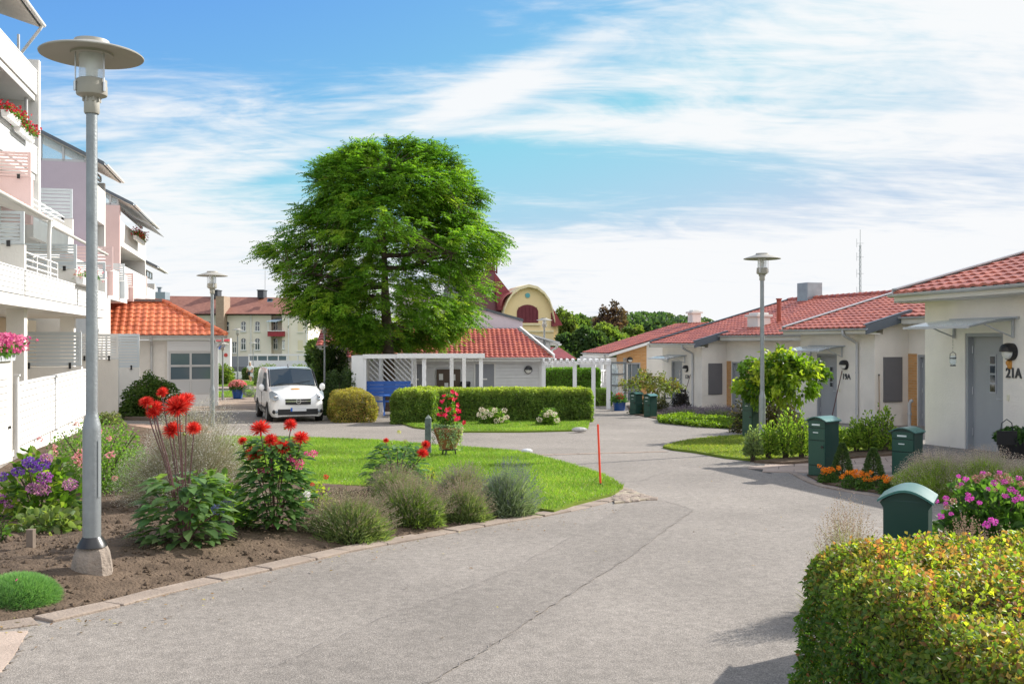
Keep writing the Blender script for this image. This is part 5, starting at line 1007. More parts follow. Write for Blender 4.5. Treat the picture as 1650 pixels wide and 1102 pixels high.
# ================================================================= STREET LAMPS
GALV = mat('galvanised', (.27, .29, .30), .45, .14, 7, .15, 60, metal=.55); LAMPG = mat('lamp_grey', (.36, .34, .295), .5, .06, 3)
def cylclear():
    m = clearglass('acrylic_tube', (.93, .95, .97), .62); return m
ACR = cylclear()
def street_lamp(label, P, rz=0.):
    t = thing('street_lamp', label, 'street lamp', P, rz, 'park street lamps with flat disc tops')
    q = MB(); q.lathe([(.066, .12), (.066, 1.0), (.062, 1.05), (.044, 1.12), (.042, 1.16), (.040, 3.42)], n=20); part('pole', q, GALV, t, True)
    q = MB(); n = 12
    for k in range(n+1): pass
    pass
    arc = [R(a) for a in range(-106, -70, 6)]; vs = [(.070*math.cos(a), .070*math.sin(a), z) for z in (.50, .93) for a in arc]; m = len(arc); q = MB().add(vs, [(i, i+1, m+i+1, m+i) for i in range(m-1)]); part('service_hatch', q, mat('galvanised_light', (.33, .36, .37), .4, .1, 7, metal=.5), t, True)
    q = MB(); q.lathe([(.050, 3.40), (.056, 3.41), (.056, 3.50), (.052, 3.52), (.03, 3.525)], n=20); q.lathe([(.03, 3.51), (.085, 3.53), (.108, 3.54), (.112, 3.55), (.112, 3.61), (.109, 3.612), (.109, 3.655), (.10, 3.66), (.0, 3.66)], n=24)
    for k in range(8): a = PI*k/4; q.box(.06*math.cos(a)-.006, .06*math.cos(a)+.006, .06*math.sin(a)-.006, .06*math.sin(a)+.006, 3.49, 3.54)
    h = part('lamp_housing', q, LAMPG, t, True)
    q = MB(); q.lathe([(.092, 3.66), (.092, 3.845)], n=28); part('glass_cylinder', q, ACR, h, True)
    q = MB(); q.lathe([(.0, 3.67), (.04, 3.68), (.045, 3.76), (.03, 3.82), (0, 3.83)], n=14); part('bulb', q, LAMPW, h, True)
    q = MB(); q.lathe([(0, 3.845), (.15, 3.845), (.152, 3.862), (.16, 3.865), (.355, 3.835), (.372, 3.838), (.374, 3.846), (.36, 3.856), (.20, 3.905), (.13, 3.93), (.125, 3.955), (.0, 3.96)], n=48); part('lamp_shade', q, LAMPG, t, True)
    for k in range(3):
        a = R(20)+2*PI*k/3; x, y = .118*math.cos(a), .118*math.sin(a); q = MB(); q.cyl((x, y, 3.58), (x, y, 3.85), .006, n=6); q.cyl((x*1.02, y*1.02, 3.56), (x*1.02, y*1.02, 3.63), .012, n=8); part('stay_rod', q, STEEL, h, True)
    return t
def lampbase(t):
    q = MB(); q.lathe([(.0, .13), (.085, .13), (.105, .11), (.125, .06), (.14, -.03), (.17, -.35), (0, -.35)], n=9)
    q.v = [(x*(1+.08*math.sin(5*y+x*9)), y*(1+.1*math.cos(4*x)), z+.02*math.sin(9*x)) for x, y, z in q.v]; part('concrete_foot', q, mat('concrete_foot', (.27, .22, .18), .95, .25, 6, .8, 40), t)
    q = MB(); q.lathe([(.11, .125), (.10, .15), (.069, .20)], n=20); part('rubber_collar', q, BLACK, t, True)
lx, ly = (148-825)/F*7.55, 7.55
lamp1 = street_lamp('nearest, largest street lamp standing in the flower bed on a rough concrete foot', (lx, ly, bedz(lx, ly)+.075), R(78)); 
def lampat(px, Y, top, label, sc=1.):
    x = (px-825)/F*Y; z = 1.6+(551-top)*Y/F-3.96*sc; l = dup(lamp1, (x, Y, z), RNG.uniform(0, 6), label); l.scale = (sc,)*3; return l
lampat(1228, 20.3, 408, 'street lamp standing among laurel shrubs by the green letterboxes')
lampat(342, 24.6, 437, 'street lamp behind the baby\'s breath, in front of the orange roofed house')
lampat(523, 37.6, 520, 'street lamp beside the parked white van, top under the big tree', .87)
lampat(877, 46.5, 512, 'street lamp in front of the wooden outbuilding\'s far corner by the pergola walkway')
lampat(383, 66, 529, 'distant street lamp behind the blue flower pot')
lampat(408, 92, 551, 'most distant street lamp, directly above the walking person')
lampat(359, 50, 551, 'distant street lamp half hidden behind the window bay corner', .9)
lampbase(lamp1)
# ================================================================= LETTERBOXES
GRN = mat('letterbox_green', (.014, .068, .048), .38, .1, 4, spec=.5); GRNT = mat('letterbox_lid', (.04, .15, .135), .3, .1, 4, spec=.7); GRN_SHADED = mat('letterbox_shaded', (.007, .04, .031), .4, .1, 4)  # darker copy of the green paints shade onto the body sides
def letterbox(label, P, rz, s=(.31, .36, .93), plate=True):
    w_, d, h = s; t = thing('letterbox', label, 'letterbox', P, rz, 'green standing letterboxes')
    q = MB(); q.hexa([(-w_/2, -d/2, -.15), (w_/2, -d/2, -.15), (w_/2, d/2, -.15), (-w_/2, d/2, -.15), (-w_/2, -d/2, h-.05), (w_/2, -d/2, h-.05), (w_/2, d/2, h-.05), (-w_/2, d/2, h-.05)]); part('body', q, GRN_SHADED, t, bevel=.006)
    q = MB()
    for a, b in ((.04, .18), (.20, h-.36), (h-.345, h-.17), (h-.155, h-.055)): q.box(-w_/2+.012, w_/2-.012, -d/2-.014, -d/2-.002, a, b)
    f = part('front_panel', q, GRN, t, bevel=.003)
    n = 10; e = .03; vs = []; arc = [(-w_/2-e+(w_+2*e)*k/n, h-.065+.065*math.sin(PI*k/n)) for k in range(n+1)]
    for y in (-d/2-.04, d/2+.03):
        for x, z in arc: vs.append((x, y, z))
        for x, z in arc: vs.append((x, y, z+.014))
    m = n+1; fs = []
    for i in range(n): fs += [(i, i+1, 2*m+i+1, 2*m+i), (m+i, m+i+1, 3*m+i+1, 3*m+i), (i, i+1, m+i+1, m+i), (2*m+i, 2*m+i+1, 3*m+i+1, 3*m+i)]
    q = MB().add(vs, fs+[(0, m, 3*m, 2*m), (n, m+n, 3*m+n, 2*m+n)]); part('lid', q, GRNT, t, True)
    q = MB(); q.prism([(x*.93, -d/2-.001, z-.004) for x, z in arc]+[(w_/2-.0, -d/2-.001, h-.1), (-w_/2, -d/2-.001, h-.1)], (0, d, 0)); part('gable', q, GRN_SHADED, t)
    q = MB(); q.cyl((w_/2-.05 if plate else -w_/2+.05, -d/2-.014, h*.52), (w_/2-.05 if plate else -w_/2+.05, -d/2-.035, h*.52), .022, n=10); part('lock', q, BLACK, f, True)
    if plate: q = MB().box(-.08, .06, -d/2-.018, -d/2-.0145, h-.125, h-.10); part('name_plate', q, mat('plate_pale', (.6, .68, .66), .4), f); q = MB().box(-.06, .03, -d/2-.018, -d/2-.0145, h-.24, h-.225); part('label_strip', q, mat('plate_pale', (.6, .68, .66), .4), f)
    return t
x, y = hit(1327, 768); zz = zf(x, y); letterbox('dark green letterbox standing at the end of the marigold bed, full height in view', (x, y, zz+.0), R(-50))
Y = 15.0; letterbox('dark green letterbox before the recessed door, lower half hidden by lavender', ((1462-825)/F*Y, Y, 1.6+(551-689)*Y/F-.93), R(-44), (.34, .33, .93))
Y = 6.0; letterbox('nearest letterbox, dark green with pale arched lid, seen from behind over the foreground hedge', ((1463-825)/F*Y, Y, 1.6+(551-787)*Y/F-.93), R(153), (.25, .30, .93))
def lbat(px, pt, pb, label, rz, two=False):
    x, y = hit(px, pb); s = (pb-pt)*y/F; return letterbox(label, (x, y, zf(x, y)), rz, (.3, .34, s))
lbat(1211, 638, 706, 'taller green letterbox of the pair beside the street lamp', R(-50)); lbat(1219, 648, 703, 'shorter green letterbox of the pair beside the street lamp', R(-50))
lbat(1048, 635, 672, 'distant green letterbox before the folding bistro table', R(-50)); lbat(1025, 632, 668, 'distant green letterbox beside the red potted flowers', R(-50))
# ================================================================= small street things
x, y = hit(968, 786); mk = thing('marker_stick', 'slim fluorescent red marker stick stuck in the lawn tip', 'marker stick', (x, y, zf(x, y)+.03)); q = MB(); q.cyl((0, 0, -.1), (-.02-.02, 0, (786-687)*y/F), .016, .014, n=8); part('rod', q, mat('fluo_red', (.85, .07, .03), .4), mk, True); q = MB(); q.cyl((-.001, 0, -.05), (-.005, 0, .04), .02, n=8); part('base_sleeve', q, BLACK, mk)
WOODG = mat('weathered_post', (.14, .17, .17), .85, .3, 4, .6, 30)
x, y = hit(690, 735); po = thing('wooden_post', 'weathered green-grey pointed post beside the flower tub', 'post', (x, y, zf(x, y))); h = (735-668)*y/F; q = MB(); q.hexa([(-.055, -.055, -.1), (.055, -.055, -.1), (.055, .055, -.1), (-.055, .055, -.1), (-.055, -.055, h-.07), (.055, -.055, h-.07), (.055, .055, h-.07), (-.055, .055, h-.07)]); part('shaft', q, WOODG, po); q = MB().add([(-.055, -.055, h-.069), (.055, -.055, h-.069), (.055, .055, h-.069), (-.055, .055, h-.069), (0, 0, h)], [(0, 1, 4), (1, 2, 4), (2, 3, 4), (3, 0, 4), (0, 3, 2, 1)]); part('pointed_cap', q, mat('lichen', (.30, .34, .30), .9, .3, 6), po); q = MB().box(-.063, -.0555, -.04, .04, h-.5, h-.12); part('lichen_strip', q, mat('lichen2', (.42, .46, .36), .9, .3, 9), po)
TERRA = mat('terracotta', (.42, .17, .075), .85, .35, 4, .4, 25, col2=(.20, .09, .05)); IRON = mat('black_iron', (.02, .02, .022), .5)
x, y = hit(722, 737); tub = thing('flower_tub', 'large terracotta pot on an iron stand with climbing red mandevilla and trailing ivy', 'flower pot', (x, y, zf(x, y)+.04)); k = y/F
q = MB(); q.lathe([(0, .13), (.15, .13), (.16, .15), (.27, .46), (.285, .47), (.29, .53), (.265, .54), (.25, .50), (0, .49)], n=32); part('pot', q, TERRA, tub, True)
for a in (0.3, 2.4, 4.5): q = MB(); q.beam((.13*math.cos(a), .13*math.sin(a), .13), (.17*math.cos(a), .17*math.sin(a), -.06), .025, .02); part('leg', q, IRON, tub)
q = MB(); q.lathe([(.13, .11), (.175, .11), (.175, .13), (.13, .13), (.13, .11)], n=24); part('stand_ring', q, IRON, tub)
n = 900; a = RNG.uniform(0, 2*PI, n); hh = RNG.uniform(0, 1, n); rr = .17*(1-hh*.55)*np.sqrt(RNG.uniform(.1, 1, n)); Pn = np.stack([rr*np.cos(a), rr*np.sin(a), .55+hh*.6], 1); LV().leaves(Pn, rdir(n)+[0, 0, .1], .07, .04, pal(n, [(.06, .13, .02), (.10, .2, .03), (.2, .3, .05)])).build('leaves', LEAF, tub)
LV().leaves(np.stack([RNG.uniform(-.28, .28, 700), RNG.uniform(-.28, .28, 700), RNG.uniform(.5, .6, 700)], 1)*1, rdir(700), .035, .03, pal(700, [(.18, .27, .17), (.25, .34, .24), (.12, .2, .1)])).build('trailing_plant', LEAF, tub)
tr = LV()
for k_ in range(16):
    a = -PI/2+random.gauss(0, .9); L = random.uniform(.12, .45); n = int(L*170); s = RNG.uniform(0, L, n); Pn = np.stack([.30*math.cos(a)+RNG.normal(0, .018, n), .30*math.sin(a)+RNG.normal(0, .018, n), .53-s], 1); tr.leaves(Pn, rdir(n)+[0, 0, -.5], .03, .025, pal(n, [(.2, .3, .17), (.3, .38, .26), (.38, .42, .3)]))
tr.build('trailing_ivy', LEAF, tub)
q = MB(); 
for a in (0, 2.1, 4.2): q.cyl((.12*math.cos(a), .12*math.sin(a), .5), (.03*math.cos(a), .03*math.sin(a), 1.2), .005, n=5)
part('cane', q, mat('cane', (.45, .38, .22), .8), tub)
def bloom(parent, P, r, n, cols, cup=.4, name='flower', wid=.8):
    """five or more broad petals round a small eye, facing D"""
    P = np.asarray(P, float); D = unit(rdir(1)*.6+np.array([[0, -.7, .35]]))[0]; A = unit(np.cross(D, [0, 0, 1.]))if abs(D[2]) < .95 else np.array([1., 0, 0]); B = np.cross(D, A); t = np.arange(n)*2*PI/n+random.random(); T = np.cos(t)[:, None]*A+np.sin(t)[:, None]*B+D*cup
    lv = LV(); lv.leaves(np.repeat(P[None], n, 0), T, r, r*wid, pal(n, cols, None, .12), .1, 0., N=np.repeat(D[None], n, 0)); lv.dots(P[None]+D*r*.15, r*.12, np.array([[.8, .5, .1]])); return lv.build(name, PETAL, parent)
MAN = [(.80, .02, .08), (.9, .06, .16), (.7, .02, .05)]
for zx, zy in ((1010, 90), (1060, 120), (912, 145), (985, 180), (1020, 185), (1065, 185), (905, 210), (880, 220), (1075, 255), (850, 305), (970, 305), (940, 320), (1070, 320), (1100, 340), (835, 385), (1035, 378), (925, 385), (885, 375), (955, 415), (1095, 425), (1065, 440), (1155, 475)):
    px, py = 600+zx/7.87, 620+zy/7.87
    Pw = at(px, py, y-random.uniform(.05, .2)); bloom(tub, (Pw.x-x, Pw.y-y, Pw.z-tub.location.z), .062, 5, MAN)
# blue pot further off
x, y = hit(383, 643); bp_ = thing('flower_pot', 'blue glazed pot with salmon pink flowers standing on the gravel', 'flower pot', (x, y, zf(x, y)+.02)); q = MB(); q.lathe([(0, 0), (.22, 0), (.3, .42), (.33, .44), (.33, .48), (.28, .47), (0, .45)], n=20); part('pot', q, mat('blue_glaze', (.02, .08, .28), .15), bp_, True); q = MB().lathe([(0, -.02), (.36, -.02), (.36, .02), (0, .02)], n=20); part('saucer', q, BLACK, bp_)
n = 700; d = rdir(n); Pn = d*[.42, .4, .26]+[0, 0, .66]; LV().leaves(Pn*[.9, .9, .95], rdir(n), .12, .07, pal(n, [(.08, .16, .04)])).build('leaves', LEAF, bp_); k_ = 420; d = rdir(k_); d[:, 2] = abs(d[:, 2]); LV().leaves(np.repeat(d*[.45, .43, .3]+[0, 0, .66], 3, 0), rdir(k_*3), .06, .06, pal(k_*3, [(.85, .32, .28), (.9, .45, .42), (.75, .2, .2)])).build('blossoms', PETAL, bp_)
lv = LV(); n = 900; d = rdir(n); lv.leaves(np.array([.62, -.2, .42])+d*[.27, .27, .26], d, .06, .04, pal(n, [(.22, .22, .32), (.16, .2, .22)])); lv.build('lavender_ball', LEAF, bp_)
# small solar light stake by the golden hedge
x, y = hit(585, 679); st = thing('garden_light', 'small white capped garden light on a thin stake before the golden hedge', 'garden light', (x, y, zf(x, y))); h = (679-648)*y/F; q = MB(); q.cyl((0, 0, -.1), (0, 0, h), .01, n=6); part('stake', q, IRON, st); q = MB(); q.cyl((0, 0, h-.02), (0, 0, h+.2), .05, n=10); q.cyl((0, 0, h+.2), (0, 0, h+.22), .07, n=10); part('lantern', q, LAMPW, st, True)
x, y = hit(50, 908); st = thing('stake', 'short weathered square wooden stake in the soil near the street lamp', 'stake', (x, y, bedz(x, y))); q = MB().box(-.028, .028, -.028, .028, -.1, (908-879)*y/F+.01); part('shaft', q, mat('stake_wood', (.17, .13, .10), .9, .3, 8), st); q = MB().box(-.0285, .0285, -.0285, .0285, (908-879)*y/F+.0105, (908-879)*y/F+.02); part('end_grain', q, mat('stake_wood', (.2, .15, .12), .9), st)
# hanging lantern at 21A
def inrow(h, x, y, z): m = Matrix.Translation(h.location)@Matrix.Rotation(h.rotation_euler[2], 4, 'Z'); return m@Vector((x, y, z))
P = inrow(rh21, 1.75, -.55, 2.36); hl = thing('hanging_lantern', 'small glass lantern hanging on a chain before the grey door of house 21A', 'lantern', P); q = MB(); 
for k in range(18): z = -k*.03; q.cyl((0, 0, z), (0, 0, z-.022), .005 if k % 2 else .003, n=5)
part('chain', q, IRON, hl); q = MB(); q.lathe([(.05, -.60), (.055, -.62), (.055, -.73), (.03, -.76), (0, -.76)], n=14); part('glass_jar', q, CLEAR, hl, True); q = MB(); q.tube([(-.055, 0, -.63), (-.05, 0, -.56), (0, 0, -.53), (.05, 0, -.56), (.055, 0, -.63)], .006, 5); q.lathe([(.058, -.63), (.058, -.65), (.05, -.65)], n=12); q.lathe([(.0, -.76), (.05, -.76), (.05, -.78), (0, -.78)], n=12); part('wire_frame', q, IRON, hl)
P = inrow(rh21, 2.56, -.02, 1.62); hr = thing('wooden_heart', 'small orange wooden ornament hanging under the wall lamp of house 21A', 'ornament', P); q = MB(); q.ball((-.03, -.02, .03), (.05, .015, .05), 10, 6); q.ball((.03, -.02, .03), (.05, .015, .05), 10, 6); q.ball((0, -.02, -.02), (.055, .015, .055), 10, 6); part('disc', q, mat('ornament_orange', (.62, .28, .05), .5), hr, True); q = MB().cyl((0, -.02, .06), (0, -.02, .14), .003, n=4); part('string', q, IRON, hr)
# brooms leaning by the walls
def broom(h, x, lean, H_, label, head=True, y0=-.35):
    A = inrow(h, x, y0, .0); B = inrow(h, x+lean, -.03, H_); t = thing('broom', label, 'broom', A, 0, 'long handled tools leaning on the walls'); d = B-A; q = MB(); q.cyl((0, 0, .06), d, .014, n=6); part('handle', q, mat('handle_brown', (.12, .05, .04), .6), t)
    if head: q = MB(); q.box(-.22, .22, -.04, .04, .0, .09); part('brush_head', q, mat('brush_red', (.25, .07, .06), .8), t)
broom(rh19, 2.15, .12, 1.65, 'dark broom leaning on the wall between the 19A door and the downpipe'); broom(rh17, 2.5, .3, 1.6, 'thin dark stick leaning on the wall beside the 17A downpipe', True)
A = inrow(rh19, 3.8+.1, .1, 0); t = thing('broom', 'pale wooden pole leaning in the corner beside the grey meter hatch of 19A', 'pole', A, 0, 'long handled tools leaning on the walls'); q = MB().cyl((0, 0, 0), (.0, .05, 1.55), .018, n=6); part('handle', q, mat('pale_wood', (.40, .30, .22), .7), t); q = MB().cyl((0, .05, 1.55), (0, .05, 1.6), .022, n=6); part('grip', q, BLACK, t)
A = inrow(rh19, 3.8+.35, .95, 0); t = thing('bollard', 'short grey rounded standpipe beside the brick strip of house 19A', 'standpipe', A); q = MB().tube([(0, 0, -.3), (0, 0, .72), (0.03, -.02, .8), (.08, -.05, .83)], .05, 10); part('pipe', q, GUTT, t, True); q = MB().cyl((0, 0, .4), (0, 0, .45), .07, n=10); part('clamp', q, STEEL, t)
# black planter at the near door
x, y = at(1634, 740, 16.3).x, 16.3; t = thing('planter', 'black planter with leafy green plants and a wire handle by door 21A', 'planter', (x, y, zf(x, y)+.35)); q = MB(); q.lathe([(0, -.4), (.2, -.4), (.25, -.12), (.25, -.07), (0, -.01)], n=16); part('pot', q, BLACK, t, True); q = MB(); q.box(-.42, -.1, -.3, -.27, -.1, .12); q.tube([(-.36, -.28, .12), (-.34, -.28, .25), (-.26, -.28, .31), (-.18, -.28, .25), (-.16, -.28, .12)], .008, 5); part('hanging_sign', q, BLACK, t); n = 500; Pn = rdir(n)*[.30, .30, .12]+[0.05, 0, .0]; LV().leaves(Pn, rdir(n)+[0, 0, .3], .1, .07, pal(n, [(.05, .11, .03), (.09, .17, .05), (.03, .07, .02)])).build('leaves', LEAF, t)
# bistro set by 17A
x, y = at(1076, 662, 41).x, 41.; t = thing('bistro_table', 'small folding metal bistro table with two bottles, outside house 17A', 'table', (x, y, -1.42)); q = MB(); q.lathe([(0, .70), (.32, .70), (.32, .72), (0, .72)], n=18); part('table_top', q, IRON, t)
for s in (-1, 1): q = MB(); q.beam((-.28*s, -.2, 0), (.25*s, -.2, .7), .02, .02); q.beam((-.28*s, .2, 0), (.25*s, .2, .7), .02, .02); part('leg', q, IRON, t)
for i_, dx in enumerate((-.12, .16)): b = thing('bottle', ('left', 'right')[i_] and ('dark bottle standing on the bistro table, the one nearer the wall lamp' if i_ else 'dark bottle standing on the bistro table, the one nearer the small tree'), 'bottle', (x+dx, y, -.70)); q = MB().lathe([(0, 0), (.035, 0), (.035, .16), (.014, .22), (.014, .28), (0, .28)], n=10); part('glass', q, GLASSD, b, True); q = MB().lathe([(.016, .26), (.016, .3), (0, .3)], n=8); part('cap', q, STEEL, b)
t = thing('bistro_chair', 'folding metal bistro chair beside the small table outside 17A', 'chair', (x+.75, y+.1, -1.42), R(20)); part('seat', MB().box(-.2, .2, -.2, .2, .44, .46), IRON, t); q = MB(); q.box(-.2, .2, .2, .22, .62, .84); part('backrest', q, IRON, t)
for s in (-1, 1): q = MB(); q.beam((.19*s, -.22, 0), (.19*s, .21, .85), .02, .02); q.beam((.17*s, .22, 0), (.17*s, -.18, .45), .02, .02); part('leg', q, IRON, t)
# ================================================================= VAN
VANSC = .945
VW = mat('van_white', (.80, .80, .79), .25, .02, 1, spec=.5, coat=.6); VB = mat('van_black', (.015, .016, .018), .5); TYRE = mat('tyre', (.02, .02, .02), .85); VGL = mat('windscreen', (.035, .05, .055), .06, spec=1.); CHR = mat('chrome', (.75, .76, .78), .15, metal=1.); HL = mat('headlight_lens', (.25, .29, .33), .08, spec=1.)
vh = Vector((-6.9, 31.3)); dirv = Vector((.3, -.954)); c0 = vh-dirv*2.2
ROWRZ2 = ROWRZ+R(3.5); van = thing('delivery_van', 'white small delivery van parked facing the viewer, orange oval badge on its bonnet', 'van', (c0.x+.06, c0.y, zf(c0.x, c0.y)), ROWRZ2)
ST = [ # x, zbottom, hw, zbelt, hwtop, ztop(center), zshoulder
 (2.20, .26, .58, .56, .50, .74, .70), (2.13, .22, .76, .58, .64, .86, .82), (2.00, .22, .86, .60, .74, .98, .93), (1.75, .22, .905, .66, .80, 1.09, 1.03), (1.30, .24, .915, .78, .82, 1.20, 1.12), (1.08, .24, .915, .90, .80, 1.24, 1.16),
 (.72, .24, .915, .98, .78, 1.52, 1.47), (.36, .24, .915, 1.00, .765, 1.78, 1.74), (0, .24, .915, 1.02, .76, 1.83, 1.785), (-.9, .24, .915, 1.02, .76, 1.85, 1.80), (-1.8, .24, .915, 1.02, .76, 1.84, 1.79), (-2.08, .26, .90, 1.02, .75, 1.80, 1.75), (-2.18, .30, .86, 1.0, .70, 1.70, 1.65)]
q = MB(); rings = []
for x, zb, hw, zl, ht, zt, zs in ST:
    h = [(hw*.90, zb), (hw*.985, zb+.12), (hw, (zb+zl)/2), (hw*.99, zl), (hw*.5+ht*.5, zl*.45+zs*.55), (ht+.03, zs-.03), (ht-.03, zs+.03), (ht*.6, zt-.02), (0, zt)]
    rings.append([(x, y, z) for y, z in h]+[(x, -y, z) for y, z in h[-2::-1]])
m = len(rings[0]); vs = [p for r_ in rings for p in r_]; fs = [(i*m+j, i*m+j+1, (i+1)*m+j+1, (i+1)*m+j) for i in range(len(rings)-1) for j in range(m-1)]+[tuple(range(m)), tuple(range((len(rings)-1)*m, len(rings)*m))]+[(i*m, (i+1)*m, (i+2)*m-1, (i+1)*m-1) for i in range(len(rings)-1)]
q.add(vs, fs); part('body', q, VW, van, True, bevel=0)
nrm = Vector((.62, 0, .78)).normalized()
def glassq(pts, off, name, m_, parent=van): pts = [Vector(p) for p in pts]; n_ = (pts[1]-pts[0]).cross(pts[2]-pts[0]).normalized(); off = off if n_.dot(Vector(off)) else off; return part(name, MB().prism([p+Vector(off) for p in pts], Vector(off)*.3), m_, parent)
ws = [(1.06, -.76, 1.19), (1.06, 0, 1.265), (1.06, .76, 1.19), (.42, .71, 1.725), (.40, 0, 1.765), (.42, -.71, 1.725)]
g = glassq(ws, (.03, 0, .035), 'windscreen', VGL)
q = MB(); q.beam((1.12, -.6, 1.26), (.95, .05, 1.40), .012, .015); q.beam((1.12, .02, 1.30), (.98, .6, 1.38), .012, .015); part('wiper', q, VB, g)
for s in (-1, 1):
    sg = [(.84, .885*s, 1.08), (-.1, .90*s, 1.08), (-.1, .805*s, 1.66), (.40, .80*s, 1.66)]; glassq(sg, (0, .025*s, .004), 'side_window', VGL)
    q = MB(); q.box(-.9, -.16, s*.918, s*.924, .5, 1.7) if 0 else q.box(-.14, -.13, s*.905, s*.921, .35, 1.02); q.box(-1.5, .9, s*.913, s*.935, .42, .50); part('side_moulding', q, VB, van)
    q = MB(); q.ball((.86, s*1.04, 1.16), (.07, .10, .13), 12, 8); mi_ = part('mirror', q, VW, van, True); q = MB(); q.beam((.86, s*.86, 1.06), (.86, s*1.0, 1.09), .06, .05); part('mirror_arm', q, VB, mi_); q = MB(); q.beam((1.12, s*.80, 1.22), (.42, s*.755, 1.765), .03, .05); part('pillar_trim', q, VB, van)
    for x in (1.33, -1.4):
        q = MB(); q.lathe([(.17, -.1), (.305, -.1), (.32, -.08), (.32, .08), (.305, .1), (.17, .1)], n=24); q.v = [(a+x, s*.84+c_, b+.32) for a, b, c_ in q.v]; wh = part('wheel', q, TYRE, van, True)
        q = MB(); q.lathe([(0, -.02), (.19, -.07), (.2, -.08), (.2, .08), (.19, .07), (0, .02)], n=16); q.v = [(a+x, s*.85+c_*1.2, b+.32) for a, b, c_ in q.v]; part('rim', q, STEEL, wh, True)
        q = MB(); n = 14; vs = [(x+rr*math.cos(t), s*yy, .32+rr*math.sin(t)) for rr, yy in ((.40, .922), (.33, .922)) for t in np.linspace(-.15, PI+.15, n)]; q.add(vs, [(i, i+1, n+i+1, n+i) for i in range(n-1)]); part('wheel_arch', q, VB, van)
    # headlight: swept-back lens
    pts = [(2.14, s*.60, .80), (2.10, s*.73, .74), (1.93, s*.875, .82), (1.72, s*.875, 1.0), (1.80, s*.80, 1.06), (2.02, s*.64, .98)]; c_ = Vector((1.95, s*.75, .90)); v = [Vector(p)+Vector((.05, s*.03, .03)) for p in pts]; qq = MB(); qq.add(v+[c_+Vector((.07, s*.05, .03)), c_-Vector((.1, 0, 0))], [(i, (i+1) % 6, 6) for i in range(6)]+[((i+1) % 6, i, 7) for i in range(6)]); hl_ = part('headlight', qq, HL, van, True)
    q = MB(); q.ball((2.10, s*.715, .90), .065, 12, 8); part('reflector', q, CHR, hl_, True)
    q = MB(); q.ball((2.08, s*.70, .40), (.07, .14, .09), 12, 8); fg = part('fog_light_recess', q, VB, van, True); q = MB(); q.ball((2.14, s*.70, .40), .05, 10, 6); part('fog_light', q, HL, fg, True)
# bumper intake, grille, badge, plate
def fband(y, z0, z1, x=2.23, n=12, bow=.13): vs = [(x-bow*(k/n*2-1)**2, -y+2*y*k/n, z) for z in (z0, z1) for k in range(n+1)]+[(x-bow*(k/n*2-1)**2-.08, -y+2*y*k/n, z) for z in (z0, z1) for k in range(n+1)]; m_ = n+1; return vs, [(k, k+1, m_+k+1, m_+k) for k in range(n)]+[(m_+k, m_+k+1, 3*m_+k+1, 3*m_+k) for k in range(n)]+[(k, k+1, 2*m_+k+1, 2*m_+k) for k in range(n)]+[(0, m_, 3*m_, 2*m_), (n, m_+n, 3*m_+n, 2*m_+n)]
part('lower_intake', MB().add(*fband(.66, .30, .49, 2.25, bow=.05)), VB, van); gr = part('grille', MB().add(*fband(.42, .64, .82, 2.25, bow=.04)), VB, van); q = MB().add(*fband(.42, .735, .765, 2.27, bow=.04)); q.add(*fband(.43, .815, .83, 2.26, bow=.04)); part('chrome_bar', q, CHR, gr)
q = MB(); q.lathe([(.065, 0), (.085, .0), (.085, .02), (.065, .02), (.065, 0)], n=24); q.v = [(2.275+c_, a, b+.75) for a, b, c_ in q.v]; q.beam((2.295, -.08, .75), (2.295, .03, .757), .018, .012); q.beam((2.295, .08, .75), (2.295, -.03, .743), .018, .012); part('emblem', q, CHR, van, True)
q = MB().box(2.235, 2.285, -.26, .26, .42, .54); pt = part('number_plate', q, mat('plate_white', (.62, .64, .66), .4), van); part('plate_band', MB().box(2.2855, 2.288, -.26, -.20, .42, .54), mat('plate_blue', (.02, .12, .5), .4), pt)
q = MB(); q.lathe([(0, 0), (.16, 0), (.15, .006), (0, .007)], n=24); q.v = [(1.62+a*.35+.0, b, 1.135+c_-a*.10) for a, b, c_ in q.v]; part('bonnet_badge', q, mat('badge_orange', (.65, .28, .06), .5), van)
q = MB(); q.cyl((-.1, 0, 1.83), (-.2, 0, 1.93), .012, n=6); q.ball((-.1, 0, 1.84), (.03, .03, .015)); part('antenna', q, VB, van)
q = MB(); 
for s in (-1, 1): q.box(.0, .35, s*.36-.14, s*.36+.14, 1.12, 1.42)
part('seat', q, mat('seat_dark', (.03, .03, .035), .8), van)
van.scale = (VANSC,)*3
x, y = hit(423, 648); t = thing('boulder', 'dark grey boulder beside the van\'s rear wheel at the lawn edge', 'boulder', (x, y, zf(x, y)+.1)); q = MB(); q.ball((0, 0, .15), (.45, .5, .45), 9, 6); q.v = [(a*(1+.12*math.sin(7*b)), b, c_*(1+.1*math.cos(5*a))) for a, b, c_ in q.v]; part('stone', q, mat('boulder_grey', (.16, .15, .16), .9, .3, 4, .6, 20), t, True)
x, y = hit(849, 733); t = thing('stone', 'small pale stone lying on the lawn edge beside the slab row', 'stone', (x, y, zf(x, y)+.05)); q = MB(); q.ball((0, 0, .03), (.12, .08, .05), 8, 5); q.v = [(a*(1+.2*math.sin(20*b)), b, c_) for a, b, c_ in q.v]; part('stone', q, mat('pale_stone', (.62, .62, .64), .8), t)
x, y = hit(934, 697); t = thing('stone', 'small pale stone at the near corner of the hedge lawn', 'stone', (x, y, zf(x, y)+.05)); q = MB(); q.ball((0, 0, .03), (.22, .12, .07), 8, 5); q.v = [(a*(1+.2*math.sin(14*b)), b, c_) for a, b, c_ in q.v]; part('stone', q, mat('pale_stone2', (.45, .43, .42), .9), t)
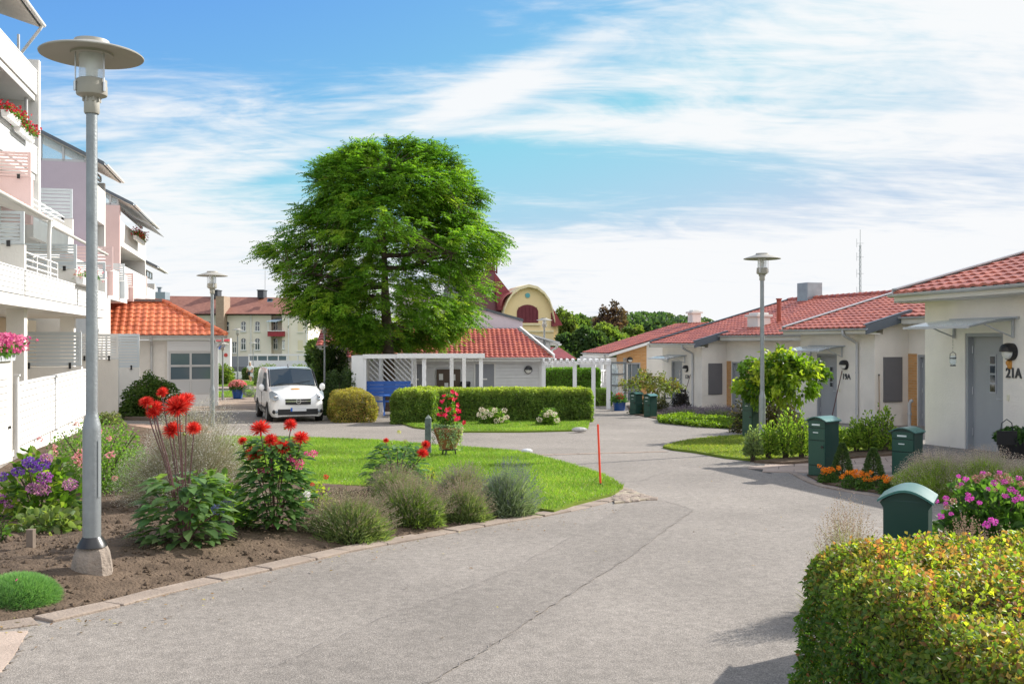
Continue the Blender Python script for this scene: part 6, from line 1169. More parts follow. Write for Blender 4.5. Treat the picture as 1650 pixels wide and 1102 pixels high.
# timber/stone edging by the golden hedge
mbk = MB(); ln = smoothline(H((520, 660), (560, 671), (583, 679)), 4)
for a, b in zip(ln, ln[1:]): mbk.beam((a[0], a[1], zf(*a)+.02), (b[0], b[1], zf(*b)+.02), .16, .2)
mbk.build('kerb_edging', STONE)['kind'] = 'structure'
mbk = MB(); ln = smoothline(H((175, 676), (250, 678), (320, 681)), 4)
for a, b in zip(ln, ln[1:]): mbk.beam((a[0], a[1], zf(*a)+.02), (b[0], b[1], zf(*b)+.02), .16, .2)
mbk.build('kerb_edging', mat('edging_dark', (.16, .13, .11), .9))['kind'] = 'structure'
# ================================================================= PERSON walking far off
def skinned(name, V_, E_, rad, m_, parent, root=0, sub=2):
    me = bpy.data.meshes.new(name); me.from_pydata([tuple(v) for v in V_], E_, []); o = bpy.data.objects.new(name, me); link(o, parent); me.materials.append(m_)
    md = o.modifiers.new('skin', 'SKIN'); md.use_smooth_shade = True; md.branch_smoothing = .6
    for i, r_ in enumerate(rad): me.skin_vertices[0].data[i].radius = (r_, r_) if not hasattr(r_, '__len__') else r_
    for i in range(len(V_)): me.skin_vertices[0].data[i].use_root = (i == root)
    s = o.modifiers.new('sub', 'SUBSURF'); s.levels = sub; s.render_levels = sub; return o
x, y = hit(403, 616); zz = zf(x, y); pn = thing('person', 'person in white t-shirt, dark shorts and pale cap, walking with a bag far off', 'person', (x, y, zz), R(-100))
SKIN = mat('skin', (.45, .26, .18), .6)
J = [(0, 0, .98), (0, 0, 1.15), (0.01, 0, 1.38), (.02, 0, 1.50), (.04, 0, 1.62), (.045, 0, 1.72), (0, .19, 1.40), (-.06, .23, 1.14), (.05, .23, .92), (.10, .23, .84), (0, -.19, 1.40), (.03, -.23, 1.14), (.16, -.22, .93), (.2, -.22, .85),
     (0, .10, .92), (.10, .10, .52), (.02, .10, .10), (.16, .10, .05), (0, -.10, .92), (-.06, -.10, .50), (-.26, -.10, .14), (-.14, -.10, .05)]
E_ = [(0, 1), (1, 2), (2, 3), (3, 4), (4, 5), (2, 6), (6, 7), (7, 8), (8, 9), (2, 10), (10, 11), (11, 12), (12, 13), (0, 14), (14, 15), (15, 16), (16, 17), (0, 18), (18, 19), (19, 20), (20, 21)]
skinned('body', J, E_, [.14, .13, .15, .06, .095, .085, .06, .045, .035, .03, .06, .045, .035, .03, .10, .065, .045, .04, .10, .065, .045, .04], SKIN, pn)
skinned('t_shirt', [(0, 0, .96), (0, 0, 1.18), (.01, 0, 1.38), (.01, 0, 1.47), (0, .20, 1.40), (-.05, .235, 1.2), (0, -.20, 1.40), (.02, -.235, 1.2)], [(0, 1), (1, 2), (2, 3), (2, 4), (4, 5), (2, 6), (6, 7)], [.17, .16, .18, .08, .085, .075, .085, .075], mat('shirt_white', (.72, .72, .74), .8), pn)
skinned('shorts', [(0, 0, 1.0), (0, 0, .92), (.03, .11, .84), (.08, .11, .58), (.0, -.11, .84), (-.05, -.11, .58)], [(0, 1), (1, 2), (2, 3), (1, 4), (4, 5)], [.155, .15, .12, .10, .12, .10], mat('shorts_navy', (.03, .035, .06), .8), pn)
q = MB(); q.ball((.045, 0, 1.745), (.115, .10, .07), 12, 6); q.ball((.13, 0, 1.725), (.09, .07, .015), 10, 4); part('cap', q, mat('cap_pale', (.6, .55, .45), .8), pn, True)
q = MB(); q.ball((.17, .10, .045), (.15, .055, .05)); q.ball((-.13, -.10, .045), (.15, .055, .05)); part('shoes', q, VB, pn, True)
pb_ = thing('bag', 'small pale bag carried in the hand of the walking person', 'bag', pn.matrix_basis@Vector((.2, .23, .80))); q = MB(); q.hexa([(-.12, -.04, -.28), (.12, -.04, -.28), (.12, .04, -.28), (-.12, .04, -.28), (-.1, -.02, 0), (.1, -.02, 0), (.1, .02, 0), (-.1, .02, 0)]); part('sack', q, mat('bag_pale', (.6, .6, .58), .8), pb_); q = MB().tube([(-.05, 0, -.01), (-.03, 0, .06), (.03, 0, .06), (.05, 0, -.01)], .008, 5); part('handle', q, VB, pb_)
# ================================================================= TREES
BARK = mat('bark', (.11, .085, .065), .95, .35, 6, .8, 25, spec=.1); BARKG = mat('bark_grey', (.20, .17, .14), .95, .3, 6, .8, 25, spec=.1)
def sprays(lv, C, D, n_rach, n_leaf, Ls, leafL, leafW, cols, wts=None, spread=1.0, droop=.35, jit=.2, hue=None):
    """each point of C carries a spray of curved rachises along D with rows of leaflets"""
    n = len(C); C = np.repeat(C, n_rach, 0); D = np.repeat(unit(D), n_rach, 0); m = len(C)
    T = unit(D+rdir(m)*[spread, spread, spread*.45]); L = Ls*RNG.uniform(.6, 1.2, (m, 1)); C = C+rdir(m)*Ls*.25
    t = np.linspace(.08, 1, n_leaf)[None, :, None]; P = C[:, None]+T[:, None]*L[:, None]*t-np.array([0, 0, 1])*L[:, None]*droop*t*t
    Tan = unit(np.broadcast_to(T[:, None]-np.array([0, 0, 1])*2*droop*t, P.shape)); side = unit(np.cross(Tan, [0, 0, 1.])); sg = np.where(np.arange(n_leaf) % 2, 1, -1)[None, :, None]
    LT = unit(Tan*.6+side*sg+RNG.normal(0, .25, P.shape)); c = pal(n, cols, wts, jit); c = np.repeat(c, n_rach*n_leaf, 0)*(1+RNG.uniform(-.12, .12, (m*n_leaf, 1)))
    N = unit(np.array([0, 0, 1.])+RNG.normal(0, .4, (m*n_leaf, 3))); lv.leaves(P.reshape(-1, 3), LT.reshape(-1, 3), leafL*RNG.uniform(.7, 1.25, m*n_leaf), leafW, c, .12, .12, N=N)
def big_tree():
    Y = 39.; X0 = (617-825)/F*Y; K = Y/F; base = V3((627-825)/F*Y, Y, zf((627-825)/F*Y, Y)-.1); t = thing('tree', 'large leafy robinia with feathery bright green foliage behind the blue bench', 'tree', base)
    prof = [(228, -35, 70), (245, -70, 110), (270, -118, 128), (300, -128, 158), (340, -142, 146), (372, -150, 192), (402, -202, 190), (430, -178, 168), (460, -150, 172), (490, -158, 166), (512, -128, 150), (535, -72, 120), (558, -38, 86), (580, -12, 40)]
    py = np.array([p[0] for p in prof]); Lf = np.array([-p[1] for p in prof])*K; Rt = np.array([p[2] for p in prof])*K
    N = 2250; cs = []; ds = []
    rb = random.Random(5); bough = []
    while len(bough) < 105:
        y = rb.uniform(236, 556); a = rb.uniform(0, 2*PI); e = (float(np.interp(y, py, Lf))+float(np.interp(y, py, Rt)))/2+math.cos(a)*(float(np.interp(y, py, Rt))-float(np.interp(y, py, Lf)))/2; e = min(e, 4.5); f = rb.choice((.45, .7, .86, .9, .95)); q_ = np.array([X0+e*f*math.cos(a), Y+e*f*math.sin(a)*.95, 1.6+(551-y)*K])
        if all((((q_-b_[0])/[1.05, 1.05, .55])**2).sum() > .62 for b_ in bough): bough.append((q_, rb.uniform(.8, 1.25)))
        elif rb.random() < .004: bough.append((q_, .7))
    BQ = np.array([b_[0] for b_ in bough]); BS = np.array([b_[1] for b_ in bough])[:, None]
    while len(cs) < N:
        y = random.uniform(238, 560); a = random.uniform(0, 2*PI); l = float(np.interp(y, py, Lf)); r_ = float(np.interp(y, py, Rt)); e = (l+r_)/2+math.cos(a)*(r_-l)/2; e = min(e, 4.4+.2*math.cos(a)) if abs(math.cos(a)) < .5 else e
        k = random.random()**.42; lob = 1.08+.2*noise.noise(Vector((math.cos(a)*1.6, math.sin(a)*1.6, y*.016)))+.16*noise.noise(Vector((math.cos(a)*4, math.sin(a)*4, y*.05))); rr = max(.15, e*k*min(1.12, lob))
        p = V3(X0+rr*math.cos(a), Y+rr*math.sin(a)*.95, 1.6+(551-y)*K)
        # gaps between limb layers
        dd = ((((np.array(p)-BQ)/(BS*[1.12, 1.12, .50]))**2).sum(1)).min()
        if dd > 1+.25*random.random() and random.random() > .05: continue
        if k < .4 and random.random() < .4: continue
        cs.append(p); ds.append((V3(math.cos(a), math.sin(a), .05+(.7 if y < 300 else 0)+(-.15 if y > 480 else 0))).normalized())
    Cn = np.array([p-base for p in cs]); Dn = np.array(ds); lv = LV()
    sprays(lv, Cn-Dn*.35, Dn, 8, 17, .62, .125, .052, [(.075, .165, .018), (.105, .215, .024), (.155, .28, .03), (.25, .36, .045)], (2, 4, 3, 1.2), .75, .3)
    oa = []; od = []
    while len(oa) < 60:
        y = random.uniform(232, 560); a = random.uniform(0, 2*PI); l = float(np.interp(y, py, Lf)); r_ = float(np.interp(y, py, Rt)); e = ((l+r_)/2+math.cos(a)*(r_-l)/2)*random.uniform(.92, 1.06)*min(1.08, 1+.30*noise.noise(Vector((math.cos(a)*1.6, math.sin(a)*1.6, y*.016))))
        oa.append((X0+e*math.cos(a)-base.x, Y+min(e, 4.6)*math.sin(a)*.95-base.y, 1.6+(551-y)*K-base.z)); od.append((math.cos(a), math.sin(a), .25 if y < 300 else 0.))
    sprays(lv, np.array(oa)-np.array(od)*.6, np.array(od), 8, 18, .72, .125, .052, [(.10, .19, .02), (.15, .25, .03), (.22, .32, .04)], None, .6, .3)
    lv.build('crown', LEAF, t)
    q = MB(); top = V3(X0, Y, 7.6)-base; trunk = [V3(0, 0, -.3), V3(.02, 0, .8), V3(-.02, 0, 2.0), V3(-.08, 0, 3.1), V3(-.15, 0, 4.6), V3(-.2, .1, 6.2), top]; q.tube(smoothline([tuple(p) for p in trunk], 3), list(np.linspace(.25, .21, 10))+list(np.linspace(.2, .05, 9)), 12)
    part('trunk', q, BARK, t, True)
    nodes = [V3(*p) for p in smoothline([tuple(p) for p in trunk[2:]], 4)]; br = MB(); limbs = []
    for k in range(26):
        c = Cn[random.randrange(N)]; e = V3(*c); o = min(nodes, key=lambda n_: (n_-e).length+max(0, n_.z-e.z)*2); m1 = o.lerp(e, .35)+V3(0, 0, -.15); m2 = o.lerp(e, .7)+V3(0, 0, .1); pts = smoothline([tuple(o), tuple(m1), tuple(m2), tuple(e)], 4); br.tube(pts, list(np.linspace(.10, .02, len(pts))), 6); limbs += [V3(*p) for p in pts]
    allp = nodes+limbs; A = np.array([tuple(p) for p in allp])
    for k in range(0, N, 4):
        e = V3(*Cn[k]); d = np.linalg.norm(A-Cn[k], axis=1)+np.maximum(0, A[:, 2]-Cn[k][2]); o = allp[int(d.argmin())]; br.tube([o, o.lerp(e, .5)+V3(0, 0, random.uniform(-.1, .1)), e], [.025, .016, .006], 4, caps=False)
    part('branches', br, BARK, t, True); return t
big_tree()
def blobtree(name, label, base, H_, Wd, cols, wts=None, nc=260, nl=60, ls=.22, crown0=.15, cat='tree', group=None, trunk=.2, seed=0, flat=1., bark=None, hang=.25, lobes=7):
    """tree with a lumpy crown: many leaf clumps over overlapping lobes, gaps between them"""
    rs = random.Random(seed+11); t = thing(name, label, cat, base, 0, group); zc0 = H_*crown0; lv = LV(); lob = []
    Wd *= 1.28
    for k in range(lobes): a = rs.uniform(0, 2*PI); f = rs.uniform(.15, .95); rr = Wd*.5*.55*math.sin(PI*min(.95, f+.1))**.6; lob.append((V3(rr*math.cos(a)*.9, rr*math.sin(a)*.9, zc0+(H_-zc0)*(.15+.68*f)), Wd*rs.uniform(.2, .30)))
    lob.append((V3(0, 0, zc0+(H_-zc0)*.5), Wd*.34)); lob.append((V3(0, 0, H_-Wd*.2), Wd*.2)); C = []; D = []
    for k in range(nc):
        c, r_ = rs.choice(lob); d = V3(rs.gauss(0, 1), rs.gauss(0, 1), rs.gauss(0, .9)+.15).normalized(); p = c+V3(d.x, d.y, d.z*min(1.2, (H_-zc0)/Wd*1.1)*flat)*r_*rs.uniform(.7, 1.12); p.z = max(p.z, zc0*.6); C.append(tuple(p)); D.append(tuple(d))
    C = np.array(C); D = np.array(D); cc = pal(nc, cols, wts, .22); P = np.repeat(C, nl, 0)+rdir(nc*nl)*(Wd*.085)*RNG.uniform(.2, 1, (nc*nl, 1)); T = unit(np.repeat(D, nl, 0)+rdir(nc*nl)*.9-[0, 0, hang]); lv.leaves(P, T, ls*RNG.uniform(.7, 1.3, nc*nl), ls*.6, np.repeat(cc, nl, 0)*(1+RNG.uniform(-.15, .15, (nc*nl, 1))), .15, .1)
    lv.build('crown', LEAF, t); q = MB(); tr_ = trunk; q.tube([(0, 0, -.3), (tr_*.1, 0, zc0), (0, 0, H_*.8)], [tr_, tr_*.8, tr_*.25], 8)
    for k in range(min(14, nc//12)): e = V3(*C[rs.randrange(nc)]); o = V3(0, 0, max(zc0*.8, e.z*.55)); q.tube([o, o.lerp(e, .5)+V3(0, 0, .1*Wd*.2), e], [tr_*.4, tr_*.22, tr_*.06], 5)
    part('trunk', q, bark or BARK, t, True); return t
G1 = [(.055, .10, .03), (.075, .125, .035), (.10, .15, .045)]; G2 = [(.10, .155, .04), (.14, .195, .05), (.17, .22, .06)]; G3 = [(.055, .095, .04), (.07, .115, .045)]; CB = [(.085, .05, .045), (.11, .065, .055), (.07, .045, .04)]
def far(px, top, Y, wpx, cols, label, name='tree', **k): x = (px-825)/F*Y; zb = zf(x, Y); H_ = 1.6+(551-top)*Y/F-zb; return blobtree(name, label, (x, Y, zb), H_, wpx*Y/F, cols, nc=k.pop('nc', 210), nl=k.pop('nl', 55), ls=k.pop('ls', .42), group='trees beyond the row houses', **k)
far(908, 506, 112, 66, G2, 'light green broad tree just right of the yellow hall', seed=1, crown0=.05)
far(928, 512, 116, 60, G1, 'dark green tree between the yellow hall and the copper beech', seed=2, crown0=.05)
far(912, 545, 95, 50, G3, 'low very dark tree above the small dark red roof', seed=3, crown0=.02)
far(942, 534, 96, 46, G3, 'dark bushy tree above the pergola walkway', seed=4, crown0=.02)
far(986, 494, 125, 78, CB, 'tall copper beech with dark purple crown', 'copper_beech', seed=5, crown0=.05)
far(975, 527, 100, 62, G2, 'light green tree in front of the copper beech', seed=6, crown0=.03)
far(960, 540, 92, 44, G3, 'dark conical tree in front of the lighter green tree', seed=7, crown0=.02)
far(1020, 527, 108, 44, G2, 'yellowish green tree right of the copper beech above the far row house roof', seed=8, crown0=.05)
far(1000, 555, 85, 60, G2, 'low light shrub tree above the porch roof', seed=9, crown0=.0)
far(895, 560, 88, 44, G1, 'dark tree behind the white wing', seed=10, crown0=.0); far(865, 575, 84, 60, G1, 'dark tree behind the pergola hedge', seed=12, crown0=.0)
far(530, 560, 62, 60, G1, 'dark green tree between the beige house and the dark climber', seed=13, crown0=.05, ls=.3); far(518, 548, 100, 40, G2, 'light green tree beside the beige house end wall', seed=14, crown0=.05)
for i, (px, tp) in enumerate(((516, 532), (524, 526), (533, 530), (541, 528), (549, 535), (508, 540))):
    Y = 230; x = (px-825)/F*Y; t = thing('spruce', 'distant spruce, one of a small stand on the skyline left of the big tree', 'tree', (x, Y, -3), 0, 'distant spruces on the skyline'); Hh = 1.6+(551-tp)*Y/F+3; n = 900; hh = RNG.uniform(.1, 1, n); a = RNG.uniform(0, 2*PI, n); rr = 1.7*(1-hh)*RNG.uniform(.4, 1, n)+.05; LV().leaves(np.stack([rr*np.cos(a), rr*np.sin(a), hh*Hh], 1), np.stack([np.cos(a), np.sin(a), -.2+0*a], 1), .6, .35, pal(n, [(.03, .06, .035), (.04, .075, .04)])).build('crown', LEAF, t); part('trunk', MB().cyl((0, 0, -.5), (0, 0, Hh*.95), .2, .03, 6), BARK, t)
# wooded hill far behind
def wood():
    n = 1500; px = RNG.uniform(560, 1700, n); Y = RNG.uniform(220, 420, n); x = (px-825)/F*Y; prof = np.interp(px, [300, 560, 900, 1000, 1020, 1060, 1090, 1130, 1200, 1700], [556, 552, 520, 512, 508, 506, 512, 516, 540, 552]); tz = 1.6+(551-prof)*Y/F*RNG.uniform(.55, 1, n); rr = RNG.uniform(3.5, 6, n); k = 110
    C = np.stack([x, Y, tz-rr*.8], 1); d = rdir(n*k); d[:, 2] = abs(d[:, 2])*1.1-.25; P = np.repeat(C, k, 0)+d*np.repeat(rr, k)[:, None]; c = np.repeat(pal(n, [(.06, .105, .055), (.075, .125, .06), (.095, .14, .065)], None, .25), k, 0); tag(LV().leaves(P, d+rdir(n*k)*.7, 1.25, 1.0, c*.8*(1+RNG.uniform(-.15, .15, (n*k, 1)))).build('far_wood', LEAF), 'far-off green wood on the rising ground behind the houses', 'wood', kind='stuff')
    hx = np.linspace(-400, 700, 60); hy = np.linspace(190, 480, 12); GX, GY = np.meshgrid(hx, hy); HP = 825+GX/GY*F; pr = np.interp(HP, [300, 560, 900, 1000, 1100, 1200, 1700], [556, 553, 530, 525, 525, 545, 556]); Z_ = np.where(GY < 200, -8, 1.6+(551-pr)*GY/F*1.0-5); i = (np.arange(11)[:, None]*60+np.arange(59)).ravel(); npmesh('hill', np.stack([GX, GY, Z_], -1).reshape(-1, 3), np.stack([i, i+1, i+61, i+60], 1), mat('hill_green', (.05, .09, .03), .95), smooth=True)['kind'] = 'structure'
wood()
# ================================================================= SHRUBS and HEDGES
def hedge(name, label, box, rz, loc, cols, wts, n, leaf, round_=.15, cat='hedge', taper=.0, bump=.05, group=None, topc=None, core=(.02, .035, .012), sk=1.35, shoots=0):
    """clipped hedge: leaves on and just under the skin of a rounded box; box=(x0,x1,y0,y1,h)"""
    x0, x1, y0, y1, h = box; t = thing(name, label, cat, loc, rz, group); A = np.array([(x1-x0)*h]*2+[(y1-y0)*h]*2+[(x1-x0)*(y1-y0)]); f = RNG.choice(5, n, p=A/A.sum()); u = RNG.uniform(0, 1, n); v = RNG.uniform(0, 1, n)
    P = np.zeros((n, 3)); N = np.zeros((n, 3)); ux = x0+u*(x1-x0); uy = y0+u*(y1-y0)
    for k, (px_, py_, pz_, nn) in enumerate(((ux, y0+0*u, v*h, (0, -1, 0)), (ux, y1+0*u, v*h, (0, 1, 0)), (x0+0*u, uy, v*h, (-1, 0, 0)), (x1+0*u, uy, v*h, (1, 0, 0)), (ux, y0+v*(y1-y0), h+0*u, (0, 0, 1)))):
        m = f == k; P[m] = np.stack([px_, py_, pz_], 1)[m]; N[m] = nn
    # round the edges
    c = np.stack([np.clip(P[:, 0], x0+round_, x1-round_), np.clip(P[:, 1], y0+round_, y1-round_), np.clip(P[:, 2], -9, h-round_)], 1); d = P-c; L = np.linalg.norm(d, axis=1, keepdims=True); P = c+unit(d)*np.minimum(L, round_); N = unit(unit(d)*(L > 1e-6)+N*.35)
    P[:, 0] += np.sign(P[:, 0]-(x0+x1)/2)*taper*(h-P[:, 2]); P[:, 1] += np.sign(P[:, 1]-(y0+y1)/2)*taper*(h-P[:, 2])*.5
    bm_ = np.array([noise.noise(Vector(p)*2.6)+.6*noise.noise(Vector(p)*7) for p in P]); dep = RNG.exponential(.025, n)*sk; P = P+N*(bm_*bump-dep+RNG.uniform(0, .02, n))[:, None]
    C = pal(n, cols, wts, .2)*(1+.35*bm_[:, None])
    if topc is not None: w = (np.clip(N[:, 2], 0, 1)*RNG.uniform(.2, 1.2, n))[:, None]*.9; C = C*(1-w)+pal(n, topc, None, .22)*w  # leaves facing up painted lighter, as light falls on the top
    T = unit(N*.5+rdir(n)+[0, 0, .25]); lv = LV(); lv.leaves(P, T, leaf*RNG.uniform(.7, 1.3, n), leaf*.68, C, .12, .1, N=N); 
    if shoots:
        SP = np.stack([RNG.uniform(x0+.16, x1, shoots), RNG.uniform(y0, y1-.12, shoots), np.full(shoots, h)], 1); SP[:, 2] -= np.clip(round_-np.minimum.reduce([SP[:, 0]-x0, x1-SP[:, 0], y1-SP[:, 1]]), 0, 1)*.5; SH = RNG.uniform(.02, .085, shoots)[:, None]; SD = unit(rdir(shoots)*.5+[0, 0, 1]); k_ = 6; tt = np.tile(np.linspace(.1, 1, k_), shoots)[:, None]; PP_ = np.repeat(SP, k_, 0)+np.repeat(SD*SH, k_, 0)*tt; lv.leaves(PP_, rdir(shoots*k_)+np.repeat(SD, k_, 0)*.7, leaf*.9, leaf*.6, np.repeat(pal(shoots, topc, None, .2), k_, 0)*(1+RNG.uniform(-.15, .15, (shoots*k_, 1))))
    lv.build('foliage', LEAF, t)
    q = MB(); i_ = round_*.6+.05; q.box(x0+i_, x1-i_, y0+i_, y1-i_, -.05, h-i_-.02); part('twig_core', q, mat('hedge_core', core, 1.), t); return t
# foreground clipped hedge; sunlight on its yellow-green top is painted into the leaf colours
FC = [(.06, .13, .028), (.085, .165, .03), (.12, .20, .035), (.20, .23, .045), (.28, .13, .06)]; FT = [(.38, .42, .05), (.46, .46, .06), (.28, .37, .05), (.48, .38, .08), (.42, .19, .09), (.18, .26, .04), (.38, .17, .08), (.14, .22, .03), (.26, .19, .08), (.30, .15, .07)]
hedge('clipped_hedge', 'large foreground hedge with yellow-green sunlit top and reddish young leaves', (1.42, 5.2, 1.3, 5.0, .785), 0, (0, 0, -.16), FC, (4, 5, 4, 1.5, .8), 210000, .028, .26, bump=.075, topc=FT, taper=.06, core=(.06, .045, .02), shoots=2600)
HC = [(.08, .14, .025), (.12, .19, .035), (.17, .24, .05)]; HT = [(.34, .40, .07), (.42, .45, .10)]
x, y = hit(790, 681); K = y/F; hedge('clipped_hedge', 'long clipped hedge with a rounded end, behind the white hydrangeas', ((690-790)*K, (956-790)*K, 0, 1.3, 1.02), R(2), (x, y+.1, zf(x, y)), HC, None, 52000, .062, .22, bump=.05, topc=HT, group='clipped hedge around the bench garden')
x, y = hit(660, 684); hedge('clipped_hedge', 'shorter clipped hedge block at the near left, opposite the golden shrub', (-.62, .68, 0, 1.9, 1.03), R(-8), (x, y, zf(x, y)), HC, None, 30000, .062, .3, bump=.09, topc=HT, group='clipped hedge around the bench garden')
x, y = hit(590, 681); hedge('golden_shrub', 'rounded golden yellow-green shrub hedge beside the stone edging', (-.8, .55, 0, 3.2, .92), R(14), (x-.2, y, zf(x, y)), [(.20, .19, .04), (.28, .24, .06), (.14, .17, .03), (.34, .22, .08)], None, 26000, .05, .45, cat='shrub', bump=.08, topc=[(.30, .26, .07), (.36, .28, .09)])
x, y = at(915, 551, 46).x, 46.; hedge('tall_hedge', 'tall bright green hedge behind the white pergola walkway', (-1.4, 1.5, 0, 1.2, 1.75), 0, (x, y, -1.4), [(.09, .19, .02), (.12, .23, .03)], None, 24000, .07, .12)
x, y = at(968, 551, 44).x, 44.; hedge('low_hedge', 'low light green hedge at the end of the pergola walkway', (-.55, .5, 0, 2, .75), 0, (x, y, -1.3), [(.12, .2, .03), (.16, .24, .05)], None, 8000, .07, .2)
x, y = at(440, 551, 95).x, 95.; hedge('low_hedge', 'low dark hedge behind the walking person', (-3.0, 4.0, 0, 1.2, 1.1), 0, (x, y, zf(x, y)), [(.05, .09, .02), (.08, .13, .03)], None, 8000, .12, .3)
def shrub(name, label, P, rx, ry, h, cols, n, leaf, wts=None, cat='shrub', z0=0., group=None, big=False, ls=(1, .6), up=.2, lumps=.12, stems=8, m=None):
    t = thing(name, label, cat, P, 0, group); d = rdir(n); d[:, 2] = np.abs(d[:, 2])*1.02-.05; k = RNG.uniform(0, 1, (n, 1))**.4; q_ = d*k; lm = np.array([noise.noise(Vector((a*3+P[0], b*3, c*3))) for a, b, c in d]); s_ = 1+lumps*2.2*lm[:, None]; Pn = q_*np.array([rx, ry, h-z0])*s_+[0, 0, z0]; f = LV()
    (f.bigleaves if big else f.leaves)(Pn, unit(d+rdir(n)*.8+[0, 0, up]), leaf*ls[0]*RNG.uniform(.7, 1.3, n), leaf*ls[1], pal(n, cols, wts, .2), .15, .25); f.build('foliage', m or LEAF, t); q = MB()
    for k_ in range(stems): a = 2*PI*k_/stems; q.tube([(.03*math.cos(a), .03*math.sin(a), -.05), (rx*.3*math.cos(a), ry*.3*math.sin(a), h*.45), (rx*.6*math.cos(a), ry*.6*math.sin(a), h*.8)], [.02*max(.3, h), .012*max(.3, h), .004], 5)
    part('stems', q, BARK, t); return t
x, y = at(246, 551, 33.5).x, 33.5; shrub('round_bush', 'big round dark green bush in front of the orange roofed house', (x, y, -1.0), 1.1, 1.0, 1.55, [(.045, .085, .02), (.07, .12, .03), (.10, .15, .045)], 16000, .10, group=None)
x, y = at(175, 551, 28).x, 28.; shrub('herb_bush', 'small grey-green bush at the foot of the pale partition wall', (x, y, -.9), .45, .4, .55, [(.14, .17, .08), (.2, .22, .13)], 2500, .08)
x, y = at(534, 551, 39.5).x, 39.5; shrub('climbing_shrub', 'tall dark green climber covering the corner between the van and the cream building', (x, y, -1.25), .95, .8, 2.85, [(.025, .055, .015), (.04, .075, .02), (.07, .11, .03)], 22000, .11, lumps=.2)
x, y = at(550, 551, 36).x, 36.; shrub('juniper', 'feathery green juniper behind the golden shrub', (x, y, -1.2), .75, .7, 1.7, [(.05, .085, .035), (.07, .11, .045)], 14000, .10, lumps=.25, up=.6)
x, y = at(358, 551, 78).x, 78.; shrub('bush', 'bright green bush at the corner of the distant shop', (x, y, -1.9), 1.0, 1.0, 1.75, G2, 4500, .2)
x, y = at(430, 551, 76).x, 76.; shrub('bush', 'small light bush in front of the glazed fence, left of the person\'s hedge', (x, y, -1.8), 1.0, .7, 1.0, [(.16, .18, .07), (.12, .16, .05)], 2500, .15)
for px, lab in ((430, 'pale green small tree before the glazed fence, nearer the person'), (482, 'pale green small tree before the glazed fence, above the van roof')): x, y = at(px, 551, 66).x, 66.; shrub('small_tree', lab, (x, y, -1.6), .95, .7, 1.75, [(.18, .24, .10), (.14, .20, .07)], 2500, .12, z0=.7)
# hydrangeas at the long hedge
def mophead(parent, P, r, cols, n=150, name='flower_head', ps=.32):
    d = rdir(n); lv = LV(); lv.leaves(np.asarray(P)+d*r*[1, 1, .8]*RNG.uniform(.8, 1, (n, 1)), rdir(n)+d*.4, r*ps, r*ps, pal(n, cols, None, .15), .05, 0); return lv.build(name, PETAL, parent)
WF = [(.80, .70, .58), (.75, .60, .45), (.82, .78, .66)]
for px, pb, w_, pts, lab in ((795, 685, 48, ((783, 663), (772, 668), (780, 672), (791, 668), (797, 661), (813, 661), (816, 672), (808, 676), (800, 678), (776, 660)), 'white flowering hydrangea in front of the hedge, larger of the two'), (883, 687, 34, ((869, 676), (880, 669), (893, 667), (898, 677), (886, 664)), 'white flowering hydrangea in front of the hedge, smaller of the two')):
    x, y = hit(px, pb); K = y/F; s = shrub('white_hydrangea', lab, (x, y, zf(x, y)), w_*K*.5, .35, .5, [(.09, .17, .03), (.14, .22, .05)], 1600, .09, group='white hydrangeas by the hedge')
    for a, b in pts: Pw = at(a, b, y-.35); mophead(s, (Pw.x-x, -.35, Pw.z-s.location.z), .085, WF, 90)
# ----------------------------------------------------------------- lavender
def lavender(label, P, rx, ry, h, n, spike=None, cols=((.17, .22, .08), (.22, .27, .10), (.14, .19, .09)), tips=((.32, .25, .19), (.27, .20, .15), (.38, .31, .22), (.22, .25, .12)), lean=.0, group='lavender cushions', sw=.010, foli=1.0, spread=.85, ts=.022, tn=5):
    t = thing('lavender', label, 'lavender', P, 0, group); nf = int(n*5*foli); d = rdir(nf); d[:, 2] = np.abs(d[:, 2])*.95; lm = np.array([noise.noise(Vector(p_)*2.5+Vector((P[0], 0, 0))) for p_ in d])[:, None]; k = RNG.uniform(.3, .92, (nf, 1))**.6*(1+.25*lm); B = d*k*[rx, ry, h*.72]; lv = LV(); lv.blades(B, B+unit(d*[.8, .8, .6]+rdir(nf)*.6+[0, 0, .5])*h*.15*RNG.uniform(.5, 1.3, (nf, 1)), sw*1.3, pal(nf, cols, None, .3)); 
    d = rdir(n); d[:, 2] = np.abs(d[:, 2])+.25; d = unit(d*[spread, spread, 1]); S = d*.25*[rx, ry, h]; L = RNG.uniform(.70, 1.02, (n, 1)); E = d/np.max(np.abs(d)/np.array([1, 1, 1]), 1, keepdims=True)*0+d*np.array([rx/spread, ry/spread, h])*L; E = E+np.array([lean, 0, 0])*h; lv.blades(S, E, sw*.7, pal(n, cols, None, .2)); lv.build('foliage', GRASSM, t)
    k = tn; u = unit(E-S); tt = np.linspace(0, 1, k)[None, :, None]; Pn = (E[:, None]+u[:, None]*ts*1.6*(tt-.3)*2+RNG.normal(0, .0035, (n, k, 3))).reshape(-1, 3); lv = LV(); lv.leaves(Pn, np.repeat(u, k, 0)+rdir(n*k)*.5, ts*.6, ts*.4, np.repeat(pal(n, tips, None, .2), k, 0)); lv.build('flower_spikes', DRY if spike is None else PETAL, t); return t
def lavpx(label, px, pb, wpx, top, n=900, **k): x, y = hit(px, pb); K = y/F; y2 = y+wpx*K*.42; return lavender(label, (x*y2/y, y2, bedz(x, y2)-.02), wpx*K*.54, wpx*K*.46, (pb-top)*K*.96+.02, n, **k)
lavpx('round faded lavender cushion, leftmost of the bed edge row', 563, 880, 140, 798, 1500)
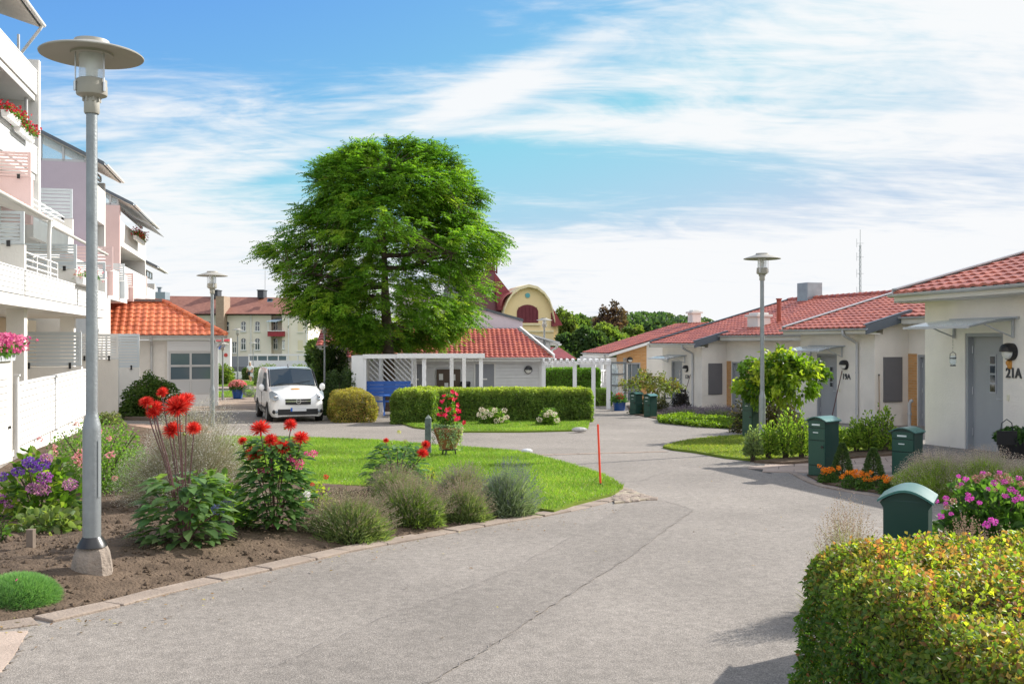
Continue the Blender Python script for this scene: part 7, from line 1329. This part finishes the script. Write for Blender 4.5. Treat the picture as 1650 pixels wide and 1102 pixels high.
lavpx('faded lavender cushion second along the bed edge, with bright green stems', 664, 857, 118, 778, 1300, cols=((.15, .22, .05), (.2, .27, .07), (.13, .17, .09)))
lavpx('faded brownish lavender cushion third along the bed edge', 748, 846, 84, 778, 900)
lavpx('silvery lavender with fresh violet flower spikes at the end of the bed', 815, 836, 92, 742, 900, spike=1, cols=((.20, .25, .17), (.26, .31, .22), (.15, .20, .12)), tips=((.07, .06, .22), (.10, .08, .26), (.24, .27, .2), (.28, .3, .22), (.22, .25, .18), (.26, .28, .2), (.24, .27, .2)), spread=.9, lean=.12)
lavpx('taller loose lavender behind the brownish cushions, before the lawn', 745, 815, 96, 748, 1000, cols=((.17, .19, .09), (.22, .24, .13)), tips=((.30, .22, .17), (.36, .28, .22), (.16, .12, .24)))
lavpx('upright feathery lavender behind the second cushion, below the yellow sprigs', 640, 830, 90, 765, 700)
# right-hand lavenders
def lavat(label, px, Y, wpx, zb, top, n, **k): x = (px-825)/F*Y; K = Y/F; return lavender(label, (x, Y, zb), wpx*K*.5, wpx*K*.5, 1.6+(551-top)*K-zb, n, **k)
RT = ((.46, .37, .30), (.54, .45, .36), (.38, .30, .24)); RC = ((.26, .36, .06), (.34, .43, .09), (.20, .28, .07))
lavat('wide lavender mound in front of door 21A, its left side over the paving', 1512, 12.6, 140, -.38, 726, 4200, tips=RT, cols=RC, spread=1., sw=.008, tn=3)
lavat('wide lavender mound between the phlox and the house wall of 21A', 1590, 12.2, 150, -.36, 722, 3800, tips=RT, cols=RC, spread=1., sw=.008, tn=3)
lavat('faded lavender at the frame edge behind the pink phlox', 1660, 11.6, 120, -.32, 734, 2200, tips=RT, cols=RC, spread=1., sw=.008, tn=3)
lavat('loose pale lavender spikes left of the nearest letterbox', 1365, 6.6, 130, -.27, 808, 1100, tips=((.40, .30, .22), (.46, .36, .28)), cols=((.26, .27, .12), (.3, .3, .15)), spread=1., foli=.3, sw=.005, ts=.02)
lavat('tall faded lavender spikes right of the nearest letterbox', 1560, 6.3, 120, -.35, 842, 1000, tips=((.30, .20, .15), (.36, .26, .20)), cols=((.13, .16, .07), (.2, .22, .1)), spread=.9, sw=.005, foli=.6, ts=.024)
lavat('tall faded lavender spikes under the pink phlox at the frame edge', 1625, 6.0, 90, -.45, 862, 700, tips=((.28, .19, .15), (.34, .24, .19)), cols=((.10, .13, .06), (.16, .18, .09)), spread=.9, sw=.005, foli=.6, ts=.024)
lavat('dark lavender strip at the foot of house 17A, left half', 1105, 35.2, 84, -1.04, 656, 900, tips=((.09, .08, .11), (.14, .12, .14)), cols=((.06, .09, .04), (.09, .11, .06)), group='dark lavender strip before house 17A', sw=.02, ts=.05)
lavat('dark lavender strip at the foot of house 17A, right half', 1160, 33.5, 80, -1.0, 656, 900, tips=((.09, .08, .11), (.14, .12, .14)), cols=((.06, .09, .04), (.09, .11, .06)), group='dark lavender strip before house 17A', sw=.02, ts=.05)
# ----------------------------------------------------------------- dahlias
DC = [(.78, .035, .025), (.84, .06, .04), (.66, .025, .02), (.88, .13, .08)]
def dahlia(parent, P, r, cols=DC, n=150, D=(0, -.6, .75), name='flower'):
    D = unit(np.array([D], float)+rdir(1)*.25)[0]; A = unit(np.cross(D, [1., .1, 0])); B = np.cross(D, A); i = np.arange(n); f = (i+.5)/n; th = i*2.399; el = .1+f*1.75; T = np.sin(el)[:, None]*(np.cos(th)[:, None]*A+np.sin(th)[:, None]*B)+np.cos(el)[:, None]*D
    base = np.asarray(P, float)+T*r*.15; L = r*(.55+.55*np.minimum(1, f*1.6)); lv = LV(); lv.bigleaves(base, T+rdir(n)*.12, L, r*.17, pal(n, cols, None, .14)*(1+.0*f[:, None]), .35, -.05, N=np.repeat(D[None], n, 0)); lv.dots(np.repeat(np.asarray(P, float)[None], 14, 0)+rdir(14)*r*.1, r*.2, pal(14, cols[:2])); return lv.build(name, PETAL, parent)
def dahlia_plant(label, px, pb, wpx, ftop, flowers, stems_from=None, small=(), leaf=.14, nleaf=260, cols=((.07, .14, .045), (.11, .19, .065), (.16, .24, .10)), group='dahlia plants', seed=0, depth=.3):
    x, y = hit(px, pb); z0 = bedz(x, y); K = y/F; t = thing('dahlia', label, 'flower plant', (x, y, z0), 0, group); hf = (pb-ftop)*K; lv = LV(); n = nleaf; a = RNG.uniform(0, 2*PI, n); hh = RNG.uniform(.08, 1, n); rr = wpx*K*.5*np.sqrt(RNG.uniform(.05, 1, n))*(1.05-.45*np.abs(hh-.35)); Pn = np.stack([rr*np.cos(a)*.8, rr*np.sin(a)*.7, hh*hf*.92], 1); T = np.stack([np.cos(a), np.sin(a), RNG.uniform(-.1, .5, n)], 1)
    lv.bigleaves(Pn, T, leaf*RNG.uniform(.6, 1.35, n), leaf*.6, pal(n, cols, None, .22), .1, .35, N=np.repeat([[0, 0, 1.]], n, 0)); lv.build('foliage', LEAF, t); q = MB(); q2 = MB()
    for k in range(7): e = V3(*Pn[RNG.integers(n)]); q.tube([(0, 0, -.03), (e.x*.4, e.y*.4, e.z*.6), e], [.012, .009, .004], 6)
    for i, (fx, fy, r) in enumerate(flowers):
        Pw = at(fx, fy, y-depth*.3+RNG.uniform(-.12, .12)); L = Pw-V3(x, y, z0); q.tube(smoothline([(L.x*.2, L.y*.2, L.z*.12), (L.x*.45, L.y*.4, L.z*.5), (L.x*.92, L.y*.9, L.z*.88), tuple(L+V3(0, .02, -.01))], 3), [.006]*4+[.0055]*4+[.0045]*2, 6); dahlia(t, L, r*K*.9)
        if i % 2 == 0: part('bud', MB().ball((L.x+RNG.uniform(-.1, .1), L.y, L.z-.03), .014, 8, 5), mat('bud_green', (.25, .30, .06), .6), t, True)
    part('stems', q, mat('dahlia_stem', (.13, .06, .06), .6), t, True)
    for fx, fy, r, c in small: Pw = at(fx, fy, y-.2); L = Pw-V3(x, y, z0); mophead(t, tuple(L), r*K, c, 60, 'flower', .5)
    return t, x, y, z0
PKS = [(.75, .12, .28), (.85, .25, .42), (.65, .06, .2)]
dahlia_plant('tall red dahlia with big flowers on bare dark stems, near the street lamp', 298, 898, 170, 778, [(247, 665, 12), (252, 663, 8), (289, 655, 22), (250, 659, 15), (262, 633, 10), (285, 658, 20), (279, 694, 17), (312, 691, 13), (236, 649, 12), (300, 645, 15)], nleaf=330, leaf=.16)
dahlia_plant('bushy red dahlia between the blue hydrangea and the lavender', 443, 873, 140, 715, [(420, 692, 17), (437, 710, 12), (455, 721, 13), (410, 732, 14), (468, 685, 11), (485, 707, 14), (391, 711, 8)], nleaf=1000, leaf=.115, cols=((.06, .13, .035), (.09, .18, .05), (.14, .24, .075)),
    small=[(440, 722, 5, PKS), (466, 738, 5, PKS), (473, 744, 6, PKS), (481, 751, 6, PKS), (505, 731, 6, PKS), (494, 731, 4, PKS), (421, 758, 6, PKS), (433, 757, 5, PKS), (485, 744, 5, PKS), (525, 768, 4, [(.7, .05, .04)]), (503, 780, 3, [(.7, .05, .04)]), (495, 796, 5, [(.85, .83, .78)])])
dahlia_plant('red dahlia at the back of the bed, left of the wooden post', 640, 808, 118, 722, [(681, 731, 10), (686, 717, 8), (622, 710, 5)], nleaf=700, leaf=.11, cols=((.07, .15, .05), (.11, .2, .07), (.17, .26, .11)), small=[(643, 696, 3, [(.6, .6, .1)]), (653, 711, 3, [(.4, .45, .1)])])
# ----------------------------------------------------------------- hydrangeas in the bed
def bushflowers(name, label, px, pb, wpx, top, cols, n, leaf, heads, cat='flower bush', big=True, group=None, dep=.3, hn=150, ps=.32, zadd=0, Y=None, wts=None, up=.2):
    if Y is None: x, y = hit(px, pb); z0 = bedz(x, y)
    else: y = Y; x = (px-825)/F*Y; z0 = 1.6+(551-pb)*Y/F
    K = y/F; s = shrub(name, label, (x, y, z0), wpx*K*.5, wpx*K*.42, (pb-top)*K, cols, n, leaf, cat=cat, group=group, big=big, ls=(1, .55), wts=wts, up=up)
    for a, b, r, c in heads: Pw = at(a, b, y-dep); mophead(s, (Pw.x-x, Pw.y-y, Pw.z-z0), r*K, c, hn, ps=ps)
    return s
PU = [(.22, .08, .48), (.30, .12, .55), (.16, .06, .36)]; PP = [(.50, .20, .36), (.62, .34, .42), (.42, .16, .38)]; MV = [(.36, .08, .36), (.42, .14, .42)]
bushflowers('hydrangea', 'leafy hydrangea with purple and dusty pink flower heads at the left of the bed', 62, 852, 135, 745, [(.08, .16, .02), (.13, .21, .03), (.05, .10, .02), (.19, .25, .05)], 640, .12, [(47, 745, 10, PU), (55, 753, 9, PU), (68, 748, 11, PU), (29, 760, 9, PU), (72, 769, 11, MV), (5, 768, 8, PU), (53, 786, 10, PP), (68, 788, 12, PP), (113, 780, 11, PP), (75, 738, 9, PP), (15, 812, 8, PP), (2, 803, 8, MV)], group='hydrangeas in the bed')
BLU = [(.28, .30, .55), (.34, .36, .6), (.22, .25, .42)]
bushflowers('hydrangea', 'low hydrangea with three grey-blue flower heads between the dahlias', 348, 868, 100, 785, [(.09, .17, .03), (.13, .22, .04), (.18, .28, .05)], 300, .13, [(351, 820, 10, BLU), (367, 813, 10, [(.22, .22, .34), (.28, .26, .36)]), (361, 850, 14, [(.22, .19, .2), (.28, .24, .24)]), (304, 793, 7, [(.3, .26, .34)])], group='hydrangeas in the bed', up=.8)
RP = [(.80, .35, .34), (.85, .48, .45), (.78, .28, .32)]
bushflowers('rose_bush', 'sprawling light green rose bush with pale pink roses below the slat fence', 160, 806, 200, 690, [(.13, .23, .045), (.18, .29, .07), (.09, .17, .03)], 9000, .042, [(130, 728, 6, RP), (126, 738, 7, RP), (130, 747, 6, RP), (178, 733, 6, RP), (88, 730, 5, RP), (64, 707, 4, RP), (124, 683, 4, RP), (185, 770, 4, RP), (160, 695, 4, RP), (176, 707, 4, RP), (88, 720, 4, RP), (74, 738, 6, RP)], big=False, hn=40, ps=.6, dep=.6)
bushflowers('low_plant', 'low spreading plant with narrow grey-green leaves in front of the purple hydrangea', 82, 873, 110, 843, [(.10, .15, .05), (.15, .2, .08), (.2, .24, .08)], 260, .12, [], cat='plant', up=.1)
bushflowers('low_plant', 'small dark green plant at the left picture edge behind the stake', -2, 893, 30, 862, [(.05, .10, .03), (.08, .15, .04)], 160, .06, [], cat='plant')
bushflowers('low_plant', 'small yellow-green sprigs at the left end of the lavender row', 508, 838, 60, 795, [(.22, .28, .04), (.3, .33, .05), (.14, .22, .04)], 160, .06, [(497, 803, 3, [(.85, .83, .78)])], cat='plant')
bushflowers('low_plant', 'upright yellow flowering sprigs behind the lavender cushions', 690, 800, 34, 748, [(.30, .32, .04), (.45, .40, .05), (.2, .26, .05)], 300, .04, [], cat='plant', big=False)
# baby's breath: a cloud of threads and white dots
def gyp():
    x, y = hit(284, 838); z0 = bedz(x, y); K = y/F; t = thing('babys_breath', 'big airy grey-beige cloud of baby\'s breath with tiny white flowers', 'flower plant', (x, y+.5, z0)); rx = 125*K; n = 9000; d = rdir(n); d[:, 2] = np.abs(d[:, 2]); lm = np.array([noise.noise(Vector(p)*2.2+Vector((5, 1, 2))) for p in d]); L = (RNG.uniform(.35, 1, n)**.5*(1+.28*lm))[:, None]; E = d*[rx, rx*.75, 166*K]*L; S = E*RNG.uniform(.55, .85, (n, 1))+rdir(n)*.03; lv = LV(); lv.blades(S, E+rdir(n)*.03, .0045, pal(n, [(.30, .27, .17), (.22, .22, .12), (.36, .33, .22)])); m = 600; d2 = rdir(m); d2[:, 2] = abs(d2[:, 2]); lv.blades(rdir(m)*.05, d2*[rx*.7, rx*.5, 120*K], .008, pal(m, [(.2, .2, .11)])); lv.build('stems', DRY, t)
    n = 40000; d = rdir(n); d[:, 2] = np.abs(d[:, 2]); lm = np.array([noise.noise(Vector(p)*2.2+Vector((5, 1, 2)))+.35*noise.noise(Vector(p)*7) for p in d]); Pn = d*[rx, rx*.75, 166*K]*(RNG.uniform(.3, 1, n)**.35*(1+.28*lm))[:, None]+rdir(n)*.02; lv = LV(); lv.dots(Pn, RNG.uniform(.0022, .0052, n), pal(n, [(.68, .64, .54), (.5, .45, .34), (.38, .34, .24), (.85, .82, .75)], (3, 3, 2, 2.5))); lv.build('tiny_flowers', PETAL, t)
gyp()
# green cushion lower left
x, y = hit(18, 985); t = thing('cushion_plant', 'dense bright green grassy cushion plant with one pink flower, at the bed corner', 'plant', (x-.05, y+.18, bedz(x, y)-.02)); n = 26000; d = rdir(n); d[:, 2] = np.abs(d[:, 2]); B = d*[.29, .27, .19]*RNG.uniform(.75, 1, (n, 1)); LV().blades(B, B+unit(d+rdir(n)*.7+[.1, 0, .3])*.035, .0035, pal(n, [(.08, .22, .06), (.12, .28, .08), (.18, .34, .12)])*.8, pal(n, [(.2, .38, .14), (.26, .42, .18)])).build('tuft', GRASSM, t); q = MB(); q.ball((0, 0, 0), (.25, .23, .16), 16, 10); part('cushion', q, mat('cushion_core', (.04, .09, .03), 1.), t); bloom(t, (.07, -.14, .19), .016, 5, [(.85, .1, .35)])
# ----------------------------------------------------------------- right side shrubs
LG = [(.14, .22, .04), (.21, .30, .05), (.29, .38, .07), (.09, .15, .03)]
LGp = [(1215, 745, 26, 698, 'smallest greyish laurel shrub at the outer end of the row by the street lamp', [(.16, .2, .1), (.2, .26, .13)]), (1240, 743, 34, 688, 'laurel shrub right behind the street lamp pole', LG), (1268, 742, 40, 668, 'tall laurel shrub between the street lamp and the full-height letterbox', LG), (1294, 742, 30, 676, 'laurel shrub just left of the full-height letterbox', LG), (1352, 735, 26, 688, 'slim laurel shrub just right of the full-height letterbox', LG), (1383, 732, 32, 684, 'laurel shrub below the 19A downpipe', LG), (1406, 731, 30, 673, 'laurel shrub in the middle between the two letterboxes', LG), (1430, 731, 34, 664, 'tallest laurel shrub left of the lower letterbox', LG)]
for i, (px, pb, w_, tp, lab, cc) in enumerate(LGp):
    x, y = hit(px, pb); K = y/F; s = shrub('laurel_shrub', lab, (x, y+.1, zf(x, y)+.04), w_*K*.55, w_*K*.5, (pb-tp)*K, cc, 900, .085, z0=.08, group='laurel shrubs along the garden path', up=.9, ls=(1, .42), lumps=.25)
for px, pb, tp, lab in ((1357, 777, 718, 'small dark dwarf spruce next to the full-height letterbox'), (1407, 785, 726, 'small dark dwarf spruce in the marigold bed, nearer the lavender')):
    x, y = hit(px, pb); K = y/F; h = (pb-tp)*K; t = thing('dwarf_spruce', lab, 'conifer', (x, y, zf(x, y)+.03), 0, 'dwarf spruces in the marigold bed'); n = 5500; hh = RNG.uniform(0, 1, n)**1.3; a = RNG.uniform(0, 2*PI, n); rr = .17*(1-hh)**.75*RNG.uniform(.45, 1.08, n)+.012; LV().leaves(np.stack([rr*np.cos(a), rr*np.sin(a), hh*h], 1), np.stack([np.cos(a)*.8, np.sin(a)*.8, .7+0*a], 1)+rdir(n)*.4, .035, .010, pal(n, [(.05, .09, .04), (.08, .13, .05), (.11, .16, .07)])).build('foliage', LEAF, t); part('stem', MB().cyl((0, 0, -.05), (0, 0, h*.8), .015, .005, 6), BARK, t)
sheet('marigold_bed', H((1300, 767), (1325, 780), (1375, 790), (1428, 797), (1480, 802), (1480, 780), (1420, 772), (1350, 766), (1318, 763)), .03, SOIL, .08, .5)
kerb(smoothline(H((1283, 762), (1322, 781), (1375, 792), (1428, 800), (1485, 806)), 4), .12, 'kerb_edging', .3, .02)
MG = [(.92, .28, .02), (.95, .36, .03), (.85, .22, .02)]
for px, pb, w_, k, lab in ((1334, 783, 34, 14, 'orange marigolds at the foot of the full-height letterbox'), (1374, 791, 42, 16, 'orange marigolds between the two dwarf spruces'), (1394, 794, 30, 8, 'orange marigolds just left of the nearer dwarf spruce'), (1428, 799, 24, 9, 'orange marigolds under the wide lavender mound')):
    pb -= 3; x, y = hit(px, pb); K = y/F; s = shrub('marigold', lab, (x, y, zf(x, y)+.03), w_*K*.5, .14, .17, [(.06, .12, .03), (.09, .16, .04)], 500, .04, cat='flower plant', group='marigold clumps', stems=4)
    for j in range(k): mophead(s, (RNG.uniform(-.5, .5)*w_*K, RNG.uniform(-.17, .0), RNG.uniform(.13, .25)), .028, MG, 40, 'flower', .6)
# phlox
PH = [(.72, .10, .52), (.80, .18, .60), (.62, .07, .46)]; PD = [(.45, .22, .18), (.55, .32, .26), (.38, .22, .14)]
hd = [(1010, 230, 14, PH), (1160, 225, 14, PH), (1220, 245, 12, PD), (860, 285, 16, PH), (940, 270, 18, PD), (800, 260, 13, PH), (1060, 240, 15, PD), (1110, 320, 18, PH), (1060, 372, 13, PH), (960, 300, 16, PD), (880, 420, 14, PH), (895, 455, 22, PH), (985, 495, 14, PH), (685, 455, 16, PH), (680, 500, 13, PH), (640, 615, 18, PH), (730, 592, 12, PH), (600, 480, 14, PH), (750, 480, 20, PD), (1215, 430, 18, PH), (1295, 470, 18, PH), (1345, 450, 20, PH), (1260, 375, 17, PH), (1305, 400, 14, PH), (1200, 310, 17, PH), (1330, 275, 15, PH), (1045, 690, 22, PH), (1115, 665, 20, PH), (1085, 645, 15, PH), (1250, 290, 22, PD), (1150, 270, 22, PD), (1360, 330, 20, PD), (790, 350, 14, PD), (690, 530, 15, PD), (1000, 260, 18, PD), (820, 330, 12, PH), (1125, 380, 12, PD)]
hd = [(1400+a/5.512, 720+b/5.512, r/5.2, c) for a, b, r, c in hd]
ph = bushflowers('phlox', 'dense bush of magenta pink phlox with fading heads, behind the nearest letterbox', 1592, 905, 150, 775, [(.045, .10, .025), (.07, .15, .03), (.11, .19, .05)], 2200, .10, [], Y=8.2, up=.4)
for a, b, r, c in hd: Pw = at(a, b, 8.2-.35-(b-760)/400); mophead(ph, tuple(Pw-V3(*ph.location)), r*8.2/F*1.25, c, 55, ps=.6)
bushflowers('hosta', 'blue-green broad leaved plant at the right frame edge beside the hedge', 1655, 950, 90, 885, [(.16, .25, .14), (.24, .34, .2), (.1, .17, .1)], 120, .16, [], Y=5.6, cat='plant')
# young tree by the lamp
x, y = at(1256, 551, 24).x, 24.; blobtree('young_tree', 'young multi-stemmed tree with bright yellow-green leaves between houses 17A and 19A', (x, y, zf(x, y)), 2.2, 1.7, [(.12, .20, .02), (.20, .28, .03), (.28, .34, .04), (.07, .13, .02)], nc=170, nl=34, ls=.13, crown0=.25, trunk=.055, seed=30, bark=BARKG, hang=.5)
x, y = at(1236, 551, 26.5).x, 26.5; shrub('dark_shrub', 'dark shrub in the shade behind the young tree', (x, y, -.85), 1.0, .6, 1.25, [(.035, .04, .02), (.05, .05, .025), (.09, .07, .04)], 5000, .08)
x, y = at(1043, 551, 37).x, 37.; blobtree('japanese_maple', 'small spreading maple with thin reddish-green foliage before the porch of the farthest house', (x, y, zf(x, y)-.1), 1.85, 1.95, [(.10, .12, .03), (.14, .12, .04), (.16, .2, .05)], nc=80, nl=26, ls=.10, crown0=.4, trunk=.035, seed=31, flat=.5, bark=BARKG)
x, y = at(1012, 551, 39.5).x, 39.5; s = shrub('potted_geranium', 'dark blue pot of red flowers in front of the grey gate', (x-.35, y, -1.2), .32, .3, .75, [(.06, .14, .04)], 700, .08, cat='flower pot', z0=.42); q = MB(); q.lathe([(0, 0), (.2, 0), (.26, .4), (.28, .42), (.24, .42), (0, .38)], n=16); part('pot', q, mat('blue_glaze', (.02, .08, .28), .15), s, True); mophead(s, (0, -.1, .66), .16, [(.7, .03, .06)], 60, 'flower', .35)
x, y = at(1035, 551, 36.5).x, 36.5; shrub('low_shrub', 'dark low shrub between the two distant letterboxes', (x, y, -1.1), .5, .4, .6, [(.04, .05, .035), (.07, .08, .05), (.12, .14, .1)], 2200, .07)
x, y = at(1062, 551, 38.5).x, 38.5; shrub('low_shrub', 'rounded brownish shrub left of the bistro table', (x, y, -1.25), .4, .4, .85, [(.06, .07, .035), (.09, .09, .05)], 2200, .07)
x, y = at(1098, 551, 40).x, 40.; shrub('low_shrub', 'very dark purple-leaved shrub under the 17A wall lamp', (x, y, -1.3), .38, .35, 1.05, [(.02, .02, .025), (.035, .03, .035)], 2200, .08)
gcp = H((1064, 682), (1060, 677), (1085, 672), (1196, 680), (1196, 692), (1130, 689))
def groundcover():
    pa = np.asarray(gcp); x0, y0 = pa.min(0); x1, y1 = pa.max(0); P = np.stack([RNG.uniform(x0, x1, 30000), RNG.uniform(y0, y1, 30000)], 1); P = P[inpoly(P, gcp)][:14000]; n = len(P); lm = np.array([noise.noise(Vector((a*1.8, b*1.8, 0))) for a, b in P]); z = zg(P[:, 0], P[:, 1])+.03+RNG.uniform(0, 1, n)*(.10+.08*lm); tag(LV().leaves(np.concatenate([P, z[:, None]], 1), rdir(n)+[0, 0, .6], .09, .06, pal(n, [(.12, .2, .02), (.18, .26, .03), (.08, .13, .02)])).build('ground_cover', LEAF), 'bright green ground cover along the bed before house 17A', 'ground cover', kind='stuff')
groundcover()

def litter():
    n = 420; P = []
    ks = np.array(kerb_s)
    while len(P) < n:
        if random.random() < .6: k = ks[random.randrange(len(ks))]; p = (k[0]+random.gauss(.25, .25), k[1]-abs(random.gauss(.22, .3)))
        else: p = (random.uniform(-4, 6), random.uniform(6, 26))
        P.append((p[0], p[1], zf(*p)+.012))
    P = np.array(P); tag(LV().leaves(P, rdir(n)*[1, 1, .12], RNG.uniform(.015, .045, n), .018, pal(n, [(.30, .20, .08), (.22, .13, .06), (.35, .30, .10), (.14, .11, .07)]), .1, 0, N=np.repeat([[0, 0, 1.]], n, 0)).build('fallen_leaves', DRY), 'small dry fallen leaves scattered on the asphalt along the kerb', 'fallen leaves', kind='stuff')
    n = 260; P = np.stack([RNG.uniform(-7, 2.5, 4000), RNG.uniform(9, 20, 4000)], 1); P = P[inpoly(P, LAWN[0][0])][:n]; n = len(P); z = zg(P[:, 0], P[:, 1])+.075; tag(LV().leaves(np.repeat(np.concatenate([P, z[:, None]], 1), 5, 0), rdir(n*5)*[1, 1, .2], .011, .008, pal(n*5, [(.75, .74, .66), (.6, .58, .3)]), .1, 0).build('daisies', PETAL), 'tiny pale clover flowers dotted over the near lawn', 'clover flowers', kind='stuff')
litter()
